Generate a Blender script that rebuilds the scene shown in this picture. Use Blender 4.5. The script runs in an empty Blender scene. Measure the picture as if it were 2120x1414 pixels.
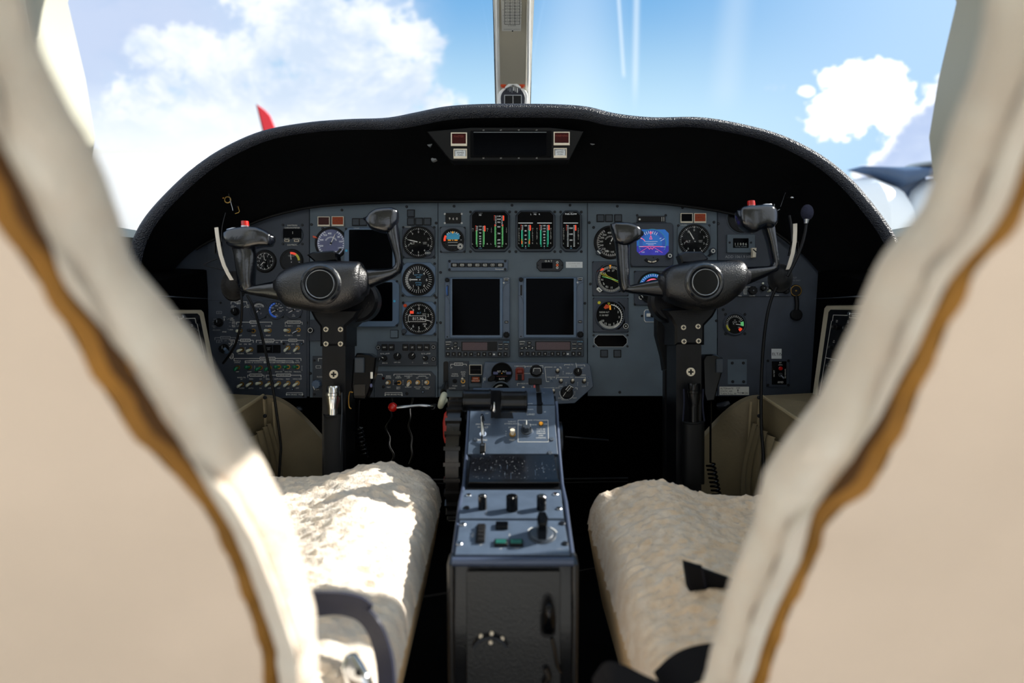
import bpy, math, random
from mathutils import Vector, Matrix, noise
random.seed(4)
PI = math.pi
scene = bpy.context.scene
COL = scene.collection

# ------------------------------------------------------------------ camera, sky, sun, exposure
PITCH = math.radians(10)
CAM = Vector((0, 0, 0.95))
FPX = 1413.33                                   # focal length in pixels of the 2120 px frame (24 mm)
RF = Matrix.Rotation(PI / 2 - PITCH, 4, 'X')
XA, YA, ZA = Vector((1, 0, 0)), (RF @ Vector((0, 1, 0))), (RF @ Vector((0, 0, 1)))
camd = bpy.data.cameras.new('camera')
camo = bpy.data.objects.new('camera', camd)
COL.objects.link(camo)
camo.location = CAM
camo.rotation_euler = (PI / 2 - PITCH, 0, 0)
camd.lens = 24
camd.sensor_width = 36
camd.clip_start = 0.02
camd.clip_end = 2000
camd.dof.use_dof = True
camd.dof.focus_distance = 1.50
camd.dof.aperture_fstop = 2.5
scene.camera = camo

sun = bpy.data.lights.new('sun', 'SUN')
sun.energy = 8.5
sun.angle = math.radians(0.6)
sun.color = (1.0, 0.95, 0.86)
suno = bpy.data.objects.new('sun', sun)
COL.objects.link(suno)
SUN_DIR = Vector((1.0, 0.32, 0.72)).normalized()
suno.rotation_euler = SUN_DIR.to_track_quat('Z', 'Y').to_euler()
suno.location = (6, 3, 6)

scene.view_settings.view_transform = 'Standard'
scene.view_settings.look = 'None'
scene.view_settings.exposure = 0.0
scene.view_settings.gamma = 1.0
scene.view_settings.use_curve_mapping = False
scene.cycles.max_bounces = 8
scene.cycles.transparent_max_bounces = 16


def at(px, py, d):
    """point of the place that the photo shows at pixel px, py, at distance d along the view"""
    return CAM + XA * ((px - 1060) / FPX * d) + YA * ((707 - py) / FPX * d) - ZA * d


def lin(c):
    if isinstance(c, str):
        c = [int(c[i:i + 2], 16) / 255 for i in (0, 2, 4)]
    return tuple((v / 12.92 if v <= 0.04045 else ((v + 0.055) / 1.055) ** 2.4) for v in c)


# sky: blue with cumulus on the left, two clouds on the right, old contrails
world = bpy.data.worlds.new('sky')
scene.world = world
world.use_nodes = True
NT = world.node_tree
NT.nodes.clear()


def wn(t, **kw):
    n = NT.nodes.new(t)
    for k_, v in kw.items():
        setattr(n, k_, v)
    return n


def wm(op, a, b=None, c=None, clamp=False):
    n = wn('ShaderNodeMath', operation=op, use_clamp=clamp)
    for i, v in enumerate((a, b, c)):
        if v is None:
            continue
        if isinstance(v, (int, float)):
            n.inputs[i].default_value = v
        else:
            NT.links.new(v, n.inputs[i])
    return n.outputs[0]


def wstep(v, lo, hi, out=(0, 1)):
    n = wn('ShaderNodeMapRange', interpolation_type='SMOOTHSTEP')
    NT.links.new(v, n.inputs[0])
    n.inputs[1].default_value = lo
    n.inputs[2].default_value = hi
    n.inputs[3].default_value, n.inputs[4].default_value = out
    return n.outputs[0]


def wmix(f, a, b):
    n = wn('ShaderNodeMix', data_type='RGBA')
    NT.links.new(f, n.inputs[0])
    for i, v in ((6, a), (7, b)):
        if isinstance(v, tuple):
            n.inputs[i].default_value = (*v, 1)
        else:
            NT.links.new(v, n.inputs[i])
    return n.outputs[2]


def uv(px, py):
    d = at(px, py, 1) - CAM
    return d.x / d.y, d.z / d.y


tc = wn('ShaderNodeTexCoord')
sp = wn('ShaderNodeSeparateXYZ')
NT.links.new(tc.outputs['Generated'], sp.inputs[0])
yy = wm('MAXIMUM', sp.outputs[1], 0.08)
U, V = wm('DIVIDE', sp.outputs[0], yy), wm('DIVIDE', sp.outputs[2], yy)
cmb = wn('ShaderNodeCombineXYZ')
NT.links.new(U, cmb.inputs[0])
NT.links.new(V, cmb.inputs[1])


def wnoise(scale, detail, rough, off=0.0, sy=1.0, dist=0.0):
    m = wn('ShaderNodeMapping')
    NT.links.new(cmb.outputs[0], m.inputs[0])
    m.inputs[1].default_value = (off, off * .7, off)
    m.inputs[3].default_value = (1, sy, 1)
    n = wn('ShaderNodeTexNoise')
    NT.links.new(m.outputs[0], n.inputs['Vector'])
    n.inputs['Scale'].default_value = scale
    n.inputs['Detail'].default_value = detail
    n.inputs['Roughness'].default_value = rough
    n.inputs['Distortion'].default_value = dist
    return n.outputs['Fac']


def blob(px, py, rx, ry, hard=1.0):
    """soft ellipse of cloud around a direction of the sky, 1 in its middle"""
    u0, v0 = uv(px, py)
    a, b = rx / FPX, ry / FPX
    e = wm('ADD', wm('POWER', wm('ABSOLUTE', wm('DIVIDE', wm('SUBTRACT', U, u0), a)), 2.0),
           wm('POWER', wm('ABSOLUTE', wm('DIVIDE', wm('SUBTRACT', V, v0), b)), 2.0))
    return wm('MULTIPLY', wm('SUBTRACT', 1.0, e), hard)


n1 = wnoise(3.6, 9, 0.62, 3.1, 1.5, .3)
n2 = wnoise(9.0, 8, 0.6, 7.7, 1.3, .2)
blue = wmix(wstep(V, uv(1100, 330)[1], uv(1100, -60)[1]), lin('b8d5e2'), lin('649bca'))
blue = wmix(wstep(U, uv(1250, 100)[0], uv(2000, 100)[0]), blue, lin('a4c3e2'))
# wispy cover over the left half and the broken cumulus in front of it
n3 = wnoise(24.0, 7, 0.62, 1.3, 1.2, .25)
n4 = wnoise(6.0, 10, 0.68, 5.2, 1.5, .35)
n5 = wnoise(16.0, 8, 0.6, 2.2, 1.2, .3)
n6 = wnoise(52.0, 6, 0.6, 6.4, 1.1, .2)
fine2 = wm('ADD', wm('MULTIPLY', wm('SUBTRACT', n5, 0.5), 3.2), wm('MULTIPLY', wm('SUBTRACT', n6, 0.5), 1.8))
fine = wm('ADD', wm('MULTIPLY', wm('SUBTRACT', n2, 0.5), 1.6), wm('MULTIPLY', wm('SUBTRACT', n3, 0.5), 1.3))
left_m = wstep(U, uv(960, 100)[0], uv(760, 100)[0])
wisp = wm('MULTIPLY', left_m, wstep(wm('ADD', n4, wm('MULTIPLY', n3, .2)), 0.40, 0.66))
sky = wmix(wm('MULTIPLY', wisp, .85), blue, lin('b9c7dc'))
lav = wm('MAXIMUM', blob(230, 40, 260, 130), blob(60, 120, 200, 160))
sky = wmix(wm('MULTIPLY', wstep(lav, -.2, .9), .85), sky, lin('b4c0d8'))
cu = wm('MAXIMUM', wm('MAXIMUM', blob(660, 50, 170, 90), blob(760, 150, 140, 80)), wm('MAXIMUM', blob(850, 92, 74, 44), blob(560, 205, 330, 70)))
cu = wm('MAXIMUM', cu, blob(430, 110, 160, 50))
cum = wstep(wm('ADD', wm('MAXIMUM', cu, -1.1), wm('ADD', wm('MULTIPLY', fine, 1.1), wm('MULTIPLY', fine2, 1.0))), -0.35, 0.50)
sky = wmix(cum, sky, wmix(wstep(n4, .38, .62), lin('bccadb'), lin('e4e7ea')))
low = wstep(wm('ADD', V, wm('MULTIPLY', n1, .14)), uv(400, 60)[1], uv(400, 215)[1])
sky = wmix(wm('MULTIPLY', low, wstep(U, uv(1000, 200)[0], uv(640, 200)[0])), sky, lin('e2e5e9'))
# two clouds on the right
cr = wm('MAXIMUM', wm('MAXIMUM', blob(1790, 185, 100, 56), blob(1735, 235, 84, 54)), wm('MAXIMUM', blob(1855, 225, 50, 50), blob(1672, 190, 22, 13)))
crm = wstep(wm('ADD', wm('MAXIMUM', cr, -1.3), fine2), -0.1, 0.2)
sky = wmix(crm, sky, lin('fbfbfb'))
(ga, gb), (gc, gd) = uv(1995, 95), uv(1775, 345)
gl = math.hypot(gc - ga, gd - gb)
gs = wm('ADD', wm('MULTIPLY', wm('SUBTRACT', U, ga), -(gd - gb) / gl), wm('MULTIPLY', wm('SUBTRACT', V, gb), (gc - ga) / gl))
gs = wm('ADD', gs, wm('ADD', wm('MULTIPLY', fine, .03), wm('MULTIPLY', fine2, .015)))
sky = wmix(wstep(gs, 0.0, 0.012), sky, wmix(wstep(gs, .006, .03), lin('fbfbfb'), wmix(wstep(n1, .35, .65), lin('a8b8d6'), lin('bfcbe0'))))


def trail(x0, y0, x1, y1, w, soft):
    (ua, va), (ub, vb) = uv(x0, y0), uv(x1, y1)
    t = wm('DIVIDE', wm('SUBTRACT', V, va), vb - va)
    d = wm('ABSOLUTE', wm('SUBTRACT', U, wm('ADD', ua, wm('MULTIPLY', t, ub - ua))))
    return wm('MULTIPLY', wstep(d, w / FPX, 0.0), wm('MULTIPLY', wstep(t, 1.0, 1.0 - soft), wstep(t, -3.0, -2.0)))


sky = wmix(wm('MULTIPLY', trail(1281, 0, 1292, 165, 5, .08), .6), sky, lin('dbe6ec'))
sky = wmix(wm('MULTIPLY', trail(1318, 0, 1314, 240, 10, .4), .5), sky, lin('d8e4ea'))
sky = wmix(wm('MULTIPLY', trail(1525, 0, 1495, 250, 48, .3), .22), sky, lin('d0dde6'))
sky = wmix(wm('MULTIPLY', trail(1200, 0, 1180, 300, 130, .3), .18), sky, lin('f4fbff'))
sky = wmix(wstep(V, 0.02, -0.06), sky, lin('cfd2cf'))
back = wstep(sp.outputs[1], 0.15, -0.1)
sky = wmix(back, sky, lin('dfe6ee'))
bg = wn('ShaderNodeBackground')
NT.links.new(sky, bg.inputs[0])
bg.inputs[1].default_value = 1.4
wo = wn('ShaderNodeOutputWorld')
NT.links.new(bg.outputs[0], wo.inputs[0])

# ------------------------------------------------------------------ materials
MATS = {}


def mat(name, col, rough=0.5, metal=0.0, bump=None, var=0.0, vscale=30.0, emit=0.0, coat=0.0, spec=0.5, sheen=0.0, vcol=None):
    m = bpy.data.materials.new(name)
    m.use_nodes = True
    nt = m.node_tree
    b = nt.nodes['Principled BSDF']
    c = lin(col)
    b.inputs['Base Color'].default_value = (*c, 1)
    b.inputs['Roughness'].default_value = rough
    b.inputs['Metallic'].default_value = metal
    b.inputs['Coat Weight'].default_value = coat
    b.inputs['Coat Roughness'].default_value = 0.06
    b.inputs['Specular IOR Level'].default_value = spec
    b.inputs['Sheen Weight'].default_value = sheen
    if emit:
        b.inputs['Emission Color'].default_value = (*c, 1)
        b.inputs['Emission Strength'].default_value = emit
    t = nt.nodes.new('ShaderNodeTexCoord')
    if var or vcol:
        n = nt.nodes.new('ShaderNodeTexNoise')
        n.inputs['Scale'].default_value = vscale
        n.inputs['Detail'].default_value = 6
        nt.links.new(t.outputs['Object'], n.inputs['Vector'])
        mr = nt.nodes.new('ShaderNodeMapRange')
        mr.inputs[1].default_value, mr.inputs[2].default_value = .35, .65
        nt.links.new(n.outputs['Fac'], mr.inputs[0])
        mx = nt.nodes.new('ShaderNodeMix')
        mx.data_type = 'RGBA'
        nt.links.new(mr.outputs[0], mx.inputs[0])
        mx.inputs[6].default_value = (*[v * (1 - var) for v in c], 1)
        mx.inputs[7].default_value = (*(lin(vcol) if vcol else [min(1, v * (1 + var)) for v in c]), 1)
        nt.links.new(mx.outputs[2], b.inputs['Base Color'])
        mr2 = nt.nodes.new('ShaderNodeMapRange')
        mr2.inputs[3].default_value, mr2.inputs[4].default_value = rough * .85, min(1, rough * 1.15)
        nt.links.new(n.outputs['Fac'], mr2.inputs[0])
        nt.links.new(mr2.outputs[0], b.inputs['Roughness'])
    if bump:
        kind, sc, st = bump
        if kind == 'v':
            n = nt.nodes.new('ShaderNodeTexVoronoi')
            out = n.outputs['Distance']
        elif kind == 'w':
            n = nt.nodes.new('ShaderNodeTexWave')
            n.bands_direction = 'DIAGONAL'
            out = n.outputs['Fac']
        else:
            n = nt.nodes.new('ShaderNodeTexNoise')
            n.inputs['Detail'].default_value = 5
            out = n.outputs['Fac']
        n.inputs['Scale'].default_value = sc
        nt.links.new(t.outputs['Object'], n.inputs['Vector'])
        bp = nt.nodes.new('ShaderNodeBump')
        bp.inputs['Strength'].default_value = st
        bp.inputs['Distance'].default_value = 0.002
        nt.links.new(out, bp.inputs['Height'])
        nt.links.new(bp.outputs[0], b.inputs['Normal'])
    MATS[name] = m
    return m


def glassmat(name, tint, refl):
    m = bpy.data.materials.new(name)
    m.use_nodes = True
    nt = m.node_tree
    nt.nodes.clear()
    o = nt.nodes.new('ShaderNodeOutputMaterial')
    tr = nt.nodes.new('ShaderNodeBsdfTransparent')
    tr.inputs[0].default_value = (*tint, 1)
    gl = nt.nodes.new('ShaderNodeBsdfGlossy')
    gl.inputs['Roughness'].default_value = 0.02
    fr = nt.nodes.new('ShaderNodeFresnel')
    fr.inputs[0].default_value = 1.45
    ma = nt.nodes.new('ShaderNodeMath')
    ma.operation = 'MULTIPLY'
    ma.inputs[1].default_value = refl
    ge = nt.nodes.new('ShaderNodeNewGeometry')
    bf = nt.nodes.new('ShaderNodeMath')
    bf.operation = 'SUBTRACT'
    bf.inputs[0].default_value = 1.0
    nt.links.new(ge.outputs['Backfacing'], bf.inputs[1])
    m2 = nt.nodes.new('ShaderNodeMath')
    m2.operation = 'MULTIPLY'
    nt.links.new(fr.outputs[0], m2.inputs[0])
    nt.links.new(bf.outputs[0], m2.inputs[1])
    nt.links.new(m2.outputs[0], ma.inputs[0])
    mx = nt.nodes.new('ShaderNodeMixShader')
    nt.links.new(ma.outputs[0], mx.inputs[0])
    nt.links.new(tr.outputs[0], mx.inputs[1])
    nt.links.new(gl.outputs[0], mx.inputs[2])
    nt.links.new(mx.outputs[0], o.inputs[0])
    MATS[name] = m


mat('panel', '55636f', .55, var=.10, vscale=14, bump=('n', 900, .12))
mat('panel_dark', '323a47', .5, var=.12, vscale=20, bump=('n', 900, .12))
mat('bezel', '48525f', .42, var=.08)
mat('bezel_blue', '546a84', .38, var=.06)
mat('unit', '526175', .45, var=.08)
mat('unit_dark', '2c3540', .5, var=.1)
mat('black', '08080a', .45, spec=.3)
mat('face', '040506', .7, spec=.15)
mat('screen', '020306', .10, spec=.03)
mat('gloss_black', '07080b', .18, spec=.3)
mat('hood', '1d212c', .42, bump=('v', 420, .9), var=.15)  # raised blue-grey tone puts sky light on the rim into the colour
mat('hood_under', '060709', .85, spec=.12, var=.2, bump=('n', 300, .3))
mat('yoke', '10131a', .17, spec=.9, bump=('n', 260, .12), var=.12, vscale=60)
mat('yoke_leather', '121318', .3, bump=('n', 420, .5), spec=.85)
mat('column', '0e0f13', .3, spec=.3, bump=('n', 500, .2), var=.25, vscale=30)
mat('white', 'e9e9e2', .5)
mat('cream', 'e3d9c5', .5, var=.05)
mat('mark', 'e2e3de', .6)
mat('mark_dim', '8d9298', .6)
mat('red', 'c3140c', .3, coat=.5)
mat('red_glass', '3c0d0b', .2, spec=.15, var=.2, vscale=300)
mat('amber_glass', '8a3408', .2, spec=.15, var=.25, vscale=300, emit=.12)
mat('red_paint', 'a61c12', .45)
mat('guard_red', '7a2410', .35, var=.15)
mat('orange', 'ff6a1c', .4, emit=.25)
mat('amber', 'f0a020', .3, emit=.4)
mat('yellow', 'd9d23a', .5)
mat('lit_green', '6fd080', .4, emit=.35)
mat('lit_teal', '35c9a0', .4, emit=.35)
mat('lit_white', 'dfe4e6', .4, emit=.35)
mat('lit_red', 'ff4a28', .4, emit=.5)
mat('bar_grey', 'a0a4a6', .5, emit=.1)
mat('green_cap', '0b6a48', .35, coat=.3)
mat('green_lit', '1d5a50', .3, emit=.1)
mat('horizon_blue', '2f86a8', .4, emit=.3)
mat('adi_sky', '1c62b4', .3, emit=.5)
mat('adi_ring', '1f4fa8', .3, emit=.45)
mat('adi_ground', '2c2ea0', .3, emit=.5, var=.2, vscale=60)
mat('adi_red', 'ff6a86', .3, emit=.6)
mat('asi_face', '565c86', .35, var=.12, vscale=40)  # violet of the airspeed dial: cover-glass reflection put into the colour
mat('grey_face', '6f7272', .4, var=.05)
mat('cyan_text', '5aa0c8', .5, emit=.1)
mat('blue_card', '2a5fa8', .4)
mat('led_brown', '4a3237', .35, var=.2, vscale=600)
mat('gold', 'b08a4a', .3, metal=1)
mat('steel', 'b8bcc2', .25, metal=1, var=.1)
mat('chrome', 'dfe2e6', .08, metal=1)
mat('screw_head', 'e6dcc8', .3, metal=.6)
mat('dark_metal', '33363c', .35, metal=.8, var=.2)
mat('knob_white', 'cfd2bd', .4, coat=.3, var=.08)
mat('rubber', '0a0b0d', .5, spec=.25)
mat('web', '15161a', .7, bump=('w', 900, .8), var=.4, vscale=700)
mat('belt', '20243a', .5, spec=.35, bump=('w', 700, .5), var=.1)
mat('belt_black', '0a0b12', .6, spec=.2, bump=('w', 700, .4))
mat('fur', 'ead9c6', .9, bump=('n', 240, 1.0), var=.0, vscale=40, sheen=.3, vcol='efe3d2')
mat('fur_tan', 'e6cbab', .9, bump=('n', 200, 1.0), vscale=60, sheen=.3, vcol='f2dec6')
mat('vinyl', 'eed6bf', .55, bump=('n', 200, .08), var=.05, vscale=6)
mat('vinyl_side', 'eccb9c', .55, bump=('n', 60, .3), var=.06, vscale=12)
mat('hem_shade', '5a390f', .8)  # core of the recessed hem, its shade put into the colour
mat('hem', 'a8752f', .7, var=.25, vscale=20)
mat('leather', '85785e', .5, bump=('n', 160, .35), var=.12, vscale=10)
mat('leather_light', 'a59677', .5, bump=('n', 160, .3), var=.1, vscale=10)
mat('trim_white', 'fafaf6', .45, var=.03)
mat('trim_grey', 'bfbfb0', .6)
mat('post_core', 'c4bda8', .6)
mat('cb_frame', 'c9c2ae', .4)
mat('seal', '1c1f2c', .5)
mat('orange_cap', 'd8480f', .35, coat=.3)
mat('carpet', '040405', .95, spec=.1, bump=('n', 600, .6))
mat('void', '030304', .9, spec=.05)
mat('tube_dark', '141518', .4, metal=.5)
mat('ped', '4d5b6e', .42, var=.1, vscale=40, bump=('n', 500, .1))
mat('ped_body', '131417', .32, coat=.1, bump=('n', 300, .2), var=.15, vscale=20)
mat('ped_edge', '48536a', .35, metal=.2)
mat('tray', '08090c', .2, spec=.35, vcol='15171d', vscale=300)
mat('rib', '1f1d1c', .25, spec=.5, var=.2, vscale=60)
mat('foam', '23263a', .95, bump=('n', 700, .9))
mat('band', 'e6ddcd', .4)
mat('sticker', 'd5dadd', .5)
mat('sticker_warm', 'd6d6ce', .5)
mat('ink', '1a1c20', .6)
mat('concrete', 'b9b6ae', .8, var=.1, vscale=.5)
mat('hangar', 'fdfdfd', .7)
mat('plane_blue', '39506f', .35, var=.3, vscale=1.5)
mat('plane_white', 'e6edf2', .4)
mat('plane_red', 'd8202c', .4)
mat('ear', '1c1a18', .6, spec=.25, bump=('n', 300, .4))
glassmat('glass', (.99, .995, 1), .35)
glassmat('dial_glass', (.98, .98, .99), .3)


# ------------------------------------------------------------------ geometry
class Surf:
    """a real plane of the cockpit; X to the right, Y up along it, Z out of it"""

    def __init__(s, o, x, y):
        s.o, s.x = o, x.normalized()
        s.z = s.x.cross(y).normalized()
        s.y = s.z.cross(s.x)
        s.k = (o - CAM).dot(-ZA) / FPX

    def hit(s, px, py):
        d = at(px, py, 1) - CAM
        t = (s.o - CAM).dot(s.z) / d.dot(s.z)
        p = CAM + d * t - s.o
        return Vector((p.dot(s.x), p.dot(s.y), 0))

    def up(s, h):
        return Surf(s.o + s.z * h, s.x, s.y)

    def mtx(s, l):
        m = Matrix((s.x, s.y, s.z)).transposed().to_4x4()
        m.translation = s.o + s.x * l.x + s.y * l.y + s.z * l.z
        return m


def surf2(a, b, x=XA):
    return Surf((a + b) / 2, x, a - b)


PANEL = Surf(at(1060, 707, 1.5704), XA, YA)
GLY = {}


def glyphs(t):
    if t not in GLY:
        c = bpy.data.curves.new('t', 'FONT')
        c.body = t
        c.resolution_u = 2
        c.align_x = 'CENTER'
        c.align_y = 'CENTER'
        c.space_line = 1.15
        o = bpy.data.objects.new('t', c)
        COL.objects.link(o)
        bpy.context.view_layer.update()
        me = bpy.data.meshes.new_from_object(o.evaluated_get(bpy.context.evaluated_depsgraph_get()))
        vs = [(v.co.x, v.co.y) for v in me.vertices]
        fs = [tuple(p.vertices) for p in me.polygons]
        bpy.data.meshes.remove(me)
        bpy.data.objects.remove(o)
        bpy.data.curves.remove(c)
        x0, x1 = min(v[0] for v in vs), max(v[0] for v in vs)
        y0, y1 = min(v[1] for v in vs), max(v[1] for v in vs)
        GLY[t] = ([(v[0] - (x0 + x1) / 2, v[1] - (y0 + y1) / 2) for v in vs], fs, x1 - x0, y1 - y0)
    return GLY[t]


def inset(pts, d):
    n = len(pts)
    area = sum(pts[i].x * pts[(i + 1) % n].y - pts[(i + 1) % n].x * pts[i].y for i in range(n))
    sg = 1 if area > 0 else -1
    out = []
    for i in range(n):
        a, b, c = pts[i - 1], pts[i], pts[(i + 1) % n]
        e1, e2 = (b - a).normalized(), (c - b).normalized()
        n1, n2 = Vector((-e1.y, e1.x, 0)) * sg, Vector((-e2.y, e2.x, 0)) * sg
        m = n1 + n2
        m = m / max(.3, m.dot(n1)) if m.length > 1e-6 else n1
        out.append(b + m * d)
    return out


def crom(P, n):
    """smooth curve through the points"""
    P = [Vector(p) for p in P]
    Q = [P[0] * 2 - P[1]] + P + [P[-1] * 2 - P[-2]]
    out = []
    m = len(P) - 1
    for i in range(n):
        f = i / (n - 1) * m
        j = min(int(f), m - 1)
        t = f - j
        a, b, c, d = Q[j:j + 4]
        out.append(.5 * ((2 * b) + (c - a) * t + (2 * a - 5 * b + 4 * c - d) * t * t + (3 * b - a - 3 * c + d) * t ** 3))
    return out


class MB:
    """collects the surfaces of ONE part; pixels are carried on to the plane S, heights z in pixels there"""

    def __init__(s, S=PANEL, c=(1060, 707)):
        s.S, s.c = S, c
        s.o = S.hit(*c)
        s.k = S.k if S is PANEL else (S.o + S.x * s.o.x + S.y * s.o.y - CAM).dot(-ZA) / FPX
        s.v, s.f, s.m = [], [], []
        s.M = S.mtx(s.o)
        s.Mi = s.M.inverted()

    def pt(s, px, py, z=0):
        h = s.S.hit(px, py)
        return Vector((h.x - s.o.x, h.y - s.o.y, z * s.k))

    def A(s, px, py, d):
        return s.Mi @ at(px, py, d)

    def add(s, vs, fs, m):
        n = len(s.v)
        s.v += [tuple(v) for v in vs]
        s.f += [tuple(i + n for i in f) for f in fs]
        s.m += [m] * len(fs)

    def prism(s, pts, z0, z1, m, bev=0, local=False):
        P = pts if local else [s.pt(*p) for p in pts]
        P = [Vector((p.x, p.y, 0)) for p in P]
        n = len(P)
        k = s.k
        R = [[Vector((p.x, p.y, z0 * k)) for p in P]]
        if bev:
            R.append([Vector((p.x, p.y, (z1 - bev) * k)) for p in P])
            R.append([Vector((p.x, p.y, z1 * k)) for p in inset(P, bev * k)])
        else:
            R.append([Vector((p.x, p.y, z1 * k)) for p in P])
        vs = [v for r in R for v in r]
        fs = [tuple(range((len(R) - 1) * n, len(R) * n)), tuple(reversed(range(n)))]
        for j in range(len(R) - 1):
            for i in range(n):
                fs.append((j * n + i, j * n + (i + 1) % n, (j + 1) * n + (i + 1) % n, (j + 1) * n + i))
        s.add(vs, fs, m)
        return s

    def rect(s, x0, y0, x1, y1, z0, z1, m, rad=0, bev=0, seg=3):
        a, b = s.pt(x0, y1), s.pt(x1, y0)
        k = s.k
        r = rad * k
        if not r:
            P = [Vector((a.x, a.y, 0)), Vector((b.x, a.y, 0)), Vector((b.x, b.y, 0)), Vector((a.x, b.y, 0))]
        else:
            P = []
            for cx, cy, a0 in ((b.x - r, a.y + r, -90), (b.x - r, b.y - r, 0), (a.x + r, b.y - r, 90), (a.x + r, a.y + r, 180)):
                for i in range(seg + 1):
                    t = math.radians(a0 + 90 * i / seg)
                    P.append(Vector((cx + r * math.cos(t), cy + r * math.sin(t), 0)))
        return s.prism(P, z0, z1, m, bev, True)

    def frame(s, x0, y0, x1, y1, w, z0, z1, m):
        s.rect(x0, y0, x1, y0 + w, z0, z1, m)
        s.rect(x0, y1 - w, x1, y1, z0, z1, m)
        s.rect(x0, y0 + w, x0 + w, y1 - w, z0, z1, m)
        return s.rect(x1 - w, y0 + w, x1, y1 - w, z0, z1, m)

    def disc(s, cx, cy, r, z0, z1, m, bev=0, n=28, sx=1.0):
        c = s.pt(cx, cy)
        P = [Vector((c.x + r * s.k * sx * math.cos(2 * PI * i / n), c.y + r * s.k * math.sin(2 * PI * i / n), 0)) for i in range(n)]
        return s.prism(P, z0, z1, m, bev, True)

    def knob(s, cx, cy, r, z0, z1, m, n=14, d=.12, bev=.8):
        c = s.pt(cx, cy)
        P = []
        for i in range(n * 4):
            q = r * s.k * (1 - (d if i % 4 in (0, 1) else 0))
            P.append(Vector((c.x + q * math.cos(2 * PI * i / (n * 4)), c.y + q * math.sin(2 * PI * i / (n * 4)), 0)))
        return s.prism(P, z0, z1, m, bev, True)

    def ring(s, cx, cy, r0, r1, z0, z1, m, a0=0, a1=360, n=40, bev=0, sx=1.0):
        """annulus or arc, angles clockwise from twelve o'clock"""
        c = s.pt(cx, cy)
        k = s.k
        full = abs(a1 - a0) >= 360
        n = max(3, int(n * abs(a1 - a0) / 360)) if not full else n
        prof = [(r0, z0), (r0, z1 - bev), (r0 + bev, z1), (r1 - bev, z1), (r1, z1 - bev), (r1, z0)] if bev else [(r0, z0), (r0, z1), (r1, z1), (r1, z0)]
        N = n if full else n + 1
        vs = []
        for i in range(N):
            t = math.radians(a0 + (a1 - a0) * i / n)
            for r, z in prof:
                vs.append((c.x + r * k * sx * math.sin(t), c.y + r * k * math.cos(t), z * k))
        q = len(prof)
        fs = []
        for i in range(n):
            j = (i + 1) % N
            for a in range(q):
                b = (a + 1) % q
                fs.append((i * q + a, i * q + b, j * q + b, j * q + a))
        if not full:
            fs += [tuple(range(q)), tuple(reversed([(N - 1) * q + a for a in range(q)]))]
        s.add(vs, fs, m)
        return s

    def line(s, x0, y0, x1, y1, w, m, z=0.0, h=.35):
        a, b = s.pt(x0, y0), s.pt(x1, y1)
        d = (b - a)
        if d.length < 1e-9:
            return s
        d.normalize()
        e = Vector((-d.y, d.x, 0)) * w * s.k / 2
        return s.prism([a - e, b - e, b + e, a + e], z, z + h, m, 0, True)

    def path(s, pts, w, m, z=0.0):
        for a, b in zip(pts, pts[1:]):
            s.line(*a, *b, w, m, z)
        return s

    def ray(s, cx, cy, ang, r0, r1, w, m, z=0.0, w1=None, h=.35):
        """radial stroke of a dial, angle clockwise from twelve"""
        c = s.pt(cx, cy)
        t = math.radians(ang)
        u = Vector((math.sin(t), math.cos(t), 0))
        e = Vector((u.y, -u.x, 0))
        k = s.k
        w1 = w if w1 is None else w1
        return s.prism([c + u * r0 * k + e * w * k / 2, c + u * r1 * k + e * w1 * k / 2, c + u * r1 * k - e * w1 * k / 2, c + u * r0 * k - e * w * k / 2], z, z + h, m, 0, True)

    def ticks(s, cx, cy, r0, r1, a0, a1, n, w, m, z=0.0):
        for i in range(n):
            s.ray(cx, cy, a0 + (a1 - a0) * i / max(1, n - 1), r0, r1, w, m, z)
        return s

    def text(s, px, py, h, t, m, z=0.0, rot=0.0, al='C', w=None):
        vs, fs, tw, th = glyphs(t)
        q = h * s.k / 0.70
        if '\n' in t:
            q = h * s.k / th
        qx = q if w is None else w * s.k / tw
        c = s.pt(px, py)
        if al == 'L':
            c.x += tw * qx / 2
        if al == 'R':
            c.x -= tw * qx / 2
        a = math.radians(rot)
        ca, sa = math.cos(a), math.sin(a)
        s.add([(c.x + x * qx * ca - y * q * sa, c.y + x * qx * sa + y * q * ca, z * s.k + .35 * s.k) for x, y in vs], fs, m)
        return s

    def loft(s, st, m, n=20, p=2.3, cap=True, sub=None):
        """rings through stations (edge point a, edge point b, half thickness), a and b as vectors"""
        if sub:
            A_ = crom([q[0] for q in st], sub)
            B_ = crom([q[1] for q in st], sub)
            T_ = crom([Vector((q[2], 0, 0)) for q in st], sub)
            st = [(a, b, max(1e-4, t.x)) for a, b, t in zip(A_, B_, T_)]
        rings = []
        N = len(st)
        cs = [(q[0] + q[1]) / 2 for q in st]
        for i, (a, b, t) in enumerate(st):
            tang = (cs[min(N - 1, i + 1)] - cs[max(0, i - 1)])
            e = (a - b) / 2
            f = e.cross(tang)
            f = f.normalized() * t if f.length > 1e-9 else Vector((0, 0, t))
            r = []
            for j in range(n):
                u = 2 * PI * j / n
                cu, su = math.cos(u), math.sin(u)
                r.append(cs[i] + e * math.copysign(abs(cu) ** (2 / p), cu) + f * math.copysign(abs(su) ** (2 / p), su))
            rings.append(r)
        if cap:
            def shrink(r, c, q, d):
                return [c + (v - c) * q + d for v in r]
            d0 = (cs[0] - cs[1]).normalized() * st[0][2]
            d1 = (cs[-1] - cs[-2]).normalized() * st[-1][2]
            rings = [shrink(rings[0], cs[0], .35, d0 * .42), shrink(rings[0], cs[0], .75, d0 * .3)] + rings + [shrink(rings[-1], cs[-1], .75, d1 * .3), shrink(rings[-1], cs[-1], .35, d1 * .42)]
        vs = [v for r in rings for v in r]
        fs = []
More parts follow.
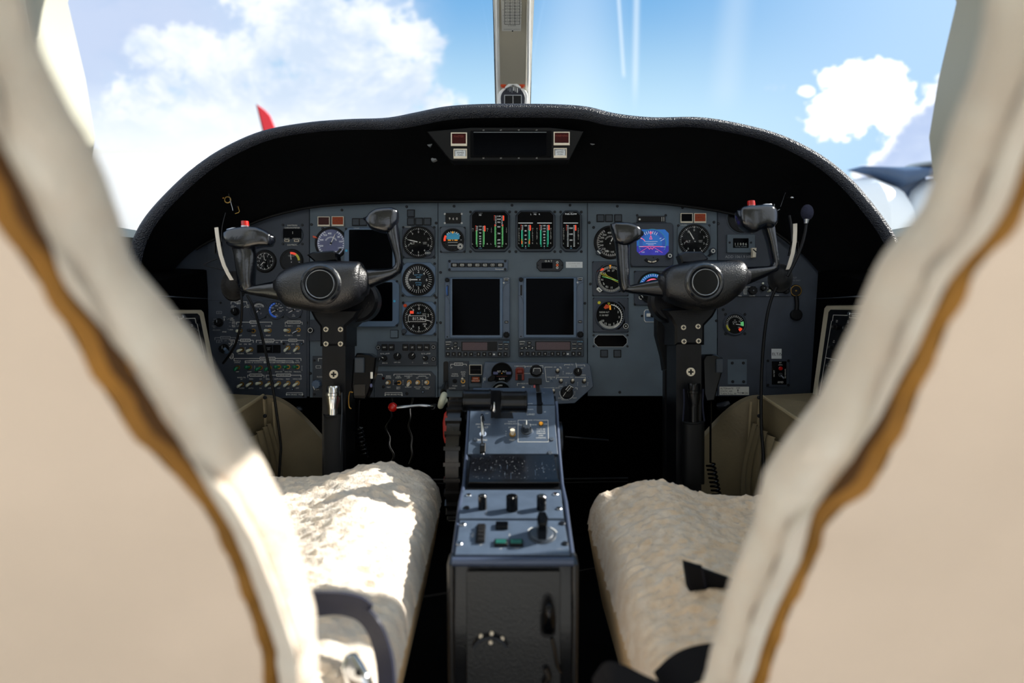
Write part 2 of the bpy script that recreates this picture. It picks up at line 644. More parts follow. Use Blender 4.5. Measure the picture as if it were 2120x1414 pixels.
        for i in range(len(rings) - 1):
            for j in range(n):
                fs.append((i * n + j, i * n + (j + 1) % n, (i + 1) * n + (j + 1) % n, (i + 1) * n + j))
        fs += [tuple(reversed(range(n))), tuple(range((len(rings) - 1) * n, len(rings) * n))]
        s.add(vs, fs, m)
        return s

    def tube(s, pts, r, m, n=10, sub=None, flat=1.0):
        """round tube along 3D points of the thing's own space; r a radius or a list"""
        P = [Vector(p) for p in pts]
        rs = r if isinstance(r, (list, tuple)) else [r] * len(P)
        if sub:
            R_ = crom([Vector((q, 0, 0)) for q in rs], sub)
            P = crom(P, sub)
            rs = [q.x for q in R_]
        N = len(P)
        t0 = (P[1] - P[0]).normalized()
        nrm = t0.orthogonal().normalized()
        rings = []
        for i in range(N):
            t = (P[min(N - 1, i + 1)] - P[max(0, i - 1)]).normalized()
            nrm = (nrm - t * nrm.dot(t))
            nrm = nrm.normalized() if nrm.length > 1e-6 else t.orthogonal().normalized()
            bn = t.cross(nrm)
            rings.append([P[i] + (nrm * math.cos(2 * PI * j / n) + bn * flat * math.sin(2 * PI * j / n)) * rs[i] for j in range(n)])
        vs = [v for r_ in rings for v in r_]
        fs = [tuple(reversed(range(n))), tuple(range((N - 1) * n, N * n))]
        for i in range(N - 1):
            for j in range(n):
                fs.append((i * n + j, i * n + (j + 1) % n, (i + 1) * n + (j + 1) % n, (i + 1) * n + j))
        s.add(vs, fs, m)
        return s

    def ball(s, c, r, m, n=16, sc=(1, 1, 1)):
        vs, fs = [], []
        h = n // 2
        for i in range(h + 1):
            a = PI * i / h
            for j in range(n):
                b = 2 * PI * j / n
                vs.append((c[0] + r * sc[0] * math.sin(a) * math.cos(b), c[1] + r * sc[1] * math.cos(a), c[2] + r * sc[2] * math.sin(a) * math.sin(b)))
        for i in range(h):
            for j in range(n):
                fs.append((i * n + j, i * n + (j + 1) % n, (i + 1) * n + (j + 1) % n, (i + 1) * n + j))
        s.add(vs, fs, m)
        return s

    def strip(s, pts, width_vec, th, m):
        """flat webbing along local points"""
        vs, fs = [], []
        N = len(pts)
        for i, p in enumerate(pts):
            t = (pts[min(N - 1, i + 1)] - pts[max(0, i - 1)]).normalized()
            w = width_vec[i] if isinstance(width_vec, list) else width_vec
            nn = t.cross(w).normalized() * th
            vs += [p - w / 2 - nn, p + w / 2 - nn, p + w / 2 + nn, p - w / 2 + nn]
        for i in range(N - 1):
            for j in range(4):
                fs.append((i * 4 + j, i * 4 + (j + 1) % 4, (i + 1) * 4 + (j + 1) % 4, (i + 1) * 4 + j))
        fs += [(3, 2, 1, 0), tuple((N - 1) * 4 + j for j in range(4))]
        s.add(vs, fs, m)
        return s

    def build(s, name, parent=None, sharp=38, flip=False):
        me = bpy.data.meshes.new(name)
        me.from_pydata(s.v, [], s.f)
        names = []
        for x in s.m:
            if x not in names:
                names.append(x)
        for x in names:
            me.materials.append(MATS[x])
        ix = {x: i for i, x in enumerate(names)}
        me.polygons.foreach_set('material_index', [ix[x] for x in s.m])
        me.polygons.foreach_set('use_smooth', [True] * len(s.f))
        me.update()
        import bmesh
        bm = bmesh.new()
        bm.from_mesh(me)
        bmesh.ops.recalc_face_normals(bm, faces=bm.faces)
        bm.to_mesh(me)
        bm.free()
        me.set_sharp_from_angle(angle=math.radians(sharp))
        o = bpy.data.objects.new(name, me)
        COL.objects.link(o)
        if parent is not None:
            o.parent = parent
        else:
            o.matrix_world = s.M
        return o


def tag(o, label, cat, group=None):
    o['label'] = label
    o['category'] = cat
    if group:
        o['group'] = group
    return o


def structure(o, label=None):
    o['kind'] = 'structure'
    if label:
        o['label'] = label
    return o


class Thing:
    def __init__(s, name, label, cat, c, S=PANEL, group=None):
        s.S, s.c = S, c
        s.e = bpy.data.objects.new(name, None)
        s.e.empty_display_size = .02
        COL.objects.link(s.e)
        s.e.matrix_world = S.mtx(S.hit(*c))
        tag(s.e, label, cat, group)

    def mb(s):
        return MB(s.S, s.c)

    def part(s, mb, name, parent=None, label=None):
        o = mb.build(name, parent or s.e)
        if label:
            o['label'] = label
        return o

# ------------------------------------------------------------------ the shell of the cockpit
def sheet(P, th, m, name, skip=None):
    """a curved board: grid of world points P[i][j], thickness th (vector or length along its normals)"""
    b = MB(Surf(Vector((0, 0, 0)), Vector((1, 0, 0)), Vector((0, 1, 0))), (0, 0))
    b.M = Matrix.Identity(4)
    n, q = len(P), len(P[0])
    N = []
    for i in range(n):
        r = []
        for j in range(q):
            a = P[min(n - 1, i + 1)][j] - P[max(0, i - 1)][j]
            c = P[i][min(q - 1, j + 1)] - P[i][max(0, j - 1)]
            v = a.cross(c)
            r.append(v.normalized() * th if v.length > 1e-12 else Vector((0, 0, th)))
        N.append(r)
    vs = [P[i][j] for i in range(n) for j in range(q)] + [P[i][j] + N[i][j] for i in range(n) for j in range(q)]
    o = n * q
    fs = []
    hole = {(i, j) for i in range(n - 1) for j in range(q - 1) if skip and skip(sum((P[i + u][j + v] for u in (0, 1) for v in (0, 1)), Vector()) / 4)}
    for i in range(n - 1):
        for j in range(q - 1):
            a = i * q + j
            if (i, j) in hole:
                for (di, dj), (p0, p1) in (((-1, 0), (a, a + 1)), ((1, 0), (a + q, a + q + 1)), ((0, -1), (a, a + q)), ((0, 1), (a + 1, a + q + 1))):
                    if (i + di, j + dj) not in hole:
                        fs.append((p0, p1, o + p1, o + p0))
                continue
            fs.append((a, a + 1, a + q + 1, a + q))
            fs.append((o + a, o + a + q, o + a + q + 1, o + a + 1))
    for i in range(n - 1):
        for j in (0, q - 1):
            a = i * q + j
            fs.append((a, a + q, o + a + q, o + a))
    for j in range(q - 1):
        for i in (0, n - 1):
            a = i * q + j
            fs.append((a, a + 1, o + a + 1, o + a))
    b.add(vs, fs, m)
    return b


SEC = [(.72, 0), (.78, .15), (.815, .33), (.83, .50), (.835, .66), (.83, .78), (.815, .88), (.80, .92), (.755, .935), (.67, .97), (.62, 1.01), (.607, 1.07), (.612, 1.15), (.62, 1.25), (.58, 1.34), (.49, 1.43), (.36, 1.50)]


def yfront(z):
    if z < .925:
        return 1.95 if z < .89 else 1.40
    return 1.03 if z < 1.25 else 1.02 - (z - 1.25) * .1


def V3(x, y, z):
    return Vector((x, y, z))


for side, sg in (('left', -1), ('right', 1)):
    P = []
    for x, z in SEC:
        yf = yfront(z)
        P.append([V3(sg * x, -.25 + 1.18 * j / 16, z) for j in range(17)] + [V3(sg * x, .93 + (yf - .93) * j / 6, z) for j in range(1, 7)])
    structure(sheet(P, .03 * -sg, 'trim_grey', '', lambda c: 46 < c.y*100 < 93 and .97 < c.z < 1.34).build('wall_' + side), 'pale grey sidewall and window surround on the %s of the cockpit' % side)
for n, sg in ((3, -1), (4, 1)):  # unseen side windows, added so the sun reaches the left seat
    P = [[V3(sg * (x + .012), .44 + .51 * j / 4, z) for j in range(5)] for x, z in SEC if .96 < z < 1.35]
    structure(sheet(P, .004, 'glass', '').build('window_%d' % n), 'unseen %s side window pane beside the seat' % ('left' if n == 3 else 'right'))
P = []
for i in range(9):
    x = -.36 + .72 * i / 8
    z = 1.50 + .05 * (1 - (x / .36) ** 2)
    P.append([V3(x, -.25 + 1.35 * j / 8, z) for j in range(9)])
structure(sheet(P, .03, 'trim_grey', '').build('ceiling'), 'pale ceiling over the seats')


def box3(x0, x1, y0, y1, z0, z1, m, name):
    b = MB(Surf(V3((x0 + x1) / 2, (y0 + y1) / 2, z0), V3(1, 0, 0), V3(0, 1, 0)), (1060, 707))
    b.o = V3(0, 0, 0)
    b.M = Matrix.Translation(V3((x0 + x1) / 2, (y0 + y1) / 2, z0))
    w, d, h = (x1 - x0) / 2, (y1 - y0) / 2, z1 - z0
    b.add([(-w, -d, 0), (w, -d, 0), (w, d, 0), (-w, d, 0), (-w, -d, h), (w, -d, h), (w, d, h), (-w, d, h)],
          [(3, 2, 1, 0), (4, 5, 6, 7), (0, 1, 5, 4), (1, 2, 6, 5), (2, 3, 7, 6), (3, 0, 4, 7)], m)
    return b.build(name)


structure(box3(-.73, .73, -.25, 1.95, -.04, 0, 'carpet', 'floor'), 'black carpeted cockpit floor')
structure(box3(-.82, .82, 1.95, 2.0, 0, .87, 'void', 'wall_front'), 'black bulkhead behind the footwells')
structure(box3(-90, 90, -40, 160, -1.25, -1.2, 'concrete', 'ground'), 'pale concrete apron outside the windows')

# windshield panes
for n, sg in ((1, -1), (2, 1)):
    P = []
    for i in range(15):
        u = i / 14
        bt = V3(.03, 2.12, 1.13) * (1 - u) ** 2 + V3(.70, 1.98, 1.10) * 2 * u * (1 - u) + V3(.85, 1.26, .875) * u * u
        tp = V3(.03, 1.66, 1.56) * (1 - u) ** 2 + V3(.40, 1.50, 1.55) * 2 * u * (1 - u) + V3(.72, .95, 1.32) * u * u
        row = []
        for j in range(11):
            v = j / 10
            p = bt.lerp(tp, v)
            mid = 4 * v * (1 - v)
            edge = u ** 3
            p += V3(.055 * mid * u, .02 * mid, .03 * mid)
            row.append(V3(sg * p.x, p.y, p.z))
        P.append(row)
    structure(sheet(P, .004, 'glass', '').build('window_%d' % n), 'curved %s windshield pane' % ('left' if n == 1 else 'right'))

# centre post between the panes
t = Thing('windshield_post', 'cream centre post between the two windshield panes', 'post', (1062, 200), Surf(at(1062, 200, 1.93), XA, YA))
t.e['kind'] = 'structure'
PL = {}


def postd(py):
    return 1.93 - (215 - py) / 215 * .42


def poststrip(mb, xs, m, y0=290, y1=-230, off=0.0, th=.012, rows=24):
    """band of the post between two pixel edges that run upwards"""
    L, R = [], []
    for i in range(rows):
        py = y0 + (y1 - y0) * i / (rows - 1)
        f = (215 - py) / 215
        xl, xr = xs(f)
        L.append(mb.A(xl, py, postd(py) + off))
        R.append(mb.A(xr, py, postd(py) + off))
    vs, fs = [], []
    for l, r in zip(L, R):
        vs += [l, r, r + V3(0, 0, -th), l + V3(0, 0, -th)]
    for i in range(rows - 1):
        for j in range(4):
            fs.append((i * 4 + j, i * 4 + (j + 1) % 4, i * 4 + 4 + (j + 1) % 4, i * 4 + 4 + j))
    fs += [(0, 1, 2, 3), tuple((rows - 1) * 4 + j for j in range(4))]
    mb.add(vs, fs, m)


b = t.mb()
poststrip(b, lambda f: (1025 - 5 * f, 1099 + 5 * f), 'seal', off=.045, th=.02)
t.part(b, 'rubber_seal', label='dark rubber edge of the post')
b = t.mb()
poststrip(b, lambda f: (1028 - 7 * f, 1097 + 9 * f), 'trim_white', off=.022, th=.02)
t.part(b, 'post_shell', label='white outer shell of the post')
b = t.mb()
poststrip(b, lambda f: (1036 - 3 * f, 1088 + 3 * f), 'post_core', off=.0, th=.012)
t.part(b, 'post_face', label='beige face of the post')
b = t.mb()
for s_ in (-1, 1):
    pts = [b.A(1062 + s_ * (30 + 5 * f), 270 - 480 * f, postd(270 - 480 * f) + .004) for f in (0, .2, .4, .6, .8, 1)]
    b.tube(pts, .0035, 'trim_white', 8)
t.part(b, 'edge_bead')

# placard on the post
SP = surf2(at(1060, -30, postd(-30) - .016), at(1060, 66, postd(66) - .016))
t = Thing('placard', 'engraved grey deviation table fixed to the top of the centre post', 'placard', (1060, 30), SP)
b = t.mb()
b.rect(1039, -30, 1081, 63.5, -1, 1, 'sticker_warm', 1)
b.disc(1061, 63, 1.6, 1, 2, 'black')
gy = [-14 + 6.35 * i for i in range(11)]
for y in gy:
    b.line(1045, y, 1076, y, .8, 'ink', 1)
for x in (1045, 1056, 1066, 1076):
    b.line(x, gy[0], x, gy[-1], .8, 'ink', 1)
nums = ['118', '123', '130', '145', '140', '150', '160', '126', '170', '0', '161', '204', '215', '220', '233', '240', '264', '280', '30', '307', '300', '330', '331', '310', '320', '345']
q = 0
for y in gy[2:-1]:
    for x in (1050.5, 1061, 1071):
        b.text(x, y + 3.2, 2.6, nums[q % len(nums)], 'ink', 1)
        q += 1
for ch, y in zip('NDFF', (0, 19, 31, 44)):
    b.text(1042, y, 2.8, ch, 'ink', 1)
for ch, y in zip('NALPWR', (1, 7, 13, 24, 30, 36)):
    b.text(1079, y, 2.6, ch, 'ink', 1)
b.text(1060, 52, 3, 'D-AHEIM', 'ink', 1)
b.text(1060, 59.5, 2.4, 'ZEGENBURG 06.04.2012', 'ink', 1)
t.part(b, 'plate')

# compass housing at the foot of the post
SC = Surf(at(1062, 205, 1.86), XA, YA)
t = Thing('compass', 'small compass housing behind a white bracket at the foot of the centre post', 'compass', (1062, 205), SC)
b = t.mb()
arch = [(1033, 226)] + [(1062 + 31 * math.cos(a), 199 - 22 * math.sin(a)) for a in [PI - PI * i / 14 for i in range(15)]] + [(1091, 226)]
inn = [(1089 - 3, 226)] + [(1062 + 26 * math.cos(a), 203 - 22 * math.sin(a)) for a in [PI * i / 14 for i in range(15)]] + [(1038, 226)]
b.prism(arch[:], -8, 0, 'trim_white', 1)
t.part(b, 'bracket', label='white bracket arching over the compass')
b = t.mb()
b.prism([(1038, 227)] + [(1062 + 25.5 * math.cos(a), 205 - 23 * math.sin(a)) for a in [PI - PI * i / 14 for i in range(15)]] + [(1086, 227)], 0, 6, 'seal', 1)
b.frame(1044, 199, 1080, 228, 1.3, 6, 7.5, 'bar_grey')
b.rect(1045.3, 200, 1078.7, 228, 6, 6.6, 'black')
b.line(1062, 201, 1062, 227, .8, 'mark', 6.6)
for i, x in enumerate((1052, 1056, 1060, 1063.5, 1067, 1071, 1075)):
    b.line(x, 183 + abs(i - 3) * .6, x, 190 + (i % 3) * 2, 1.1 + (i % 2), 'mark' if i in (3, 4, 5) else 'mark_dim', 6)
t.part(b, 'housing')
b = t.mb()
b.prism([(1046, 182), (1060, 171), (1061, 162), (1063, 162), (1064, 171), (1078, 182), (1078, 186), (1062, 178), (1046, 186)], 0, 8, 'trim_white', .6)
b.disc(1062, 174.5, 1.6, 8, 8.6, 'dark_metal')
t.part(b, 'clip')
for i, x in enumerate((1042, 1081)):
    b = MB(SC, (x, 177))
    b.disc(x, 177, 6, 0, 7, 'orange_cap', 2)
    o = b.build('warning_lamp')
    tag(o, 'orange domed lamp on the %s of the compass bracket' % ('left' if i == 0 else 'right'), 'lamp')

# ------------------------------------------------------------------ outside
def outside(name, label, cat, c, d):
    return Thing(name, label, cat, c, Surf(at(c[0], c[1], d), V3(1, 0, 0), V3(0, 0, 1)))


t = outside('aircraft_tail', 'red tail fin of a parked aircraft seen over the glareshield', 'aircraft', (553, 300), 16)
b = t.mb()
b.prism([(532, 217), (540, 222), (550, 230), (559, 240), (568, 262), (590, 330), (560, 330), (545, 266)], -3, 3, 'plane_red', .6)
t.part(b, 'fin')
b = t.mb()
b.prism([(531, 216), (533, 217), (546, 266), (562, 332), (558, 332), (543, 266)], -3.4, 3.4, 'seal', .4)
t.part(b, 'leading_edge', label='dark leading edge')
b = t.mb()
b.loft([(b.pt(500, 312), b.pt(500, 336), .12), (b.pt(540, 318), b.pt(540, 380), .35), (b.pt(640, 322), b.pt(640, 400), .45), (b.pt(760, 330), b.pt(760, 400), .45)], 'plane_white')
t.part(b, 'fuselage')
b = t.mb()
p = b.pt(640, 360)
b.tube([p, V3(p.x, p.y - 3.6, 0), V3(p.x, p.y - 4.4, 0)] if False else [p, b.Mi @ V3((b.M @ p).x, (b.M @ p).y, -1.19)], .08, 'steel', 10)
t.part(b, 'landing_gear')

t = outside('hangar', 'pale hangar with a low gabled roof beyond the left window', 'building', (180, 440), 60)
b = t.mb()
b.prism([(-60, 330), (60, 313), (345, 312), (395, 338), (395, 560), (-60, 560)], -300, 0, 'hangar')
t.part(b, 'wall')
b = t.mb()
b.prism([(-66, 326), (60, 309), (347, 308), (399, 336), (397, 340), (345, 313), (60, 314), (-66, 331)], -306, 6, 'trim_white')
t.part(b, 'roof')

t = outside('aircraft', 'dark blue T-tail and pale engine cowling of an aircraft parked on the right', 'aircraft', (1850, 420), 7)
b = t.mb()
b.loft([(b.pt(1754, 352), b.pt(1768, 356), .02), (b.pt(1783, 344), b.pt(1800, 364), .12), (b.pt(1850, 346), b.pt(1850, 392), .25), (b.pt(1915, 345), b.pt(1915, 362), .3), (b.pt(1990, 340), b.pt(1990, 372), .3), (b.pt(2080, 345), b.pt(2080, 365), .3)], 'plane_blue')
t.part(b, 'tailplane', label='dark blue tailplane')
b = t.mb()
b.prism([(1845, 375), (1915, 362), (1905, 400), (1868, 480), (1850, 560), (1800, 560), (1815, 430)], -8, 8, 'plane_blue', 2)
t.part(b, 'fin')
b = t.mb()
b.loft([(b.pt(1760, 372), b.pt(1745, 560), .3), (b.pt(1790, 368), b.pt(1790, 560), .5), (b.pt(1838, 386), b.pt(1810, 560), .5)], 'plane_white')
t.part(b, 'cowling', label='pale cowling below the tailplane')
b = t.mb()
b.loft([(b.pt(1905, 372), b.pt(1862, 560), .3), (b.pt(1950, 368), b.pt(1940, 580), .5), (b.pt(2080, 368), b.pt(2080, 600), .5)], 'plane_white')
t.part(b, 'fuselage')
b = t.mb()
b.loft([(b.pt(1875, 346), b.pt(1880, 350), .1), (b.pt(1905, 336), b.pt(1905, 352), .3), (b.pt(1960, 331), b.pt(1960, 352), .4), (b.pt(2060, 333), b.pt(2060, 352), .4)], 'grey_face')
t.part(b, 'bullet_fairing')

# ------------------------------------------------------------------ glareshield
OUT = [(255, 650), (256, 600), (262, 555), (275, 500), (300, 452), (345, 400), (405, 345), (470, 303), (545, 271), (635, 254), (720, 247), (800, 244), (860, 233), (920, 221), (985, 216), (1060, 215), (1150, 216), (1215, 221), (1275, 235), (1350, 243), (1450, 243), (1535, 257), (1620, 281), (1700, 322), (1762, 372), (1812, 430), (1850, 485), (1872, 535), (1882, 590), (1884, 650)]
INN = [(330, 660), (334, 620), (345, 585), (372, 545), (410, 512), (452, 490), (505, 468), (560, 447), (630, 430), (690, 423), (760, 419), (820, 417), (880, 416), (940, 416), (1000, 415), (1060, 415), (1120, 415), (1180, 416), (1240, 416), (1300, 417), (1370, 420), (1430, 427), (1500, 438), (1560, 455), (1620, 490), (1670, 535), (1710, 580), (1745, 610), (1780, 630), (1800, 660)]
NS = 150
oc = crom([Vector((x, y, 0)) for x, y in OUT], NS)
ic = crom([Vector((x, y, 0)) for x, y in INN], NS)
t = Thing('glareshield', 'black padded glareshield hood arching over the instrument panel', 'glareshield', (1060, 230), PANEL)
b = t.mb()
und = t.mb()
rows, rows2 = [], []
RD = 1.385
for i in range(NS):
    o_, i_ = oc[i], ic[i]
    cdir = Vector((1060 - o_.x, 640 - o_.y, 0)).normalized()
    q = o_ + cdir * 15                     # centre of the padded roll
    C = b.A(q.x, q.y, RD)
    e = b.A(q.x - cdir.x * 10, q.y - cdir.y * 10, RD) - C
    e.normalize()
    fz = V3(0, 0, 1)
    r = .0145
    ring = []
    for a in (-150, -120, -90, -60, -30, 0, 30, 60, 90, 120):
        u = math.radians(a)
        ring.append(C + e * r * math.cos(u + PI / 2 - PI / 2) * 1.0 * math.cos(0) + fz * r * math.sin(u) * -1 if False else C + (e * math.cos(u) + fz * math.sin(u)) * r)
    ring = list(reversed(ring))
    # reversed: from back-top over the outside, the front, to the underside
    far = o_ + cdir * 34
    tail = [b.A(far.x, far.y, 1.95 - .35 * min(1, abs(o_.x - 1060) / 820) ** 2), b.A(o_.x + cdir.x * 20, o_.y + cdir.y * 20, 1.6)]
    rows.append(tail + [C + (e * math.cos(math.radians(a)) + fz * math.sin(math.radians(a))) * r for a in (-80, -50, -20, 10, 40, 65, 90, 115, 140, 170)])
    I = b.A(i_.x, i_.y, 1.562)
    L = C + (e * math.cos(math.radians(160)) + fz * math.sin(math.radians(160))) * r * .8
    rows2.append([L.lerp(I, f) + (e * .03 * math.sin(PI * f)) for f in (0, .15, .3, .5, .7, .85, 1)])


def skin(mb, rows, m):
    q = len(rows[0])
    vs = [p for r in rows for p in r]
    fs = [(i * q + j, i * q + j + 1, (i + 1) * q + j + 1, (i + 1) * q + j) for i in range(len(rows) - 1) for j in range(q - 1)]
    mb.add(vs, fs, m)


skin(b, rows, 'hood')
t.part(b, 'padded_rim', label='grained leather rim of the glareshield', )
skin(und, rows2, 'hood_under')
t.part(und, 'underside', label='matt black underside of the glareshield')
GS = t

# lip where the glareshield meets the panel
b = t.mb()
b.tube([b.A(p.x, p.y + 1, 1.555) for p in ic[20:-22:2]], .0035, 'rubber', 8)
t.part(b, 'edge_seal')

# master warning box under the hood
SW = Surf(at(1058, 298, 1.383), XA, (YA + ZA * .10).normalized())
t = Thing('warning_panel', 'black warning light panel with a dark screen under the glareshield', 'panel', (1058, 298), SW)
b = t.mb()
b.prism([(884, 272), (975, 264), (1140, 264), (1208, 272), (1180, 329), (1176, 332), (937, 333), (931, 330)], -55, 0, 'rubber', 1.2)
t.part(b, 'housing')
b = t.mb()
b.rect(974, 271, 1142, 326, 0, 3, 'hood_under', 2, 1)
b.rect(981, 275, 1131, 322, 3, 3.6, 'screen', 1)
b.line(981, 274.6, 1131, 274.6, 1.2, 'mark_dim', 3.2)
t.part(b, 'screen', label='unlit black display with a thin bright top edge')
b = t.mb()
for i, x in enumerate((1001, 1037, 1074, 1111)):
    b.text(x, 269.8, 2.6, ('61', '63', '37', '67')[i], 'mark', 0)
    b.text(x, 327.2, 2.6, ('52', '60', '44', '48')[i], 'mark', 0)
t.part(b, 'lettering')
for x0, y0, x1, y1, kind in ((934, 275.5, 967, 303, 'r'), (1146, 274, 1179, 301.5, 'r'), (939.5, 309, 967, 329, 'w'), (1146, 307.5, 1173, 327.5, 'w')):
    b = t.mb()
    if kind == 'r':
        b.frame(x0, y0, x1, y1, 2.0, 0, 6, 'cream')
        b.rect(x0 + 2, y0 + 2, x1 - 2, y1 - 4.5, 0, 5, 'red_glass')
        b.rect(x0 + 1, y1 - 4.5, x1 - 1, y1, 0, 6.2, 'cream')
        o = t.part(b, 'warning_light', label='dark red square master warning light in a cream frame')
        b = t.mb()
        b.text((x0 + x1) / 2, y0 + 8, 4, 'MASTER' if x0 < 1000 else 'WARNING', 'guard_red', 5)
        t.part(b, 'legend', o)
    else:
        b.frame(x0, y0, x1, y1, 1.6, 0, 6, 'cream')
        b.rect(x0 + 3, y0 + 1.5, x1 - 3, y1 - 4.5, 0, 5, 'sticker')
        b.rect(x0 + 1, y1 - 4.5, x1 - 1, y1, 0, 6.2, 'cream')
        o = t.part(b, 'bottle_light', label='white square bottle armed light in a cream frame')
        b = t.mb()
        n_ = '1' if x0 < 1000 else '2'
        b.text((x0 + x1) / 2, y0 + 8.2, 12, 'BOTTLE ' + n_ + '\nARMED\nPUSH', 'ink', 5, w=19)
        t.part(b, 'legend', o)

# torn clips and bits of hardware left under the hood
SH = Surf(at(1058, 340, 1.49), XA, (YA + ZA * -.5).normalized())


def scrap(px, py, r, label, mm='sticker_warm'):
    S_ = Surf(at(px, py, 1.455), XA, YA)
    b = MB(S_, (px, py))
    pts = []
    for i in range(9):
        a = 2 * PI * i / 9
        q = r * random.uniform(.45, 1.1)
        pts.append((px + q * 1.25 * math.cos(a), py + q * .8 * math.sin(a)))
    b.prism(pts, -12, 0, mm, .4)
    o = b.build('mounting_clip')
    tag(o, label, 'clip')


scrap(889, 299, 7.5, 'torn pale clip left of the warning panel under the hood', 'mark_dim')
scrap(1226, 296, 7, 'torn pale clip right of the warning panel under the hood', 'mark_dim')
scrap(898, 330, 5, 'small grey clip lower left of the warning panel', 'mark_dim')

for sg, px, py, lab in ((-1, 483, 420, 'left'), (1, 1623, 425, 'right')):
    S_ = Surf(at(px, py, 1.47), XA, YA)
    t = Thing('hook', 'thin metal wire hook hanging under the %s side of the glareshield' % lab, 'hook', (px, py), S_)
    b = t.mb()
    if sg < 0:
        b.tube([b.pt(473, 400, 0), b.pt(484, 437, 4)], .0011, 'steel', 6)
        b.tube([b.pt(494, 428, 3), b.pt(497, 438, 3), b.pt(495, 441, 3), b.pt(488, 443, 3)], .0009, 'gold', 6)
        b.tube([b.pt(485, 420, -8), b.pt(494, 429, 3)], .003, 'black', 6)
        t.part(b, 'wire')
        b = t.mb()
        b.ring(472, 414, 5.2, 7.2, 0, 2, 'gold')
        b.ball(b.pt(463, 410, 2), .0025, 'gold', 8)
        t.part(b, 'eyelet')
    else:
        b.tube([b.pt(1626, 399, 0), b.pt(1614, 429, 4)], .0011, 'steel', 6)
        b.tube([b.pt(1602, 423, 3), b.pt(1601, 432, 3), b.pt(1607, 437, 3), b.pt(1613, 434, 3)], .0010, 'mark_dim', 6)
        t.part(b, 'wire')
        b = t.mb()
        b.ball(b.pt(1640, 409, 2), .0045, 'steel', 8, (1.2, .6, .5))
        b.tube([b.pt(1634, 405, -9), b.pt(1640, 409, 0)], .002, 'black', 6)
        t.part(b, 'eyelet')

# ------------------------------------------------------------------ the instrument panel itself
t = Thing('instrument_panel', 'blue-grey painted instrument panel filling the width of the cockpit', 'panel', (1060, 620), PANEL)
PT = t
top = [(p.x, p.y - 3) for p in ic]


def panelpoly(x0, x1, ybot, extra=()):
    pts = [(x, y) for x, y in top if x0 < x < x1]

    def ytop(x):
        for a, c in zip(top, top[1:]):
            if a[0] <= x <= c[0]:
                f = (x - a[0]) / max(1e-6, c[0] - a[0])
                return a[1] + (c[1] - a[1]) * f
        return 640
    return [(x0, ybot)] + [(x0, ytop(x0))] + pts + [(x1, ytop(x1)), (x1, ybot)] + list(extra)


b = t.mb()
b.prism(panelpoly(345, 1795, 700), -14, -3, 'panel_dark')
t.part(b, 'backing_plate', label='darker plate behind the panel sections')
for x0, x1, yb, mm in ((430, 640, 821, 'panel_dark'), (641.5, 906, 823, 'panel'), (907.5, 1215.5, 806, 'panel'), (1217, 1484.5, 820, 'panel'), (1486, 1700, 820, 'panel_dark')):
    b = t.mb()
    b.prism(panelpoly(x0, x1, yb), -2, 0, mm, .5)
    o = t.part(b, 'panel_section')
    if mm == 'panel_dark':
        o['label'] = 'darker grey outer section of the panel'
b = t.mb()
b.rect(907.5, 800, 1010, 822, -2, 0, 'panel', 0, .4)
t.part(b, 'lower_strip')
sc = [(708, 435), (842, 428), (940, 427), (1060, 425), (1180, 425), (1278, 427), (1413, 430), (1220, 461), (912, 564), (912, 668), (1222, 588), (1211, 628), (903, 462), (903, 616), (903, 668), (1229, 471), (1478, 460), (1487, 463), (1283, 812), (635, 668), (633, 773), (643, 773), (1483, 664), (668, 473), (645, 465), (1497, 641), (560, 632), (645, 672)]
b = t.mb()
for x, y in sc:
    b = t.mb()
    b.disc(x, y, 2.8, 0, 1.5, 'black', .5, 12)
    b.disc(x, y, 1.2, 1.5, 1.7, 'dark_metal', 0, 6)
    t.part(b, 'screw')
sq = [(851, 442), (851, 459), (868, 459), (885, 459), (737, 460), (752, 460), (1243, 452), (1260.5, 452), (1279.5, 452), (1250.5, 732), (1278, 732)]
for x, y in sq:
    b = t.mb()
    b.rect(x - 8, y - 8, x + 8, y + 8, 0, 2, 'black', 1, .5)
    b.rect(x - 6.3, y - 6.3, x + 6.3, y + 6.3, 2, 2.8, 'unit_dark', .6, .4)
    t.part(b, 'blank_button', label='unlit square black push button')
b = t.mb()
b.rect(808, 683, 825, 700, 0, 1.5, 'black', 1, .5)
b.rect(809, 684, 824, 699, 1, 3, 'panel', .6, .4)
t.part(b, 'blank_button', label='grey square blank button below the lower left display')
for x, y, m_ in ((671, 459, 'red_glass'), (700, 458.5, 'amber_glass'), (1421, 452, 'screen'), (1448.5, 452, 'amber_glass')):
    b = t.mb()
    b.frame(x - 12.5, y - 10, x + 12.5, y + 10, 1.3, 0, 4, 'cream')
    b.rect(x - 11, y - 8.6, x + 11, y + 6.6, 0, 3, m_)
    b.rect(x - 12, y + 6.8, x + 12, y + 9.8, 0, 3.6, 'cream')
    o = t.part(b, 'annunciator', label={'red_glass': 'dark brown annunciator window in a cream frame', 'amber_glass': 'amber annunciator window in a cream frame', 'screen': 'black annunciator window in a cream frame'}[m_])
    if m_ == 'amber_glass':
        b = t.mb()
        b.text(x, y - 4, 3.6, 'MASTER', 'guard_red', 3)
        b.text(x, y + 2, 3.6, 'CAUTION', 'guard_red', 3)
        t.part(b, 'legend', o)
b = t.mb()
b.text(1530, 532, 5.6, 'ADD 1061,9 HRS', 'mark_dim')
b.text(1642, 575, 3, 'OUTLET', 'mark_dim')
b.text(1645, 580.5, 2.6, 'SERVICE ONLY', 'mark_dim')
t.part(b, 'lettering')


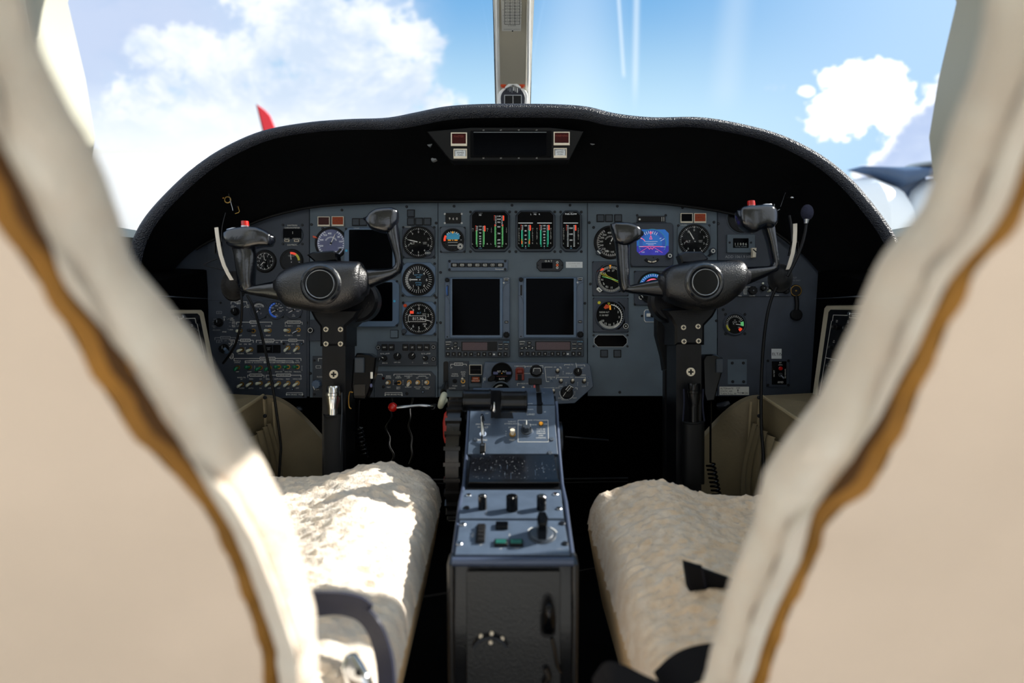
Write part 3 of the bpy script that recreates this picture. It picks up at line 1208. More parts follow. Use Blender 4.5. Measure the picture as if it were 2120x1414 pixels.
# ------------------------------------------------------------------ instruments
def octo(x0, y0, x1, y1, c):
    return [(x0 + c, y1), (x1 - c, y1), (x1, y1 - c), (x1, y0 + c), (x1 - c, y0), (x0 + c, y0), (x0, y0 + c), (x0, y1 - c)]


def screws(t, pts, r=2.6, z=0, m='black'):
    for x, y in pts:
        b = t.mb()
        b.disc(x, y, r, z, z + 1.3, m, .4, 12)
        b.disc(x, y, r * .45, z + 1.3, z + 1.5, 'dark_metal', 0, 6)
        t.part(b, 'screw')


def gauge(name, label, cx, cy, r, box=None, bezel='bezel', face='face', chamf=7, cat='instrument', ringm='black', z=4, scr=True):
    t = Thing(name, label, cat, (cx, cy), PANEL)
    b = t.mb()
    if box:
        x0, y0, x1, y1 = box
        b.prism(octo(x0, y0, x1, y1, chamf), 0, z, bezel, 1)
        zz = z
    else:
        b.disc(cx, cy, r + 5, 0, 2, 'black' if ringm == 'black' else bezel, .8, 40)
        zz = 2
    b.ring(cx, cy, r, r + 3.2, zz, zz + 3, ringm, bev=.8)
    t.part(b, 'bezel')
    if box and scr:
        screws(t, [(x0 + 2, y0 + 2), (x1 - 2, y0 + 2), (x0 + 2, y1 - 2), (x1 - 2, y1 - 2)], 2.6, 1)
    b = t.mb()
    b.disc(cx, cy, r + .4, zz, zz + .4, face, 0, 40)
    b.z = zz + .4
    t.z = zz + .4
    return t, b


def glassd(t, cx, cy, r):
    b = t.mb()
    b.disc(cx, cy, r + .3, t.z + 1.9, t.z + 2.1, 'dial_glass', 0, 40)
    t.part(b, 'cover_glass')


def needle(t, cx, cy, ang, r, w=1.6, m='white', name='needle', tail=4):
    b = t.mb()
    b.ray(cx, cy, ang, -tail, r * .72, w, m, t.z + .8)
    b.ray(cx, cy, ang, r * .72, r, w * .9, m, t.z + .8, w1=.3)
    b.disc(cx, cy, 2.2, t.z, t.z + 1.3, 'black', 0, 12)
    t.part(b, name)


def nums(b, cx, cy, r, items, h, m='white'):
    for a, s_ in items:
        u = math.radians(a)
        b.text(cx + r * math.sin(u), cy - r * math.cos(u), h, s_, m, b.z)


# left standby chronometer
t = Thing('chronometer', 'round black digital chronometer near the upper left of the panel', 'clock', (606, 487))
b = t.mb()
b.disc(606, 487, 22, 0, 2.5, 'unit_dark', .8, 36)
t.part(b, 'bezel')
screws(t, [(586, 466), (626, 466), (586, 505), (626, 505)])
b = t.mb()
b.rect(587, 474, 625, 495, 2.5, 3, 'screen', 1)
t.part(b, 'display')
b = t.mb()
b.text(606, 467, 3, 'DAVTRON', 'mark', 2.5)
b.text(606, 472, 3, 'CHRONOMETER', 'mark', 2.5)
b.text(606, 507.5, 3, 'DAVTRON', 'mark', 2.5)
b.text(595, 494.5, 2.4, 'SELECT', 'mark', 3)
b.text(615, 494.5, 2.4, 'CONTROL', 'mark', 3)
b.disc(607, 481, .8, 3, 3.3, 'white', 0, 8)
b.disc(607, 484, .8, 3, 3.3, 'white', 0, 8)
t.part(b, 'lettering')
for x in (595, 615):
    b = t.mb()
    b.rect(x - 5, 496.5, x + 5, 501, 2.5, 4, 'cream', .6, .4)
    b.rect(x - 3.6, 497.6, x + 3.6, 500, 4, 4.3, 'black')
    t.part(b, 'button')

t, b = gauge('clock', 'small black round clock half hidden by the left yoke grip', 549, 541, 19, ringm='black', cat='clock')
b.ticks(549, 541, 14.5, 17.5, 0, 330, 12, 1.2, 'mark', b.z)
b.ticks(549, 541, 16.3, 17.5, 0, 354, 60, .5, 'mark', b.z)
nums(b, 549, 541, 11.5, [(30, '1'), (90, '3'), (150, '5'), (270, '9'), (300, '10'), (330, '11'), (210, '7')], 3.6, 'mark')
t.part(b, 'dial')
needle(t, 549, 541, 225, 13)
needle(t, 549, 541, 352, 15, 1.2, 'mark')
glassd(t, 549, 541, 19)

t, b = gauge('angle_gauge', 'round black gauge with red and yellow arc above the left yoke hub', 604, 540, 19.5)
b.ring(604, 540, 13.5, 18, b.z, b.z + .4, 'lit_red', -8, 35)
b.ring(604, 540, 13.5, 18, b.z, b.z + .4, 'yellow', 35, 88)
b.ticks(604, 540, 15, 18, 100, 180, 4, 1, 'mark', b.z)
b.text(604, 530, 3, 'ANGLE OF\nATTACK', 'mark', b.z, w=14)
t.part(b, 'dial')
needle(t, 604, 540, -6, 15, 1.4)
glassd(t, 604, 540, 19.5)

t, b = gauge('airspeed_indicator', 'round airspeed indicator with violet glass reflection coloured into its face left of the left displays', 686, 504, 29, face='asi_face')
b.ticks(686, 504, 24, 28, 30, 330, 31, .9, 'lit_white', b.z)
b.ticks(686, 504, 26, 28, 30, 330, 61, .5, 'lit_white', b.z)
nums(b, 686, 504, 20.5, [(-8, '400'), (-35, '350'), (-70, '300'), (-105, '250'), (50, '80'), (80, '100'), (118, '140'), (150, '180')], 3.6, 'lit_white')
b.ticks(686, 504, 11, 14, -60, 60, 15, .5, 'lit_white', b.z)
b.ring(686, 504, 21, 26, b.z, b.z + .4, 'black', 118, 150)
t.part(b, 'dial')
b = t.mb()
b.prism([(650, 489), (656, 490.5), (659, 494.5), (652, 494), (650, 492)], 5, 9, 'orange_cap', .3)
t.part(b, 'speed_bug', label='orange speed bug')
needle(t, 686, 504, 25, 23, 1.8)
glassd(t, 686, 504, 29)

# left displays
for i, (y0, y1, lab) in enumerate(((472, 571, 'upper'), (580, 677, 'lower'))):
    t = Thing('flight_display', '%s of the two unlit flight displays behind the left yoke' % lab, 'display', (770, (y0 + y1) / 2))
    b = t.mb()
    b.prism(octo(714, y0, 827, y1, 9), 0, 8, 'bezel_blue', 1.4)
    t.part(b, 'bezel')
    b = t.mb()
    b.rect(724.5, y0 + 5, 814, y1 - 12, 8, 8.6, 'screen', 2)
    t.part(b, 'screen', label='glossy black screen')
    screws(t, [(718, y0 + 3), (823, y0 + 3), (718, y1 - 3), (823, y1 - 3)], 2.4, 6.5)
    b = t.mb()
    b.disc(719, y0 + 48, 2.6, 8, 9, 'horizon_blue', .5, 12)
    b.disc(818, y0 + 44, 2.6, 8, 9, 'horizon_blue', .5, 12)
    t.part(b, 'light_sensor', label='small teal light sensors beside the screen')
    b = t.mb()
    b.text(740, y0 + 1.8, 2, 'COLLINS', 'mark', 8)
    t.part(b, 'lettering')

# encoder altimeter (upper), vertical speed, altimeter on the right of the left displays
for cx, lab, zz in ((867, 'black altimeter with ALT lettering right of the upper left display', 0), (1436, 'black altimeter with ALT lettering above the right yoke hub', 1)):
    cy = 502 if not zz else 498
    t, b = gauge('altimeter', lab, cx, cy, 30, (cx - 34, cy - 33, cx + 34, cy + 33), bezel='panel_dark' if not zz else 'panel')
    b.ticks(cx, cy, 25, 29, 0, 324, 10, 1.4, 'mark', b.z)
    b.ticks(cx, cy, 26.5, 29, 0, 352.8, 50, .6, 'mark', b.z)
    nums(b, cx, cy, 21, [(0, '0'), (36, '1'), (72, '2'), (108, '3'), (144, '4'), (180, '5'), (216, '6'), (252, '7'), (324, '9')], 4.2, 'mark')
    b.text(cx - 13, cy + 2.5, 4.2, 'ALT', 'white', b.z)
    b.text(cx + 13, cy + 2, 4.5, 'CABIN\nPRESS', 'mark', b.z, w=8)
    t.part(b, 'dial')
    needle(t, cx, cy, 283 if not zz else 330, 24, 2)
    glassd(t, cx, cy, 30)
    b = t.mb()
    if zz:
        b.knob(cx + 37, cy + 23, 7, 2, 12, 'unit_dark', 10)
        b.ring(cx + 37, cy + 23, 2.5, 4, 12, 12.4, 'mark')
    else:
        b.knob(cx + 20, cy + 23, 6, 2, 10, 'unit_dark', 10)
        b.text(cx + 20, cy + 23, 3, 'BARO', 'white', 10)
    t.part(b, 'setting_knob')
    b = t.mb()
    b.text(cx - 22, cy - 31.5, 2.4, 'COLLINS', 'mark', 4)
    t.part(b, 'lettering')

t, b = gauge('vertical_speed_indicator', 'round vertical speed indicator with white needle pointing left', 867, 579.5, 30, (832, 544, 902, 614), bezel='bezel_blue', chamf=10)
b.ticks(867, 579.5, 21, 28, 0, 350, 36, .8, 'mark', b.z)
b.ticks(867, 579.5, 22, 27, 225, 315, 31, .5, 'white', b.z)
nums(b, 867, 579.5, 17, [(0, '2'), (42, '4'), (90, '6'), (138, '4'), (180, '2'), (218, '1'), (270, '0'), (322, '1')], 5.6)
b.text(867, 572, 7, 'INST VERT\nSPEED', 'cyan_text', b.z, w=17)
b.text(867, 588, 7, 'FT/MIN\nX1000', 'cyan_text', b.z, w=12)
t.part(b, 'dial')
needle(t, 867, 579.5, 270, 20, 2.2)
glassd(t, 867, 579.5, 30)

t, b = gauge('altimeter', 'altimeter with digit drum reading 1300 at the foot of the left column of dials', 868, 659, 30.5, (833, 625, 903, 694), bezel='bezel_blue', chamf=8)
b.ticks(868, 659, 24.5, 29.5, 0, 324, 10, 1.3, 'white', b.z)
b.ticks(868, 659, 26.5, 29.5, 0, 352.8, 50, .7, 'white', b.z)
nums(b, 868, 659, 20, [(0, '0'), (36, '1'), (72, '2'), (144, '4'), (180, '5'), (216, '6'), (252, '7'), (288, '8'), (324, '9')], 5.6)
b.rect(846, 654, 882, 666, b.z, b.z + .5, 'black')
for a_ in ((846, 654, 882, 654), (846, 666, 882, 666), (846, 654, 846, 666), (882, 654, 882, 666)):
    b.line(*a_, .9, 'white', b.z + .5)
b.text(866, 660, 6.4, '81300', 'white', b.z + .6)
b.text(868, 648, 3.6, 'ALT', 'cyan_text', b.z)
b.text(879, 650.5, 3, '1013', 'white', b.z)
b.text(880, 671, 3, '2992', 'white', b.z)
b.rect(849.5, 644, 857, 649.5, b.z, b.z + .9, 'lit_red')
t.part(b, 'dial')
needle(t, 868, 659, 104, 27, 1.6)
glassd(t, 868, 659, 30.5)
b = t.mb()
b.disc(839.5, 633, 3.8, 4, 6, 'orange_cap', 1, 14)
t.part(b, 'lamp', label='small orange lamp in the bezel corner')
b = t.mb()
b.knob(838, 686, 5.5, 4, 12, 'unit_dark', 10)
t.part(b, 'setting_knob')

# readout 960
t = Thing('counter', 'small black window reading 960 above the standby horizon', 'instrument', (938, 452))
b = t.mb()
b.rect(922, 441, 955, 463, 0, 1, 'black', 1)
t.part(b, 'window')
b = t.mb()
b.text(938.5, 453, 5, '9  6  0', 'white', 1)
t.part(b, 'digits')
for x, y in ((921, 443), (956, 443), (921, 462), (956, 462)):
    b = t.mb()
    b.ring(x, y, .8, 2, 0, 1.2, 'mark', n=12)
    t.part(b, 'screw')

# standby horizon
t, b = gauge('standby_horizon', 'small standby horizon with blue sky band left of the engine displays', 938, 498, 20.5, (911.5, 470.5, 963.5, 523), bezel='bezel', chamf=5, z=8)
zz = b.z
b.rect(925, 484, 952, 497, zz, zz + .3, 'horizon_blue', 3)
b.prism([(928, 486), (949, 486), (945, 483), (932, 483)], zz, zz + .3, 'horizon_blue')
b.ticks(938, 498, 14.5, 18.5, -40, 40, 7, 1, 'white', zz)
b.ticks(938, 498, 16, 18.5, -90, 90, 7, .9, 'white', zz)
b.ring(938, 498, 14.5, 18.8, zz + .2, zz + .7, 'lit_red', 262, 302)
b.prism([(935.5, 481), (940.5, 481), (938, 486)], zz, zz + .9, 'amber')
b.rect(928, 497.5, 934.5, 499.5, zz, zz + 1, 'amber')
b.rect(941.5, 497.5, 948, 499.5, zz, zz + 1, 'amber')
b.disc(938, 498.5, 1.2, zz, zz + 1, 'amber', 0, 10)
b.line(928, 503, 948, 503, .8, 'mark', zz)
b.line(929, 509, 947, 509, .8, 'mark', zz)
t.part(b, 'dial')
b = t.mb()
b.knob(954, 512, 6.5, 8, 15, 'unit_dark', 10)
b.ring(954, 512, 2.6, 4, 15, 15.4, 'white')
b.ring(954, 512, 5.2, 5.9, 15, 15.4, 'mark')
t.part(b, 'caging_knob')
glassd(t, 938, 498, 20.5)


# vertical scale engine displays
def vbar(b, x, y0, y1, segs, side, z):
    for m_, f0, f1, w in segs:
        b.rect(x - w / 2, y0 + (y1 - y0) * f0, x + w / 2, y0 + (y1 - y0) * f1, z, z + .4, m_)


def tape(b, xc, y0, y1, half, vals, green, redtop, z, cols=None, redf=.22):
    """two ticked scales with numbers between them"""
    for s_ in (-1, 1):
        xx = xc + s_ * half
        n = 15 if y1 - y0 < 50 else 20
        for i in range(n + 1):
            yv = y0 + (y1 - y0) * i / n
            b.line(xx, yv, xx - s_ * 3, yv, .8, green if i > n * redf else 'lit_white', z)
        b.rect(xx - .7, y0 + (y1 - y0) * (redf if redf else 0), xx + .7, y1 - (4 if green != 'lit_white' else 0), z, z + .4, green) if green != 'lit_white' else None
        b.rect(xx - .7 + s_ * 1.0, y0 - 1, xx + .7 + s_ * 2.2, y0 + redtop, z, z + .5, 'lit_red')
        b.line(xx, y0 - 1, xx + s_ * 2, y0 - 1, .8, 'lit_red', z)
    for f, s_ in vals:
        b.text(xc, y0 + (y1 - y0) * f, 2.9, s_, 'lit_white', z)


def vtext(b, x, y, s_, h=2.7, z=0, m='mark', st=3.9):
    for i, ch in enumerate(s_):
        b.text(x, y + i * st, h, ch, m, z)


for x0, x1, lab, kind in ((973, 1056, 'engine display with N1 and ITT tapes, leftmost of the three', 0), (1067, 1149.5, 'engine display with N2 oil tapes, middle of the three', 1), (1159.5, 1204.5, 'narrow engine display reading FUEL FLOW', 2)):
    xm = (x0 + x1) / 2
    t = Thing('engine_display', lab, 'display', (xm, 480))
    b = t.mb()
    b.prism(octo(x0, 437, x1, 522, 10), 0, 7, 'unit_dark', 2)
    t.part(b, 'bezel')
    screws(t, [(x0 + 1, 439), (x1 - 1, 439), (x0 + 1, 521), (x1 - 1, 521)], 2.8, 0)
    b = t.mb()
    b.prism(octo(x0 + 4.5, 440, x1 - 4.5, 517, 7), 7, 7.4, 'face')
    z = 7.4
    if kind == 0:
        tape(b, 994.5, 470, 511, 8, [(0, '110'), (.16, '100'), (.33, '90'), (.5, '80'), (.62, '60'), (.75, '40'), (.87, '20'), (1, '0')], 'lit_green', 10, z, redf=.2)
        tape(b, 1033, 449, 511.5, 8, [(0, '1100'), (.1, '1000'), (.2, '900'), (.35, '800'), (.57, '700'), (.78, '600'), (.89, '400'), (1, '200')], 'lit_green', 9, z, redf=.34)
        for s_ in (-1, 1):
            b.rect(1033 + s_ * 8 - .8, 466, 1033 + s_ * 8 + .8, 470, z, z + .6, 'lit_red')
        b.text(994.5, 446.5, 3.2, 'N1', 'lit_white', z)
        b.text(994.5, 443, 1.6, 'TURBINE', 'mark_dim', z)
        vtext(b, 979.5, 475, 'N1', z=z)
        vtext(b, 1009.5, 475, 'N1', z=z)
        vtext(b, 1017.5, 474, 'ITT', z=z)
        vtext(b, 1048.5, 474, 'ITT', z=z)
        for x, s_ in ((979, 'L'), (1009.5, 'R'), (1017, 'L'), (1048, 'R')):
            b.text(x, 506, 3, s_, 'mark', z)
        b.text(994.5, 515, 1.8, '% RPM', 'cyan_text', z)
    elif kind == 1:
        tape(b, 1088, 468.5, 511, 8, [(0, '100'), (.25, '80'), (.46, '60'), (.66, '40'), (.83, '20'), (1, '0')], 'lit_teal', 10, z, redf=.2)
        for s_ in (-1, 1):
            b.rect(1088 + s_ * 8 - .8, 496, 1088 + s_ * 8 + .8, 500, z, z + .6, 'yellow')
            b.rect(1088 + s_ * 7.6 - 1.2, 500, 1088 + s_ * 7.6 + 1.2, 506, z, z + .6, 'orange')
        tape(b, 1126.5, 468.5, 511, 8, [(0, '140'), (.14, '120'), (.28, '100'), (.43, '80'), (.57, '60'), (.71, '40'), (.85, '20'), (1, '0')], 'lit_teal', 9, z, redf=.2)
        b.text(1108, 445, 3, 'L    N2    R', 'lit_white', z)
        b.text(1107, 441.6, 1.6, 'TURBINE', 'mark_dim', z)
        b.line(1073, 463, 1103, 463, 1.2, 'lit_white', z)
        b.line(1112, 463, 1142, 463, 1.2, 'lit_white', z)
        for x, s_ in ((1074.5, 'OILPRESS'), (1102.5, 'OILPRESS'), (1111.5, 'OILTEMP'), (1140, 'OILTEMP')):
            vtext(b, x, 474.5, s_, 2.5, z, st=3.5)
        for x, s_ in ((1074.5, 'L'), (1102.5, 'R'), (1111.5, 'L'), (1140, 'R')):
            b.text(x, 504.5, 2.8, s_, 'mark', z)
        b.text(1088, 515, 2, 'PSI', 'cyan_text', z)
        b.text(1126.5, 515, 2, 'C', 'cyan_text', z)
    else:
        tape(b, 1181.5, 468.5, 511, 8, [(.12, '1000'), (.41, '1000'), (.7, '500'), (1, '0')], 'lit_white', 10, z, redf=.2)
        b.text(1181.5, 444.5, 3.2, 'FUEL FLOW', 'lit_white', z)
        b.text(1181.5, 441.2, 1.6, 'TURBINE', 'mark_dim', z)
        b.line(1166, 463, 1196, 463, 1.2, 'lit_white', z)
        vtext(b, 1166.5, 474.5, 'FUELQTY', 2.5, z, st=3.6)
        vtext(b, 1196.5, 474.5, 'FUELQTY', 2.5, z, st=3.6)
        b.text(1166.5, 505, 2.8, 'L', 'mark', z)
        b.text(1196.5, 505, 2.8, 'R', 'mark', z)
        b.text(1181.5, 515, 2, 'LBS', 'cyan_text', z)
    t.part(b, 'scale_face')

# seven key selector strip
t = Thing('selector_strip', 'slim grey selector strip with seven square keys below the engine displays', 'selector', (989, 550))
b = t.mb()
b.rect(928, 538.5, 1051, 561.5, 0, 4, 'unit', 2, .8)
t.part(b, 'housing')
screws(t, [(931, 541.5), (1046, 541), (931, 558.5), (1046, 558)], 2.6, 4)
for i in range(7):
    x = 941.5 + i * 15.7
    b = t.mb()
    b.rect(x - 7.4, 545, x + 7.4, 553.5, 4, 6, 'black', .8, .4)
    b.path([(x - 3.4, 547.3), (x + 3.4, 547.3), (x + 3.4, 551.4), (x - 3.4, 551.4), (x - 3.4, 547.3)], .6, 'mark', 6)
    b.text(x, 549.4, 2.4, ('NAV', 'APR', 'HDG', 'B/C', 'ALT', 'VS', 'SPD')[i], 'mark', 6)
    t.part(b, 'key')
b = t.mb()
b.text(1034, 558, 2.8, 'Honeywell', 'white', 4)
t.part(b, 'lettering')

t = Thing('air_temperature_gauge', 'black eight-sided OAT readout between engine displays and navigators', 'instrument', (1138.5, 549.5))
b = t.mb()
b.prism(octo(1111, 537, 1166, 562, 7), 0, 3, 'gloss_black', 1)
t.part(b, 'bezel')
b = t.mb()
b.rect(1121, 544, 1144, 556, 3, 3.3, 'screen', 1)
t.part(b, 'display')
b = t.mb()
b.text(1135.5, 541, 4, 'O A T', 'mark', 3)
t.part(b, 'lettering')
for y, m_ in ((543.5, 'mark'), (549.2, 'orange'), (554.8, 'mark')):
    b = t.mb()
    b.ring(1153.5, y, 1.4, 2.4, 3, 4, m_, n=14)
    t.part(b, 'button')
screws(t, [(1114, 549.5), (1163.5, 549.5)], 1.6, 3)

b = MB(PANEL, (1188, 548))
b.rect(1171.5, 542, 1206, 554.5, 0, .5, 'sticker')
b.text(1188.5, 546, 2.6, 'SQUAWK VHF', 'bar_grey', .5)
b.text(1188.5, 551, 2.6, 'ECS HB', 'bar_grey', .5)
tag(b.build('sticker'), 'small white two-line sticker right of the OAT readout', 'sticker')

# two large navigator displays and their radios
for dx, dy, lab in ((0, 0, 'left'), (152, -.8, 'right')):
    X = lambda v: v + dx
    Y = lambda v: v + dy
    t = Thing('navigation_display', '%s of the two tall unlit multifunction displays in the centre' % lab, 'display', (X(988), Y(638)))
    b = t.mb()
    b.rect(X(921.5), Y(575), X(1055.5), Y(702), 0, 5, 'unit', 1.5, 1)
    t.part(b, 'housing')
    b = t.mb()
    b.rect(X(932), Y(576), X(1041), Y(700), 5, 8, 'bezel_blue', 2, 1.2)
    b.rect(X(937), Y(578), X(1035), Y(694), 8, 8.5, 'screen', .5)
    t.part(b, 'screen', label='glossy black screen in a raised frame')
    b = t.mb()
    b.path([(X(1055), Y(585.5)), (X(1050), Y(587)), (X(1045), Y(591)), (X(1042), Y(597)), (X(1041), Y(604))], .8, 'unit_dark', 5)
    b.path([(X(921.5), Y(612)), (X(926), Y(615)), (X(930), Y(621)), (X(931.5), Y(630))], .8, 'unit_dark', 5)
    b.text(X(1048.5), Y(576.8), 2, 'GARMIN', 'mark', 5)
    t.part(b, 'lettering')
    b = t.mb()
    b.knob(X(926.5), Y(580.5), 4.6, 5, 12, 'rubber', 8)
    t.part(b, 'power_knob')
    b = t.mb()
    b.knob(X(1048.5), Y(693.5), 6.8, 5, 15, 'rubber', 9)
    b.knob(X(1048.5), Y(693.5), 4, 15, 20, 'rubber', 7)
    t.part(b, 'tuning_knob')
    for y, s_ in ((580, 'HOME'), (667, 'MSG')):
        b = t.mb()
        b.rect(X(1044.5), Y(y - 2.5), X(1052.5), Y(y + 2.5), 5, 6.5, 'black', 1.6, .4)
        b.text(X(1048.5), Y(y), 2, s_, 'mark', 6.5)
        t.part(b, 'button')
    b = t.mb()
    b.rect(X(925), Y(591), X(929), Y(613), 5, 5.3, 'black', 1)
    t.part(b, 'card_slot')
    if dx == 0:
        b = t.mb()
        b.prism([(924.5, 597), (926.5, 592.5), (927.5, 592.5), (927.5, 612), (926, 612), (924.5, 606)], 5.3, 9, 'blue_card', .3)
        t.part(b, 'data_card', label='blue data card in its slot')
    b = t.mb()
    b.ring(X(1043), Y(586), .8, 1.8, 5, 5.6, 'mark', n=12)
    b.disc(X(926.5), Y(697.5), 1.5, 5, 5.4, 'black', 0, 10)
    t.part(b, 'sensor')
    # radio below
    t = Thing('radio', '%s grey radio unit with brown window and number keys below the %s centre display' % (lab, lab), 'radio', (X(989), Y(721)))
    b = t.mb()
    b.rect(X(921.5), Y(704), X(1056), Y(739.5), 0, 7, 'unit_dark', 2, 1)
    t.part(b, 'housing')
    b = t.mb()
    b.rect(X(955.5), Y(707.3), X(1029.5), Y(727), 7, 7.3, 'black', 1)
    b.rect(X(958), Y(709), X(1027.5 if dx else 1009), Y(725), 7.3, 7.6, 'led_brown', 1)
    t.part(b, 'display_window')
    for i in range(10):
        x = 928 + i * 12 + (3 if i > 4 else 0) + (9 if i > 7 else 0) - (1.5 if i > 7 else 0)
        b = t.mb()
        b.rect(X(x - 4), Y(729), X(x + 4), Y(737), 7, 9, 'black', 1, .5)
        b.text(X(x), Y(733), 3.2, str(i), 'white', 9)
        t.part(b, 'key')
    for x, y, s_, rr in ((928.5, 713, 'IDENT', 0), (928.5, 721.5, 'VFR', 0), (943.5, 710.5, 'ON', 0), (943.5, 717.5, 'ALT', 0), (1036.5, 713, 'FUNC', 0), (1048, 713, 'CRSR', 0), (1036.5, 722, 'START', 0), (1048, 722, 'CLR', 0)):
        b = t.mb()
        b.rect(X(x - 4.3), Y(y - 2.7), X(x + 4.3), Y(y + 2.7), 7, 8.6, 'black', 2, .4)
        b.text(X(x), Y(y), 2.2, s_, 'white', 8.6)
        t.part(b, 'key')
    for x, sl in ((937, 2), (950, -2)):
        b = t.mb()
        b.prism([(X(x - 2 - sl), Y(718)), (X(x + 2 - sl), Y(718)), (X(x + 2 + sl), Y(724)), (X(x - 2 + sl), Y(724))], 7, 8.6, 'black', .4)
        b.line(X(x - sl * .5), Y(719.5), X(x + sl * .5), Y(722.5), 1.2, 'white', 8.6)
        t.part(b, 'key')
    b = t.mb()
    b.text(X(929), Y(708), 2.2, 'GARMIN', 'white', 7)
    b.text(X(1048), Y(708), 2.2, 'GTX 330', 'cyan_text', 7)
    b.rect(X(1021), Y(732), X(1025), Y(735), 7, 7.4, 'mark')
    b.disc(X(983.8), Y(733.5), 1.4, 7, 7.4, 'black', 0, 10)
    t.part(b, 'lettering')

# ---- right hand instruments
t, b = gauge('airspeed_indicator', 'round black airspeed indicator half hidden by the inner grip of the right yoke', 1264, 502, 30)
b.ticks(1264, 502, 24, 29, 30, 330, 31, 1, 'mark', b.z)
b.ticks(1264, 502, 26, 29, 30, 330, 61, .6, 'mark', b.z)
nums(b, 1264, 502, 20, [(-8, '400'), (-40, '350'), (-62, '300'), (-85, '260'), (-108, '240'), (-132, '220'), (-152, '200'), (170, '160'), (200, '180')], 3.8, 'mark')
b.ticks(1264, 502, 11, 14, -60, 60, 15, .5, 'mark', b.z)
t.part(b, 'dial')
needle(t, 1264, 502, 24, 16, 2)
glassd(t, 1264, 502, 30)
b = t.mb()
b.knob(1239, 523, 6, 1, 8, 'unit_dark', 9)
b.line(1236, 520, 1242, 526, 2.4, 'mark', 8)
t.part(b, 'setting_knob')

t = Thing('attitude_indicator', 'lit blue attitude display with slip ball behind the right yoke', 'display', (1348, 508))
b = t.mb()
b.rect(1304.5, 462, 1393, 553, 0, 6, 'panel_dark', 8, 1.5, 4)
t.part(b, 'bezel')
screws(t, [(1308, 468), (1389, 468), (1308, 551), (1389, 549)], 2.8, 3)
b = t.mb()
z = 6
b.prism(octo(1317, 476, 1383, 529, 8), 6, 6.4, 'adi_sky')
b.prism([(1317, 510), (1383, 510), (1383, 521), (1375, 529), (1325, 529), (1317, 521)], 6.4, 6.7, 'adi_ground')
b.ring(1349, 504, 27.5, 29, 6.4, 6.9, 'horizon_blue', -120, 120)
b.ring(1349, 504, 20, 28, 6.4, 6.6, 'adi_ring', -118, 118)
b.ticks(1346, 506, 21, 27, -30, 30, 7, 1.0, 'lit_white', 6.7)
b.ticks(1346, 506, 21, 25, -60, 60, 3, .9, 'lit_white', 6.7)
b.prism([(1343.5, 481), (1348.5, 481), (1346, 488)], 6.7, 7.2, 'adi_red')
b.path([(1346, 489), (1343.5, 496), (1348.5, 496), (1346, 489)], .9, 'adi_red', 6.8)
b.path([(1325, 493), (1330, 496), (1334, 500)], 1.2, 'adi_red', 6.8)
b.line(1324, 511.5, 1371, 511.5, 1.2, 'adi_red', 6.8)
b.line(1322, 511.5, 1330, 511.5, .8, 'lit_white', 7)
b.line(1366, 512, 1376, 512, .8, 'lit_white', 7)
b.line(1336, 505, 1357, 505, .6, 'lit_white', 6.8)
b.line(1333, 501, 1360, 501, .6, 'lit_white', 6.8)
b.line(1340, 508, 1352, 508, .6, 'lit_white', 6.8)
b.line(1366, 500, 1374, 495, .8, 'lit_white', 6.8)
b.path([(1340, 513), (1343, 517), (1346, 514), (1349, 517), (1352, 513)], .8, 'adi_red', 6.8)
b.path([(1322, 524), (1340, 513)], .5, 'adi_red', 6.8)
b.path([(1370, 524), (1352, 513)], .5, 'adi_red', 6.8)
b.text(1330, 523, 2.6, '0.00', 'lit_white', 6.8)
b.text(1358, 522, 2.6, 'STD', 'lit_white', 6.8)
t.part(b, 'screen', label='lit blue and violet screen')
b = t.mb()
b.ring(1348, 526, 15, 20, 6, 9, 'black', 130, 230, bev=.8)
b.ring(1348, 526, 16.2, 18.8, 9, 9.6, 'cream', 150, 178)
b.ring(1348, 526, 16.2, 18.8, 9, 9.6, 'cream', 184, 208)
t.part(b, 'slip_ball', label='curved slip indicator with cream tube')
b = t.mb()
b.knob(1384, 531, 6.5, 6, 13, 'unit_dark', 10)
b.ring(1384, 531, 2.5, 4, 13, 13.4, 'mark')
b.disc(1351, 534, 1.3, 6, 6.6, 'black', 0, 10)
t.part(b, 'setting_knob')

t = Thing('marker_light_strip', 'narrow black light strip above the blue attitude display', 'light', (1348, 454))
b = t.mb()
b.rect(1318, 447, 1378, 463, 0, 2, 'panel_dark', 1, .5)
b.rect(1320, 449, 1376, 460, 2, 4, 'black', 1, .5)
t.part(b, 'housing')
b = t.mb()
b.disc(1323.5, 455, 2, 4, 5, 'mark', 0, 12)
b.rect(1369, 450, 1370, 459, 4, 4.4, 'mark')
b.rect(1373, 450, 1374, 459, 4, 4.4, 'mark')
t.part(b, 'lens')
screws(t, [(1319, 446), (1378, 446), (1319, 462), (1378, 463)], 2.5, 1)

t, b = gauge('radio_compass', 'radio magnetic indicator with yellow and green needles right of centre', 1264, 577, 28, (1226.5, 541.5, 1300.5, 613), bezel='panel_dark', chamf=3, ringm='panel_dark')
b.prism(octo(1235, 550, 1294, 605, 11), b.z - .6, b.z + .1, 'face')
b.ticks(1264, 578, 22, 27, 0, 355, 72, .7, 'mark', b.z)
nums(b, 1264, 578, 18, [(-15, '30'), (15, '27'), (-50, '33'), (-95, 'N'), (-120, '3'), (-148, '6'), (175, '15'), (205, '12'), (232, '9')], 4, 'mark')
b.prism([(1236, 562), (1244, 555), (1251, 557), (1247, 560)], b.z, b.z + .8, 'lit_red')
b.prism([(1260, 549), (1265, 549), (1262.5, 554)], b.z, b.z + .8, 'amber')
b.rect(1262, 549, 1263, 557, b.z, b.z + .8, 'amber')
b.text(1264, 605.5, 2.4, 'NAV + NAV', 'mark', b.z)
t.part(b, 'dial')
b = t.mb()
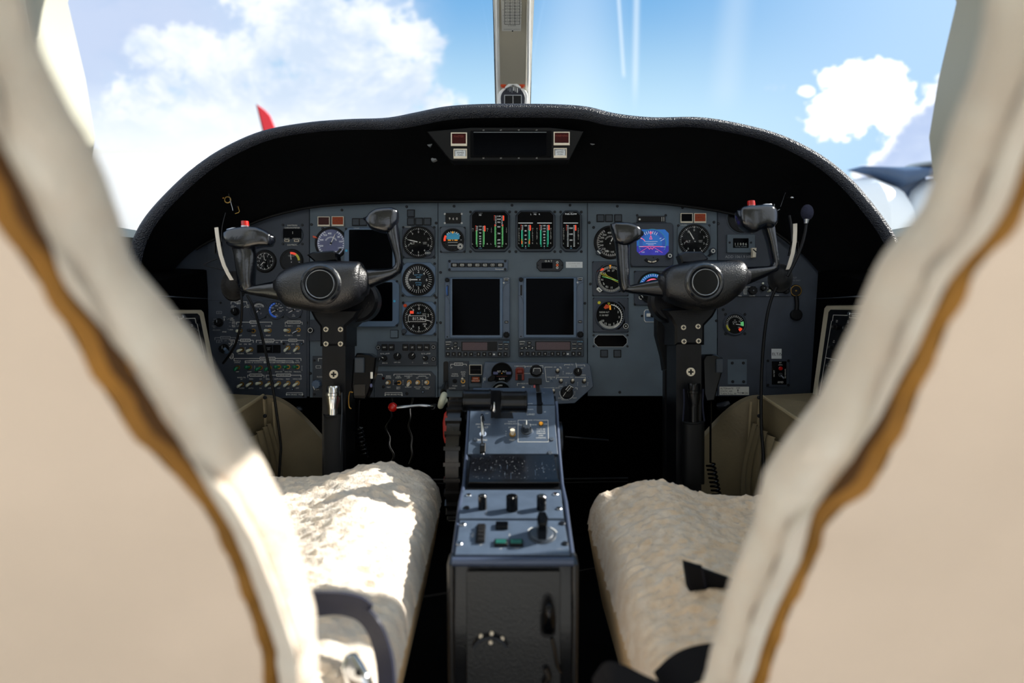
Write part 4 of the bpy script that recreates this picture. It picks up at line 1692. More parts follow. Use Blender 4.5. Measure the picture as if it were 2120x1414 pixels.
for ofs in (-1.4, 1.4):
    b.line(1242, 566 + ofs, 1288, 588 + ofs, .9, 'yellow', t.z + .8)
b.line(1246, 573, 1284, 583, .9, 'lit_green', t.z + 1.2)
b.line(1252, 566, 1258, 573, .9, 'yellow', t.z + .8)
t.part(b, 'pointer', label='yellow and green bearing pointers')
b = t.mb()
b.prism([(1235, 597), (1239, 595), (1246, 602), (1241, 606), (1234, 600)], 4, 9, 'white', .6)
b.line(1238, 599, 1242, 603, 1.6, 'black', 9)
t.part(b, 'selector_knob', label='white selector in the lower left corner')

t, b = gauge('radar_altimeter', 'radar altimeter with orange flag above the small black eight-sided window', 1262, 653, 28, (1227.5, 617, 1300.5, 688), bezel='panel_dark', chamf=3, ringm='panel_dark')
b.prism(octo(1235, 625, 1293, 682, 12), b.z - .6, b.z + .1, 'face')
b.ring(1262, 655, 23.4, 25, b.z, b.z + .4, 'mark', 5, 160)
b.ticks(1262, 655, 23, 27, 20, 150, 14, .9, 'mark', b.z)
b.ticks(1262, 655, 20.5, 26, 130, 242, 25, .9, 'mark', b.z)
nums(b, 1262, 655, 19, [(30, '1'), (62, '2'), (95, '3'), (125, '4')], 4, 'mark')
nums(b, 1262, 655, 17.5, [(152, '5'), (182, '10'), (210, '15'), (238, '20')], 4.2, 'mark')
b.text(1240.5, 646.5, 3.2, 'RADAR ALT', 'mark', b.z, al='L', w=20)
b.text(1240.5, 653, 3.2, 'X 100 FEET', 'mark', b.z, al='L', w=19)
b.prism([(1249, 637), (1254, 630), (1261, 633), (1260, 638), (1252, 640)], b.z + .4, b.z + 1, 'orange_cap')
b.path([(1257.5, 627.5), (1262, 627.5), (1259.7, 631.5), (1257.5, 627.5)], .8, 'yellow', b.z + .4)
t.part(b, 'dial')
b = t.mb()
b.prism([(1261, 632), (1263.5, 632), (1264.2, 641.5), (1261, 641.5)], t.z + .6, t.z + 1.4, 'amber')
t.part(b, 'needle', label='amber needle')
b = t.mb()
b.disc(1240, 627, 3.4, 4, 5.6, 'yellow', .8, 14)
t.part(b, 'lamp', label='yellow lamp in the upper left corner')
b = t.mb()
b.disc(1294, 675.5, 5.6, 4, 10, 'black', 1, 20)
b.ring(1294, 675.5, 4.6, 5.4, 10, 10.4, 'mark')
b.disc(1294, 675.5, 1.4, 10, 10.5, 'mark', 0, 10)
t.part(b, 'test_button')

t = Thing('blanked_display', 'empty black eight-sided window with thin white outline below the radar altimeter', 'display', (1264, 706))
b = t.mb()
b.prism(octo(1229.5, 693, 1298.5, 718.5, 8), 0, 1, 'bar_grey')
b.prism(octo(1230.6, 694, 1297.4, 717.5, 7.4), 1, 1.6, 'screen')
t.part(b, 'window')
screws(t, [(1229, 694), (1299, 694), (1229, 717), (1299, 717)], 2.3, 0)

t, b = gauge('situation_indicator', 'compass display with cyan arcs mostly hidden by the right yoke hub', 1351, 596, 30, (1312.5, 561, 1390, 632), bezel='panel_dark', chamf=5)
b.ring(1351, 596, 22, 28, b.z, b.z + .4, 'adi_sky', -85, 85)
b.ring(1351, 596, 28, 29.2, b.z, b.z + .5, 'horizon_blue', -90, 90)
b.ring(1351, 596, 16, 19, b.z, b.z + .4, 'adi_red', -60, 40)
b.ticks(1351, 596, 24, 28, -80, 80, 17, .8, 'lit_white', b.z + .4)
t.part(b, 'dial')
b = t.mb()
b.ring(1326, 616, 3, 4.4, 4, 5, 'mark')
b.text(1338, 621, 3, 'BRG', 'mark', 4)
t.part(b, 'corner_knob')

t = Thing('switch_plate', 'small white-framed slide switch plate left of the right control column', 'switch', (1352, 654))
b = t.mb()
b.prism([(1336, 641), (1372, 641), (1372, 667), (1336, 667), (1333, 663), (1333, 645)], 0, 1.2, 'mark')
b.prism([(1336.8, 642.2), (1371, 642.2), (1371, 665.8), (1336.8, 665.8), (1334.2, 662), (1334.2, 646)], 1.2, 1.8, 'adi_ring' if False else 'bezel_blue')
t.part(b, 'plate')
b = t.mb()
b.rect(1338, 649, 1346, 656, 1.8, 4, 'white', 1, .5)
b.disc(1350, 654, 3.4, 1.8, 6, 'black', .8, 14)
t.part(b, 'slider')
screws(t, [(1329, 654)], 2.2, 0)

# far right
t = Thing('hour_meter', 'grey hour meter plate above the ADD 1061,9 HRS lettering', 'meter', (1533, 505))
b = t.mb()
b.rect(1504, 486, 1562, 524, 0, 5, 'panel', 2, 1)
t.part(b, 'plate')
b = t.mb()
b.rect(1516, 494, 1548, 514, 5, 5.4, 'screen', 1)
b.text(1532, 506, 5, '1 1 0 0 6', 'mark', 5.4)
b.text(1532, 511, 2.6, 'TOTAL HOURS', 'mark_dim', 5.4)
t.part(b, 'readout')
screws(t, [(1509, 503), (1553, 503)], 2.2, 5)

t, b = gauge('vent_gauge', 'dark unlit round gauge behind the outer grip of the right yoke', 1536, 452, 27, ringm='rubber')
b.ring(1536, 452, 14, 16, b.z, b.z + 1, 'unit_dark')
t.part(b, 'dial')
glassd(t, 1536, 452, 27)

b = MB(PANEL, (1557, 525))
b.prism([(1552, 515), (1561.5, 515), (1560, 534.5), (1553.5, 534.5), (1554, 526)], 2, 14, 'cream', .6)
b.line(1554, 518, 1561, 524, 2.4, 'black', 14)
tag(b.build('cable_clip'), 'small white clip with a black tie next to the HRS lettering', 'clip')

t, b = gauge('oxygen_gauge', 'small round gauge with green and red marks below the right yoke arm', 1520.5, 671, 20, bezel='panel_dark', ringm='panel_dark')
b.ticks(1520.5, 671, 14, 18.5, -130, 60, 17, 1.0, 'mark', b.z)
b.ring(1520.5, 671, 15, 18.5, b.z, b.z + .4, 'yellow', 218, 262)
b.ring(1520.5, 671, 12, 18.5, b.z, b.z + .4, 'lit_green', 72, 104)
b.ring(1520.5, 671, 13, 18.5, b.z, b.z + .4, 'lit_red', 122, 146)
b.text(1520.5, 667, 3.2, 'OXY', 'mark', b.z)
b.text(1520.5, 663, 2.6, '10', 'mark', b.z)
nums(b, 1520.5, 671, 11, [(60, '15'), (130, '20')], 3, 'mark')
t.part(b, 'dial')
needle(t, 1520.5, 671, 98, 14, 1.5)
glassd(t, 1520.5, 671, 20)
screws(t, [(1502, 651), (1542, 651), (1502, 691), (1542, 691)], 2.9, 0)

t = Thing('blanking_plate', 'grey blanking plate with four screws right of the right column', 'plate', (1526, 770))
b = t.mb()
b.rect(1506, 744, 1546, 796, 0, 1.2, 'panel', 1, .4)
t.part(b, 'plate')
screws(t, [(1515.5, 751.5), (1538.5, 751.5), (1516.5, 790), (1539, 790)], 3, 1.2)

b = MB(PANEL, (1607.5, 732))
b.rect(1597, 722, 1618, 742.5, 0, .5, 'sticker')
b.text(1605, 733, 5.6, 'ELT', 'ink', .5, w=13)
b.path([(1612, 735.4), (1615, 730.2), (1618, 735.4), (1612, 735.4)], .6, 'ink', .5)
b.line(1615, 732, 1615, 734, .6, 'ink', .5)
tag(b.build('sticker'), 'square white sticker printed ELT on the right side of the panel', 'sticker')

t = Thing('emergency_locator_panel', 'black emergency locator switch panel below the ELT sticker', 'switch panel', (1612, 773))
b = t.mb()
b.rect(1586, 744, 1634, 801, 0, 2, 'panel_dark', 1, .6)
b.rect(1597, 748, 1627, 796, 2, 4, 'gloss_black', 1, .8)
t.part(b, 'plate')
screws(t, [(1589, 747), (1631, 747), (1589, 797), (1631, 797)], 2.8, 2)
b = t.mb()
b.disc(1614, 762.5, 4, 4, 8, 'red', 1.2, 16)
t.part(b, 'lamp', label='round red lamp')
b = t.mb()
b.text(1614, 750.5, 2.2, 'ELT', 'mark', 4)
b.text(1614, 755, 2.4, 'CRASH\nBEACON', 'mark', 4, w=9)
b.text(1614, 791, 4, 'ARMED', 'mark', 4, w=12)
b.text(1601, 773, 2.4, 'ON TEST', 'mark', 4, rot=90)
b.text(1624, 773, 2.4, 'SEE MANUAL', 'mark', 4, rot=90)
t.part(b, 'lettering')
b = t.mb()
b.ring(1614, 776, 2.6, 4.4, 4, 5.4, 'steel', n=12)
b.tube([b.pt(1614, 776, 5), b.pt(1618, 783, 12)], [.0014, .0022], 'steel', 8)
t.part(b, 'toggle')

b = MB(PANEL, (1520, 809))
b.rect(1489.5, 800.5, 1550.5, 817.5, 0, .5, 'sticker_warm')
b.text(1491, 804.2, 3.6, 'ALTERNATE', 'ink', .5, al='L', w=27)
b.text(1491, 809.8, 3.6, 'STATIC AIR', 'ink', .5, al='L', w=25)
b.text(1491, 815, 3.6, "TURN FULL 90'", 'ink', .5, al='L', w=34)
b.text(1528, 803.6, 3.4, 'OFF', 'ink', .5)
b.text(1544.5, 813.8, 3.4, 'ON', 'ink', .5)
b.path([(1527.5, 807), (1527.5, 813.6), (1539, 813.6)], .8, 'ink', .5)
b.prism([(1525.8, 808.5), (1529.2, 808.5), (1527.5, 805.6)], .5, .9, 'ink')
b.prism([(1537, 811.8), (1537, 815.4), (1540.5, 813.6)], .5, .9, 'ink')
tag(b.build('placard'), 'white placard reading ALTERNATE STATIC AIR at the lower right of the panel', 'placard')

t = Thing('outlet', 'round black outlet with a gold rim at the far right of the panel', 'outlet', (1647, 602))
b = t.mb()
b.disc(1647, 602, 13, 0, 2, 'rubber', .6, 24)
b.ring(1647, 602, 10, 11.4, 2, 3.5, 'gold')
b.disc(1647, 602, 9.6, 2, 2.6, 'black', 0, 24)
b.disc(1647, 602, 2, 2.6, 3.2, 'gold', 0, 10)
t.part(b, 'socket')
b = t.mb()
b.disc(1647, 652, 12, 1, 8, 'rubber', 2, 24)
t.part(b, 'cap')
b = t.mb()
b.tube([b.pt(1647, 613, 3), b.pt(1648, 628, 5), b.pt(1647, 642, 5)], .005, 'rubber', 8, 8)
t.part(b, 'tether')

t = Thing('audio_panel', 'slim dark audio control panel below the outer end of the right yoke arm', 'audio panel', (1575, 602))
b = t.mb()
b.rect(1520, 584, 1637, 614, 0, 3, 'panel_dark', 1, .6)
t.part(b, 'plate')
for x, y, r in ((1556, 602, 9), (1578, 597, 6), (1598, 594, 8), (1625, 602, 7)):
    b = t.mb()
    b.knob(x, y, r, 3, 12, 'rubber', 9)
    b.disc(x, y, 1.2, 12, 12.4, 'mark_dim', 0, 8)
    t.part(b, 'knob')
b = t.mb()
b.path([(1541, 595), (1539, 595), (1539, 609), (1545, 609)], .6, 'mark', 3)
for i in range(5):
    b.text(1543, 596.5 + i * 3, 1.9, ('VHF1', 'VHF2', 'ADF', 'NAV', 'DME')[i], 'mark', 3)
b.line(1539, 594, 1560, 594, .6, 'mark', 3)
b.text(1531, 612.5, 2.2, 'PASS', 'mark', 3)
b.text(1556, 612.5, 2.2, 'VOLUME', 'mark', 3)
b.text(1588, 612.2, 2.2, 'TEST', 'mark', 3)
b.text(1607, 611.5, 2.2, 'NORM', 'mark', 3)
b.text(1587, 597, 2.2, 'BRT', 'mark', 3)
t.part(b, 'lettering')
b = t.mb()
b.tube([b.pt(1588, 604, 3), b.pt(1591, 602, 9)], [.002, .003], 'knob_white', 8)
b.tube([b.pt(1577, 588, 3), b.pt(1577, 587, 8)], [.002, .0024], 'knob_white', 8)
t.part(b, 'toggle', label='small white toggles')

# ------------------------------------------------------------------ switches and knobs
def toggle(t, x, y, m='knob_white', dx=-9, dy=4, r=3.3, z=0, label=None, ring=True, L=9):
    b = t.mb()
    b.ring(x, y, 2.6, 4.6, z, z + 1.4, 'gold' if ring else 'black', n=18)
    b.disc(x, y, 2.8, z, z + .6, 'black', 0, 14)
    o = t.part(b, 'toggle_switch', label=label)
    b = t.mb()
    p0, p1 = b.pt(x, y, z), b.pt(x + dx, y + dy, z + L)
    b.loft([(p0.lerp(p1, f) + V3(0, q * b.k, 0), p0.lerp(p1, f) - V3(0, q * b.k, 0), q * b.k) for f, q in ((0, r * .55), (.3, r * .7), (.6, r), (.9, r), (1, r * .9))], m, 12, 2)
    t.part(b, 'lever', o)
    return o


def bracket(b, x0, x1, y, m='mark', z=0, s_='', down=5, w=.9, wbox=None, h=3.0):
    """line over a group of switches with the boxed title in it"""
    b.line(x0, y, x0, y + down, w, m, z)
    b.line(x1, y, x1, y + down, w, m, z)
    if s_:
        wb = wbox or len(s_) * 2.3 + 3
        xm = (x0 + x1) / 2
        b.line(x0, y, xm - wb / 2, y, w, m, z)
        b.line(xm + wb / 2, y, x1, y, w, m, z)
        b.path([(xm - wb / 2, y - 2.6), (xm + wb / 2, y - 2.6), (xm + wb / 2, y + 2.6), (xm - wb / 2, y + 2.6), (xm - wb / 2, y - 2.6)], w, m, z)
        b.text(xm, y, h - .4, s_, m, z, w=wb - 4)
    else:
        b.line(x0, y, x1, y, w, m, z)


# left switch panel
t = Thing('switch_panel', 'dark grey left switch panel with rows of white and green toggles', 'switch panel', (545, 725))
b = t.mb()
b.rect(432, 622, 636, 824, 0, 2.5, 'panel_dark', 2, .8)
t.part(b, 'plate')
z = 2.5
b = t.mb()
T_ = lambda x, y, s_, h=2.8, m='mark': b.text(x, y, h, s_, m, z)
# crop coordinates: x = 430 + X/9.636, y = 600 + Y/9.636
bracket(b, 479.5, 512, 625, z=z, s_='VOLT SEL', wbox=16)
T_(482.5, 633, 'LH')
T_(482.5, 636, 'GEN')
T_(514.5, 632, 'RH')
T_(514.5, 636, 'GEN')
T_(496, 629, 'BATT')
b.path([(487, 634), (490, 635.5)], .6, 'mark', z)
b.path([(506, 637), (508.5, 634), (511, 634)], .6, 'mark', z)
b.line(489.5, 637.5, 488.5, 642, .8, 'mark', z)
b.path([(449.5, 644.8), (460, 644.8), (460, 649.6), (449.5, 649.6), (449.5, 644.8)], .7, 'mark_dim', z)
T_(454.7, 647.3, 'TEST', 2.2, 'mark_dim')
for x, y, s_ in ((465.5, 656.5, 'OFF'), (481.5, 659, 'FIRE'), (481.5, 662.5, 'WARN'), (485, 666, 'LDG'), (485, 669, 'GEAR'), (485, 673.5, 'BATT'), (485, 676.5, 'TEMP'), (480, 682.5, 'AOA'), (465.5, 687, 'SPARE'), (445.5, 666, 'STALL'), (445.5, 669, 'ICE'), (445, 675, 'THRUST'), (445, 678, 'REV'), (449, 683, 'W/S TEMP'), (451, 661, 'OVERSPEED')):
    T_(x, y, s_, 2.2, 'mark' if x > 460 else 'mark_dim')
for p in (((472, 662), (474.5, 660), (478, 660)), ((475, 668), (480, 667)), ((475, 675), (479, 676)), ((472, 681), (475, 683), (477, 683)), ((459, 662), (456, 660.5), (447, 660.5)), ((458, 683), (455, 684), (441, 684))):
    b.path(list(p), .6, 'mark_dim', z)
b.line(465.3, 659, 465.3, 664, .8, 'mark', z)
b.line(455, 667, 455, 672, 1, 'mark_dim', z)
bracket(b, 491, 563.5, 667, z=z, s_='DC POWER', wbox=17)
bracket(b, 591.5, 626.5, 667, z=z, s_='AVIONIC POWER', wbox=27)
for x, y, s_ in ((497, 675, 'L GEN'), (527, 675, 'BATT'), (556.5, 675, 'R GEN'), (497, 694.5, 'RESET'), (527, 694.5, 'EMER'), (556.5, 694.5, 'RESET'), (598, 675, 'AC INV 1'), (619, 675, 'ON'), (598, 694.5, 'AC INV 2'), (619, 694.5, 'OFF')):
    T_(x, y, s_)
bracket(b, 446, 489.5, 699, z=z, s_='PRESS SOURCE', wbox=20, m='mark_dim')
b.path([(449.5, 710), (449.5, 704), (460.5, 704), (460.5, 708)], .6, 'mark_dim', z)
b.path([(475, 703.5), (486.5, 703.5), (486.5, 712), (475.5, 712), (475, 710)], .7, 'mark', z)
b.path([(480.5, 712), (480, 714.5), (476, 717.5)], .7, 'mark', z)
b.path([(477, 728), (480, 730), (480, 732)], .7, 'mark', z)
b.path([(476.5, 732.5), (484, 732.5), (484, 740), (482, 742.5), (479, 742.5), (476.5, 740), (476.5, 732.5)], .8, 'mark', z)
T_(480.2, 735.5, 'RH', 2.2)
T_(480.2, 739, 'ENG', 2.2)
T_(455, 706.5, 'LH', 2.2, 'mark_dim')
T_(455, 709, 'ENG', 2.2, 'mark_dim')
T_(468, 705.5, 'OFF', 2.2, 'mark_dim')
T_(481, 706, 'RAM', 2.2)
T_(481, 709, 'AIR', 2.2)
bracket(b, 492.5, 525.5, 704.5, z=z, s_='FUEL BOOST', wbox=20)
bracket(b, 531.5, 582.5, 704.5, z=z, s_='ENGINE START', wbox=22)
bracket(b, 584.5, 629.5, 704.5, z=z, s_='IGNITION', wbox=17)
T_(557, 709, 'DISENGAGE')
for x, y, s_ in ((499, 712.5, 'LH'), (509, 712.5, 'ON'), (518.5, 712.5, 'RH'), (540, 709, 'LH'), (574.5, 709, 'RH'), (597.5, 712.5, 'LH'), (607, 712.5, 'ON'), (616.5, 712.5, 'RH'), (499.5, 732, 'NORM'), (518, 732, 'NORM'), (597.5, 731.5, 'NORM'), (616.5, 731.5, 'NORM')):
    T_(x, y, s_)
bracket(b, 485.5, 624, 742, z=z, s_='ANTI-ICE / DE-ICE', wbox=31)
bracket(b, 508.5, 548.5, 747, z=z)
bracket(b, 550, 607.5, 747, z=z)
for x, y, s_ in ((492.5, 747, 'PITOT &'), (492.5, 750.5, 'STATIC'), (528, 746.7, 'WINDSHIELD'), (517.5, 750.5, 'BLEED HI'), (539, 750.5, 'ALCOHOL ON'), (579, 746.7, 'WING/ENGINE'), (559, 750.5, 'WING XFLOW'), (579, 750.5, 'LH WING/ENG'), (598, 750.5, 'RH WING/ENG'), (616.5, 746.5, 'TAIL'), (616.5, 750.5, 'AUTO'), (492.5, 769.5, 'OFF'), (517.5, 769.5, 'LOW'), (539, 769.5, 'OFF'), (558, 769.5, 'OFF'), (578, 769.5, 'ENG ON'), (597.5, 769.5, 'ENG ON'), (616.5, 769.5, 'MANUAL')):
    T_(x, y, s_, 2.6)
bracket(b, 514, 547.5, 776.5, z=z, s_='LH GYRO SLAVE', wbox=25)
bracket(b, 552, 624, 776.5, z=z, s_='EXTERIOR LIGHTS', wbox=29)
for x, y, s_ in ((501, 781.5, 'NOSE LTG'), (501, 785, 'HI'), (521, 784.5, 'MAN'), (540.5, 784.5, 'LH'), (559, 784.5, 'BEACON'), (578, 784.5, 'ANTI-COLL'), (597, 784.5, 'NAV'), (616.5, 784.5, 'WING INSP'), (501.5, 803.5, 'NORM'), (520.5, 803.5, 'AUTO'), (540.5, 803.5, 'RH'), (559, 803.5, 'OFF'), (578, 803.5, 'OFF'), (597, 803.5, 'OFF'), (616.5, 803.5, 'OFF')):
    T_(x, y, s_, 2.6)
b.path([(594, 818), (594, 813), (627, 813), (627, 818)], .9, 'mark', z)
b.prism([(592.4, 816), (595.6, 816), (594, 819)], z, z + .4, 'mark')
b.prism([(625.4, 816), (628.6, 816), (627, 819)], z, z + .4, 'mark')
T_(610.5, 816.8, 'PARK BRAKE - PULL', 2.8)
for x, y, n_ in ((528.3, 758, 4), (588, 758, 4), (626, 758, 4), (508.7, 720, 3)):
    for i in range(n_):
        b.text(x, y + i * 2.8, 2, 'OFFON'[i], 'mark', z)
t.part(b, 'lettering')
for x, y, dx, dy in ((499, 684.5, -5, 1), (559, 684.5, -7, 0), (598.5, 684.5, -6, -.5)):
    toggle(t, x, y, dx=dx, dy=dy, z=z, label='white toggle')
toggle(t, 526, 685, m='dark_metal', dx=-9, dy=-1, z=z, r=2.6, label='locked black toggle')
toggle(t, 619, 683, m='steel', dx=-10, dy=7, z=z, r=2.4, label='steel toggle')
for x, y in ((502, 723.5), (521, 723.5), (597.5, 720), (617, 720)):
    toggle(t, x, y, dx=-6.5 if x < 540 else -5, dy=3.5 if x < 540 else 6, z=z, label='white toggle')
for x, y, dx, dy in ((493.5, 760.5, -3.5, 4), (518, 760, -6, 0), (540.5, 761, -7, 4), (559, 761, -6, 4), (578.5, 759.5, -6, 0), (597.5, 759.5, -6, 0), (617, 759.5, -6, 0)):
    toggle(t, x, y, m='green_cap', dx=dx, dy=dy, z=z, r=3.8, label='green toggle')
for i, x in enumerate((502, 520.5, 540.5, 559.5, 578.5, 598, 617)):
    toggle(t, x, 793 if i else 795, dx=-6 if i != 2 else -6.5, dy=5 if i != 2 else 1, z=z, label='white toggle')
b = t.mb()
b.rect(533.5, 714, 582, 730.5, z, z + 2, 'gloss_black', 1, .5)
b.line(549.5, 715, 549.5, 729.5, .6, 'unit_dark', z + 2)
b.line(566, 715, 566, 729.5, .6, 'unit_dark', z + 2)
b.text(557.8, 722, 5.6, 'START\nDISG', 'mark_dim', z + 2, w=7.5)
t.part(b, 'start_buttons', label='three joined black engine start buttons')
for x, y, m_ in ((588.5, 711.5, 'rubber'), (626, 711.5, 'bezel_blue'), (606.8, 806, 'bezel_blue')):
    b = t.mb()
    b.disc(x, y, 2.8, z, z + 1.5, 'black', .5, 14)
    b.disc(x, y, 1.6, z + 1.5, z + 2, m_, 0, 12)
    t.part(b, 'indicator_lamp')
for x, y, r in ((455, 668, 7), (489, 645, 6.5), (466, 722, 8)):
    b = t.mb()
    b.disc(x, y, r + 2, z, z + 2, 'rubber', .5, 24)
    b.knob(x, y, r, z + 2, z + 12, 'rubber', 9)
    b.line(x, y - r * .8, x, y, 1.2, 'mark_dim', z + 12)
    t.part(b, 'rotary_knob')
b = t.mb()
b.tube([b.pt(470, 728, 4), b.pt(472, 722, 16)], [.006, .0035], 'bezel_blue', 10)
t.part(b, 'crossfeed_knob', label='blue-grey crossfeed knob')
screws(t, [(458, 627), (476, 806), (437, 818), (629, 820)], 2.2, z)

for x, y, r, f_, lab in ((537, 642, 16.5, 'face', 'left small ammeter with voltmeter scale under the left yoke arm'), (573, 642, 16, 'face', 'middle small ammeter with blue tinted rim'), (608.5, 642, 16, 'grey_face', 'right small ammeter with pale grey face below the yoke hub')):
    t, b = gauge('ammeter', lab, x, y, r, None, ringm='panel_dark', face=f_)
    if x < 550:
        b.ticks(x, y, 10.5, 14, -45, 45, 13, .8, 'mark', b.z)
        b.text(x, y - 7, 2.8, '10 VOLTS 30', 'mark', b.z)
        b.text(x, y + 7, 2.6, '.   .   .5', 'mark', b.z)
    else:
        b.ticks(x, y, 12.5, 15, -90, 90, 9, .8, 'mark', b.z)
        nums(b, x, y, 9, [(0, '200'), (60, '300'), (105, '400'), (-60, '100')], 2.8, 'mark')
        b.text(x, y + 11, 5, 'DC\nAMPS', 'mark', b.z, w=7)
        if x < 580:
            b.ring(x, y, 12, 15.6, b.z, b.z + .3, 'adi_ring', 180, 350)
    t.part(b, 'dial')
    needle(t, x, y, 242 if x > 550 else 225, 12, 1.4)
    glassd(t, x, y, r)
    screws(t, [(x + 13, y + 14)], 2.6, 2.5)

# panel left of the column
t = Thing('dimmer_panel', 'grey panel with two dimmer knobs partly behind the left control column', 'switch panel', (700, 775))
b = t.mb()
b.rect(647.5, 736, 905, 0 + 822, 0, .01, 'panel') if False else None
b.prism([(648, 822), (648, 737), (775, 737), (775, 822)], 0, 3, 'unit_dark', .8)
t.part(b, 'plate')
b = t.mb()
b.path([(660, 748), (660, 742), (672, 742)], .9, 'mark', 3)
b.text(664, 780, 2.8, 'FLOOD', 'mark', 3)
b.text(658, 806, 2.8, 'DIM', 'mark', 3)
b.path([(655, 757), (665, 757), (665, 762), (655, 762), (655, 757)], .6, 'mark', 3)
t.part(b, 'lettering')
for x in (658, 752):
    b = t.mb()
    b.disc(x, 795, 10.5, 3, 4.5, 'unit_dark', .4, 24)
    b.knob(x, 795, 9, 4.5, 16, 'bezel_blue', 10)
    b.line(x - 5, 799, x - 2, 806, 1.4, 'mark', 16)
    t.part(b, 'dimmer_knob')
screws(t, [(652, 746), (652, 816)], 2.4, 3)

t = Thing('annunciator_gauge', 'small switch cluster between the left column and the switch panel', 'switch', (648, 684))
b = t.mb()
b.rect(641, 662, 668, 706, 0, 3, 'panel_dark', 2, .6)
t.part(b, 'plate')
b = t.mb()
b.disc(645, 684, 5.5, 3, 9, 'rubber', .8, 18)
b.ring(645, 684, 4, 5, 9, 9.4, 'mark')
t.part(b, 'button')

# autopilot style radio control head
t = Thing('gyro_control_panel', 'grey control head with six black keys and four small knobs right of the left column', 'control panel', (840, 733))
b = t.mb()
b.rect(782, 707, 905, 757.5, 0, 6, 'unit_dark', 2, 1)
t.part(b, 'housing')
for x, s_ in ((797.5, 'NAV'), (812, 'RST'), (840.5, 'COMP'), (855, 'Z'), (870, 'REV'), (884.5, 'FAIL')):
    b = t.mb()
    b.rect(x - 6, 712.5, x + 6, 725.5, 6, 9.5, 'black', 1.6, .7)
    b.text(x, 719, 3, s_, 'mark', 9.5, w=6)
    t.part(b, 'key')
for x, y, r, a in ((797.5, 741.5, 6.2, -60), (824.5, 737.5, 7.8, 20), (854.5, 736.5, 7.5, 40), (882, 741, 5.6, -60)):
    b = t.mb()
    b.knob(x, y, r, 6, 15, 'rubber', 10)
    b.ray(x, y, a, 1, r * .8, 1.2, 'white', 15)
    t.part(b, 'knob')
for x, y in ((784.5, 719.5), (784.5, 743), (898, 718.5), (898, 743)):
    b = t.mb()
    b.disc(x, y, 5.2, 5, 6.8, 'black', .6, 20)
    b.ring(x, y, 2.5, 3.6, 6.8, 7.2, 'mark_dim')
    t.part(b, 'fastener')
b = t.mb()
for x in (797.5, 882):
    b.text(x - 6, 732, 2.6, 'SLV', 'mark', 6)
    b.text(x + 7, 732, 2.6, 'OFF', 'mark', 6)
    b.line(x - 2, 731, x - 1, 734, .7, 'mark', 6)
    b.line(x + 3, 731, x + 2, 734, .7, 'mark', 6)
b.text(798, 751.5, 2.6, 'BRG O', 'mark', 6)
b.text(823, 750, 2.6, 'OFF ON', 'mark', 6)
b.text(855, 750, 2.6, 'DH\nSET', 'mark', 6)
b.text(882, 751.5, 2.6, 'BRG 0', 'mark', 6)
t.part(b, 'lettering')

t = Thing('light_switch_panel', 'grey lighting panel with cream toggles above the red emergency brake ball', 'switch panel', (835, 795))
b = t.mb()
b.prism([(776, 823), (776, 768.5), (893, 768.5), (902, 778), (902, 822)], 0, 3.5, 'unit_dark', .8)
t.part(b, 'plate')
b = t.mb()
z = 3.5
b.path([(781, 776), (781, 774.5), (792, 774.5), (792, 778)], .9, 'mark', z)
b.path([(816, 778), (816, 774.5), (848, 774.5)], .9, 'mark', z)
b.path([(860, 774.5), (891, 774.5), (891, 778)], .9, 'mark', z)
for x, y, s_ in ((854, 774.5, 'LIGHTS'), (805, 778.5, 'SPEED'), (805, 782, 'DENSE'), (825.5, 778.5, 'PASS'), (825.5, 782, 'SAFETY'), (846, 778.5, 'INDIRECT'), (846, 782, 'OFF'), (874.5, 778.5, 'LANDING'), (864.5, 782, 'LH'), (884.5, 782, 'RH'), (805, 801.5, 'TEST'), (825.5, 801.5, 'SEAT'), (825.5, 804.5, 'BELT'), (846, 801, 'BRIGHT'), (865, 801, 'RECOG/'), (865, 804.5, 'TAXI'), (884, 801, 'RECOG/'), (884, 804.5, 'TAXI')):
    b.text(x, y, 2.7, s_, 'mark', z)
for x in (815, 835, 875):
    for i in range(4):
        b.text(x, 787.5 + i * 2.8, 2, 'OFFO'[i], 'mark', z)
b.path([(798, 819), (798, 812.5), (833, 812.5), (833, 819)], .9, 'mark', z)
b.prism([(796.4, 817), (799.6, 817), (798, 820)], z, z + .4, 'mark')
b.prism([(831.4, 817), (834.6, 817), (833, 820)], z, z + .4, 'mark')
b.text(815.5, 816.5, 3, 'EMER BRAKE PULL', 'white', z)
t.part(b, 'lettering')
for x, y, dx, dy in ((805, 791.5, -2, 1), (848, 791, -2, 6), (865.5, 791.5, -1, 1), (884.5, 791.5, -2, 0)):
    toggle(t, x, y, 'cream', dx=dx, dy=dy, z=z, label='cream toggle')
toggle(t, 827, 792, 'dark_metal', dx=-7, dy=1, z=z, r=2.2, label='locked metal toggle')
for x, y, m_ in ((794.5, 783, 'red_glass'), (794.5, 800.5, 'rubber'), (843, 814.5, 'black'), (876, 811, 'bezel_blue')):
    b = t.mb()
    b.disc(x, y, 3.2, z, z + 1.4, 'black', .5, 14)
    b.disc(x, y, 1.8, z + 1.4, z + 1.9, m_, 0, 12)
    t.part(b, 'indicator_lamp')

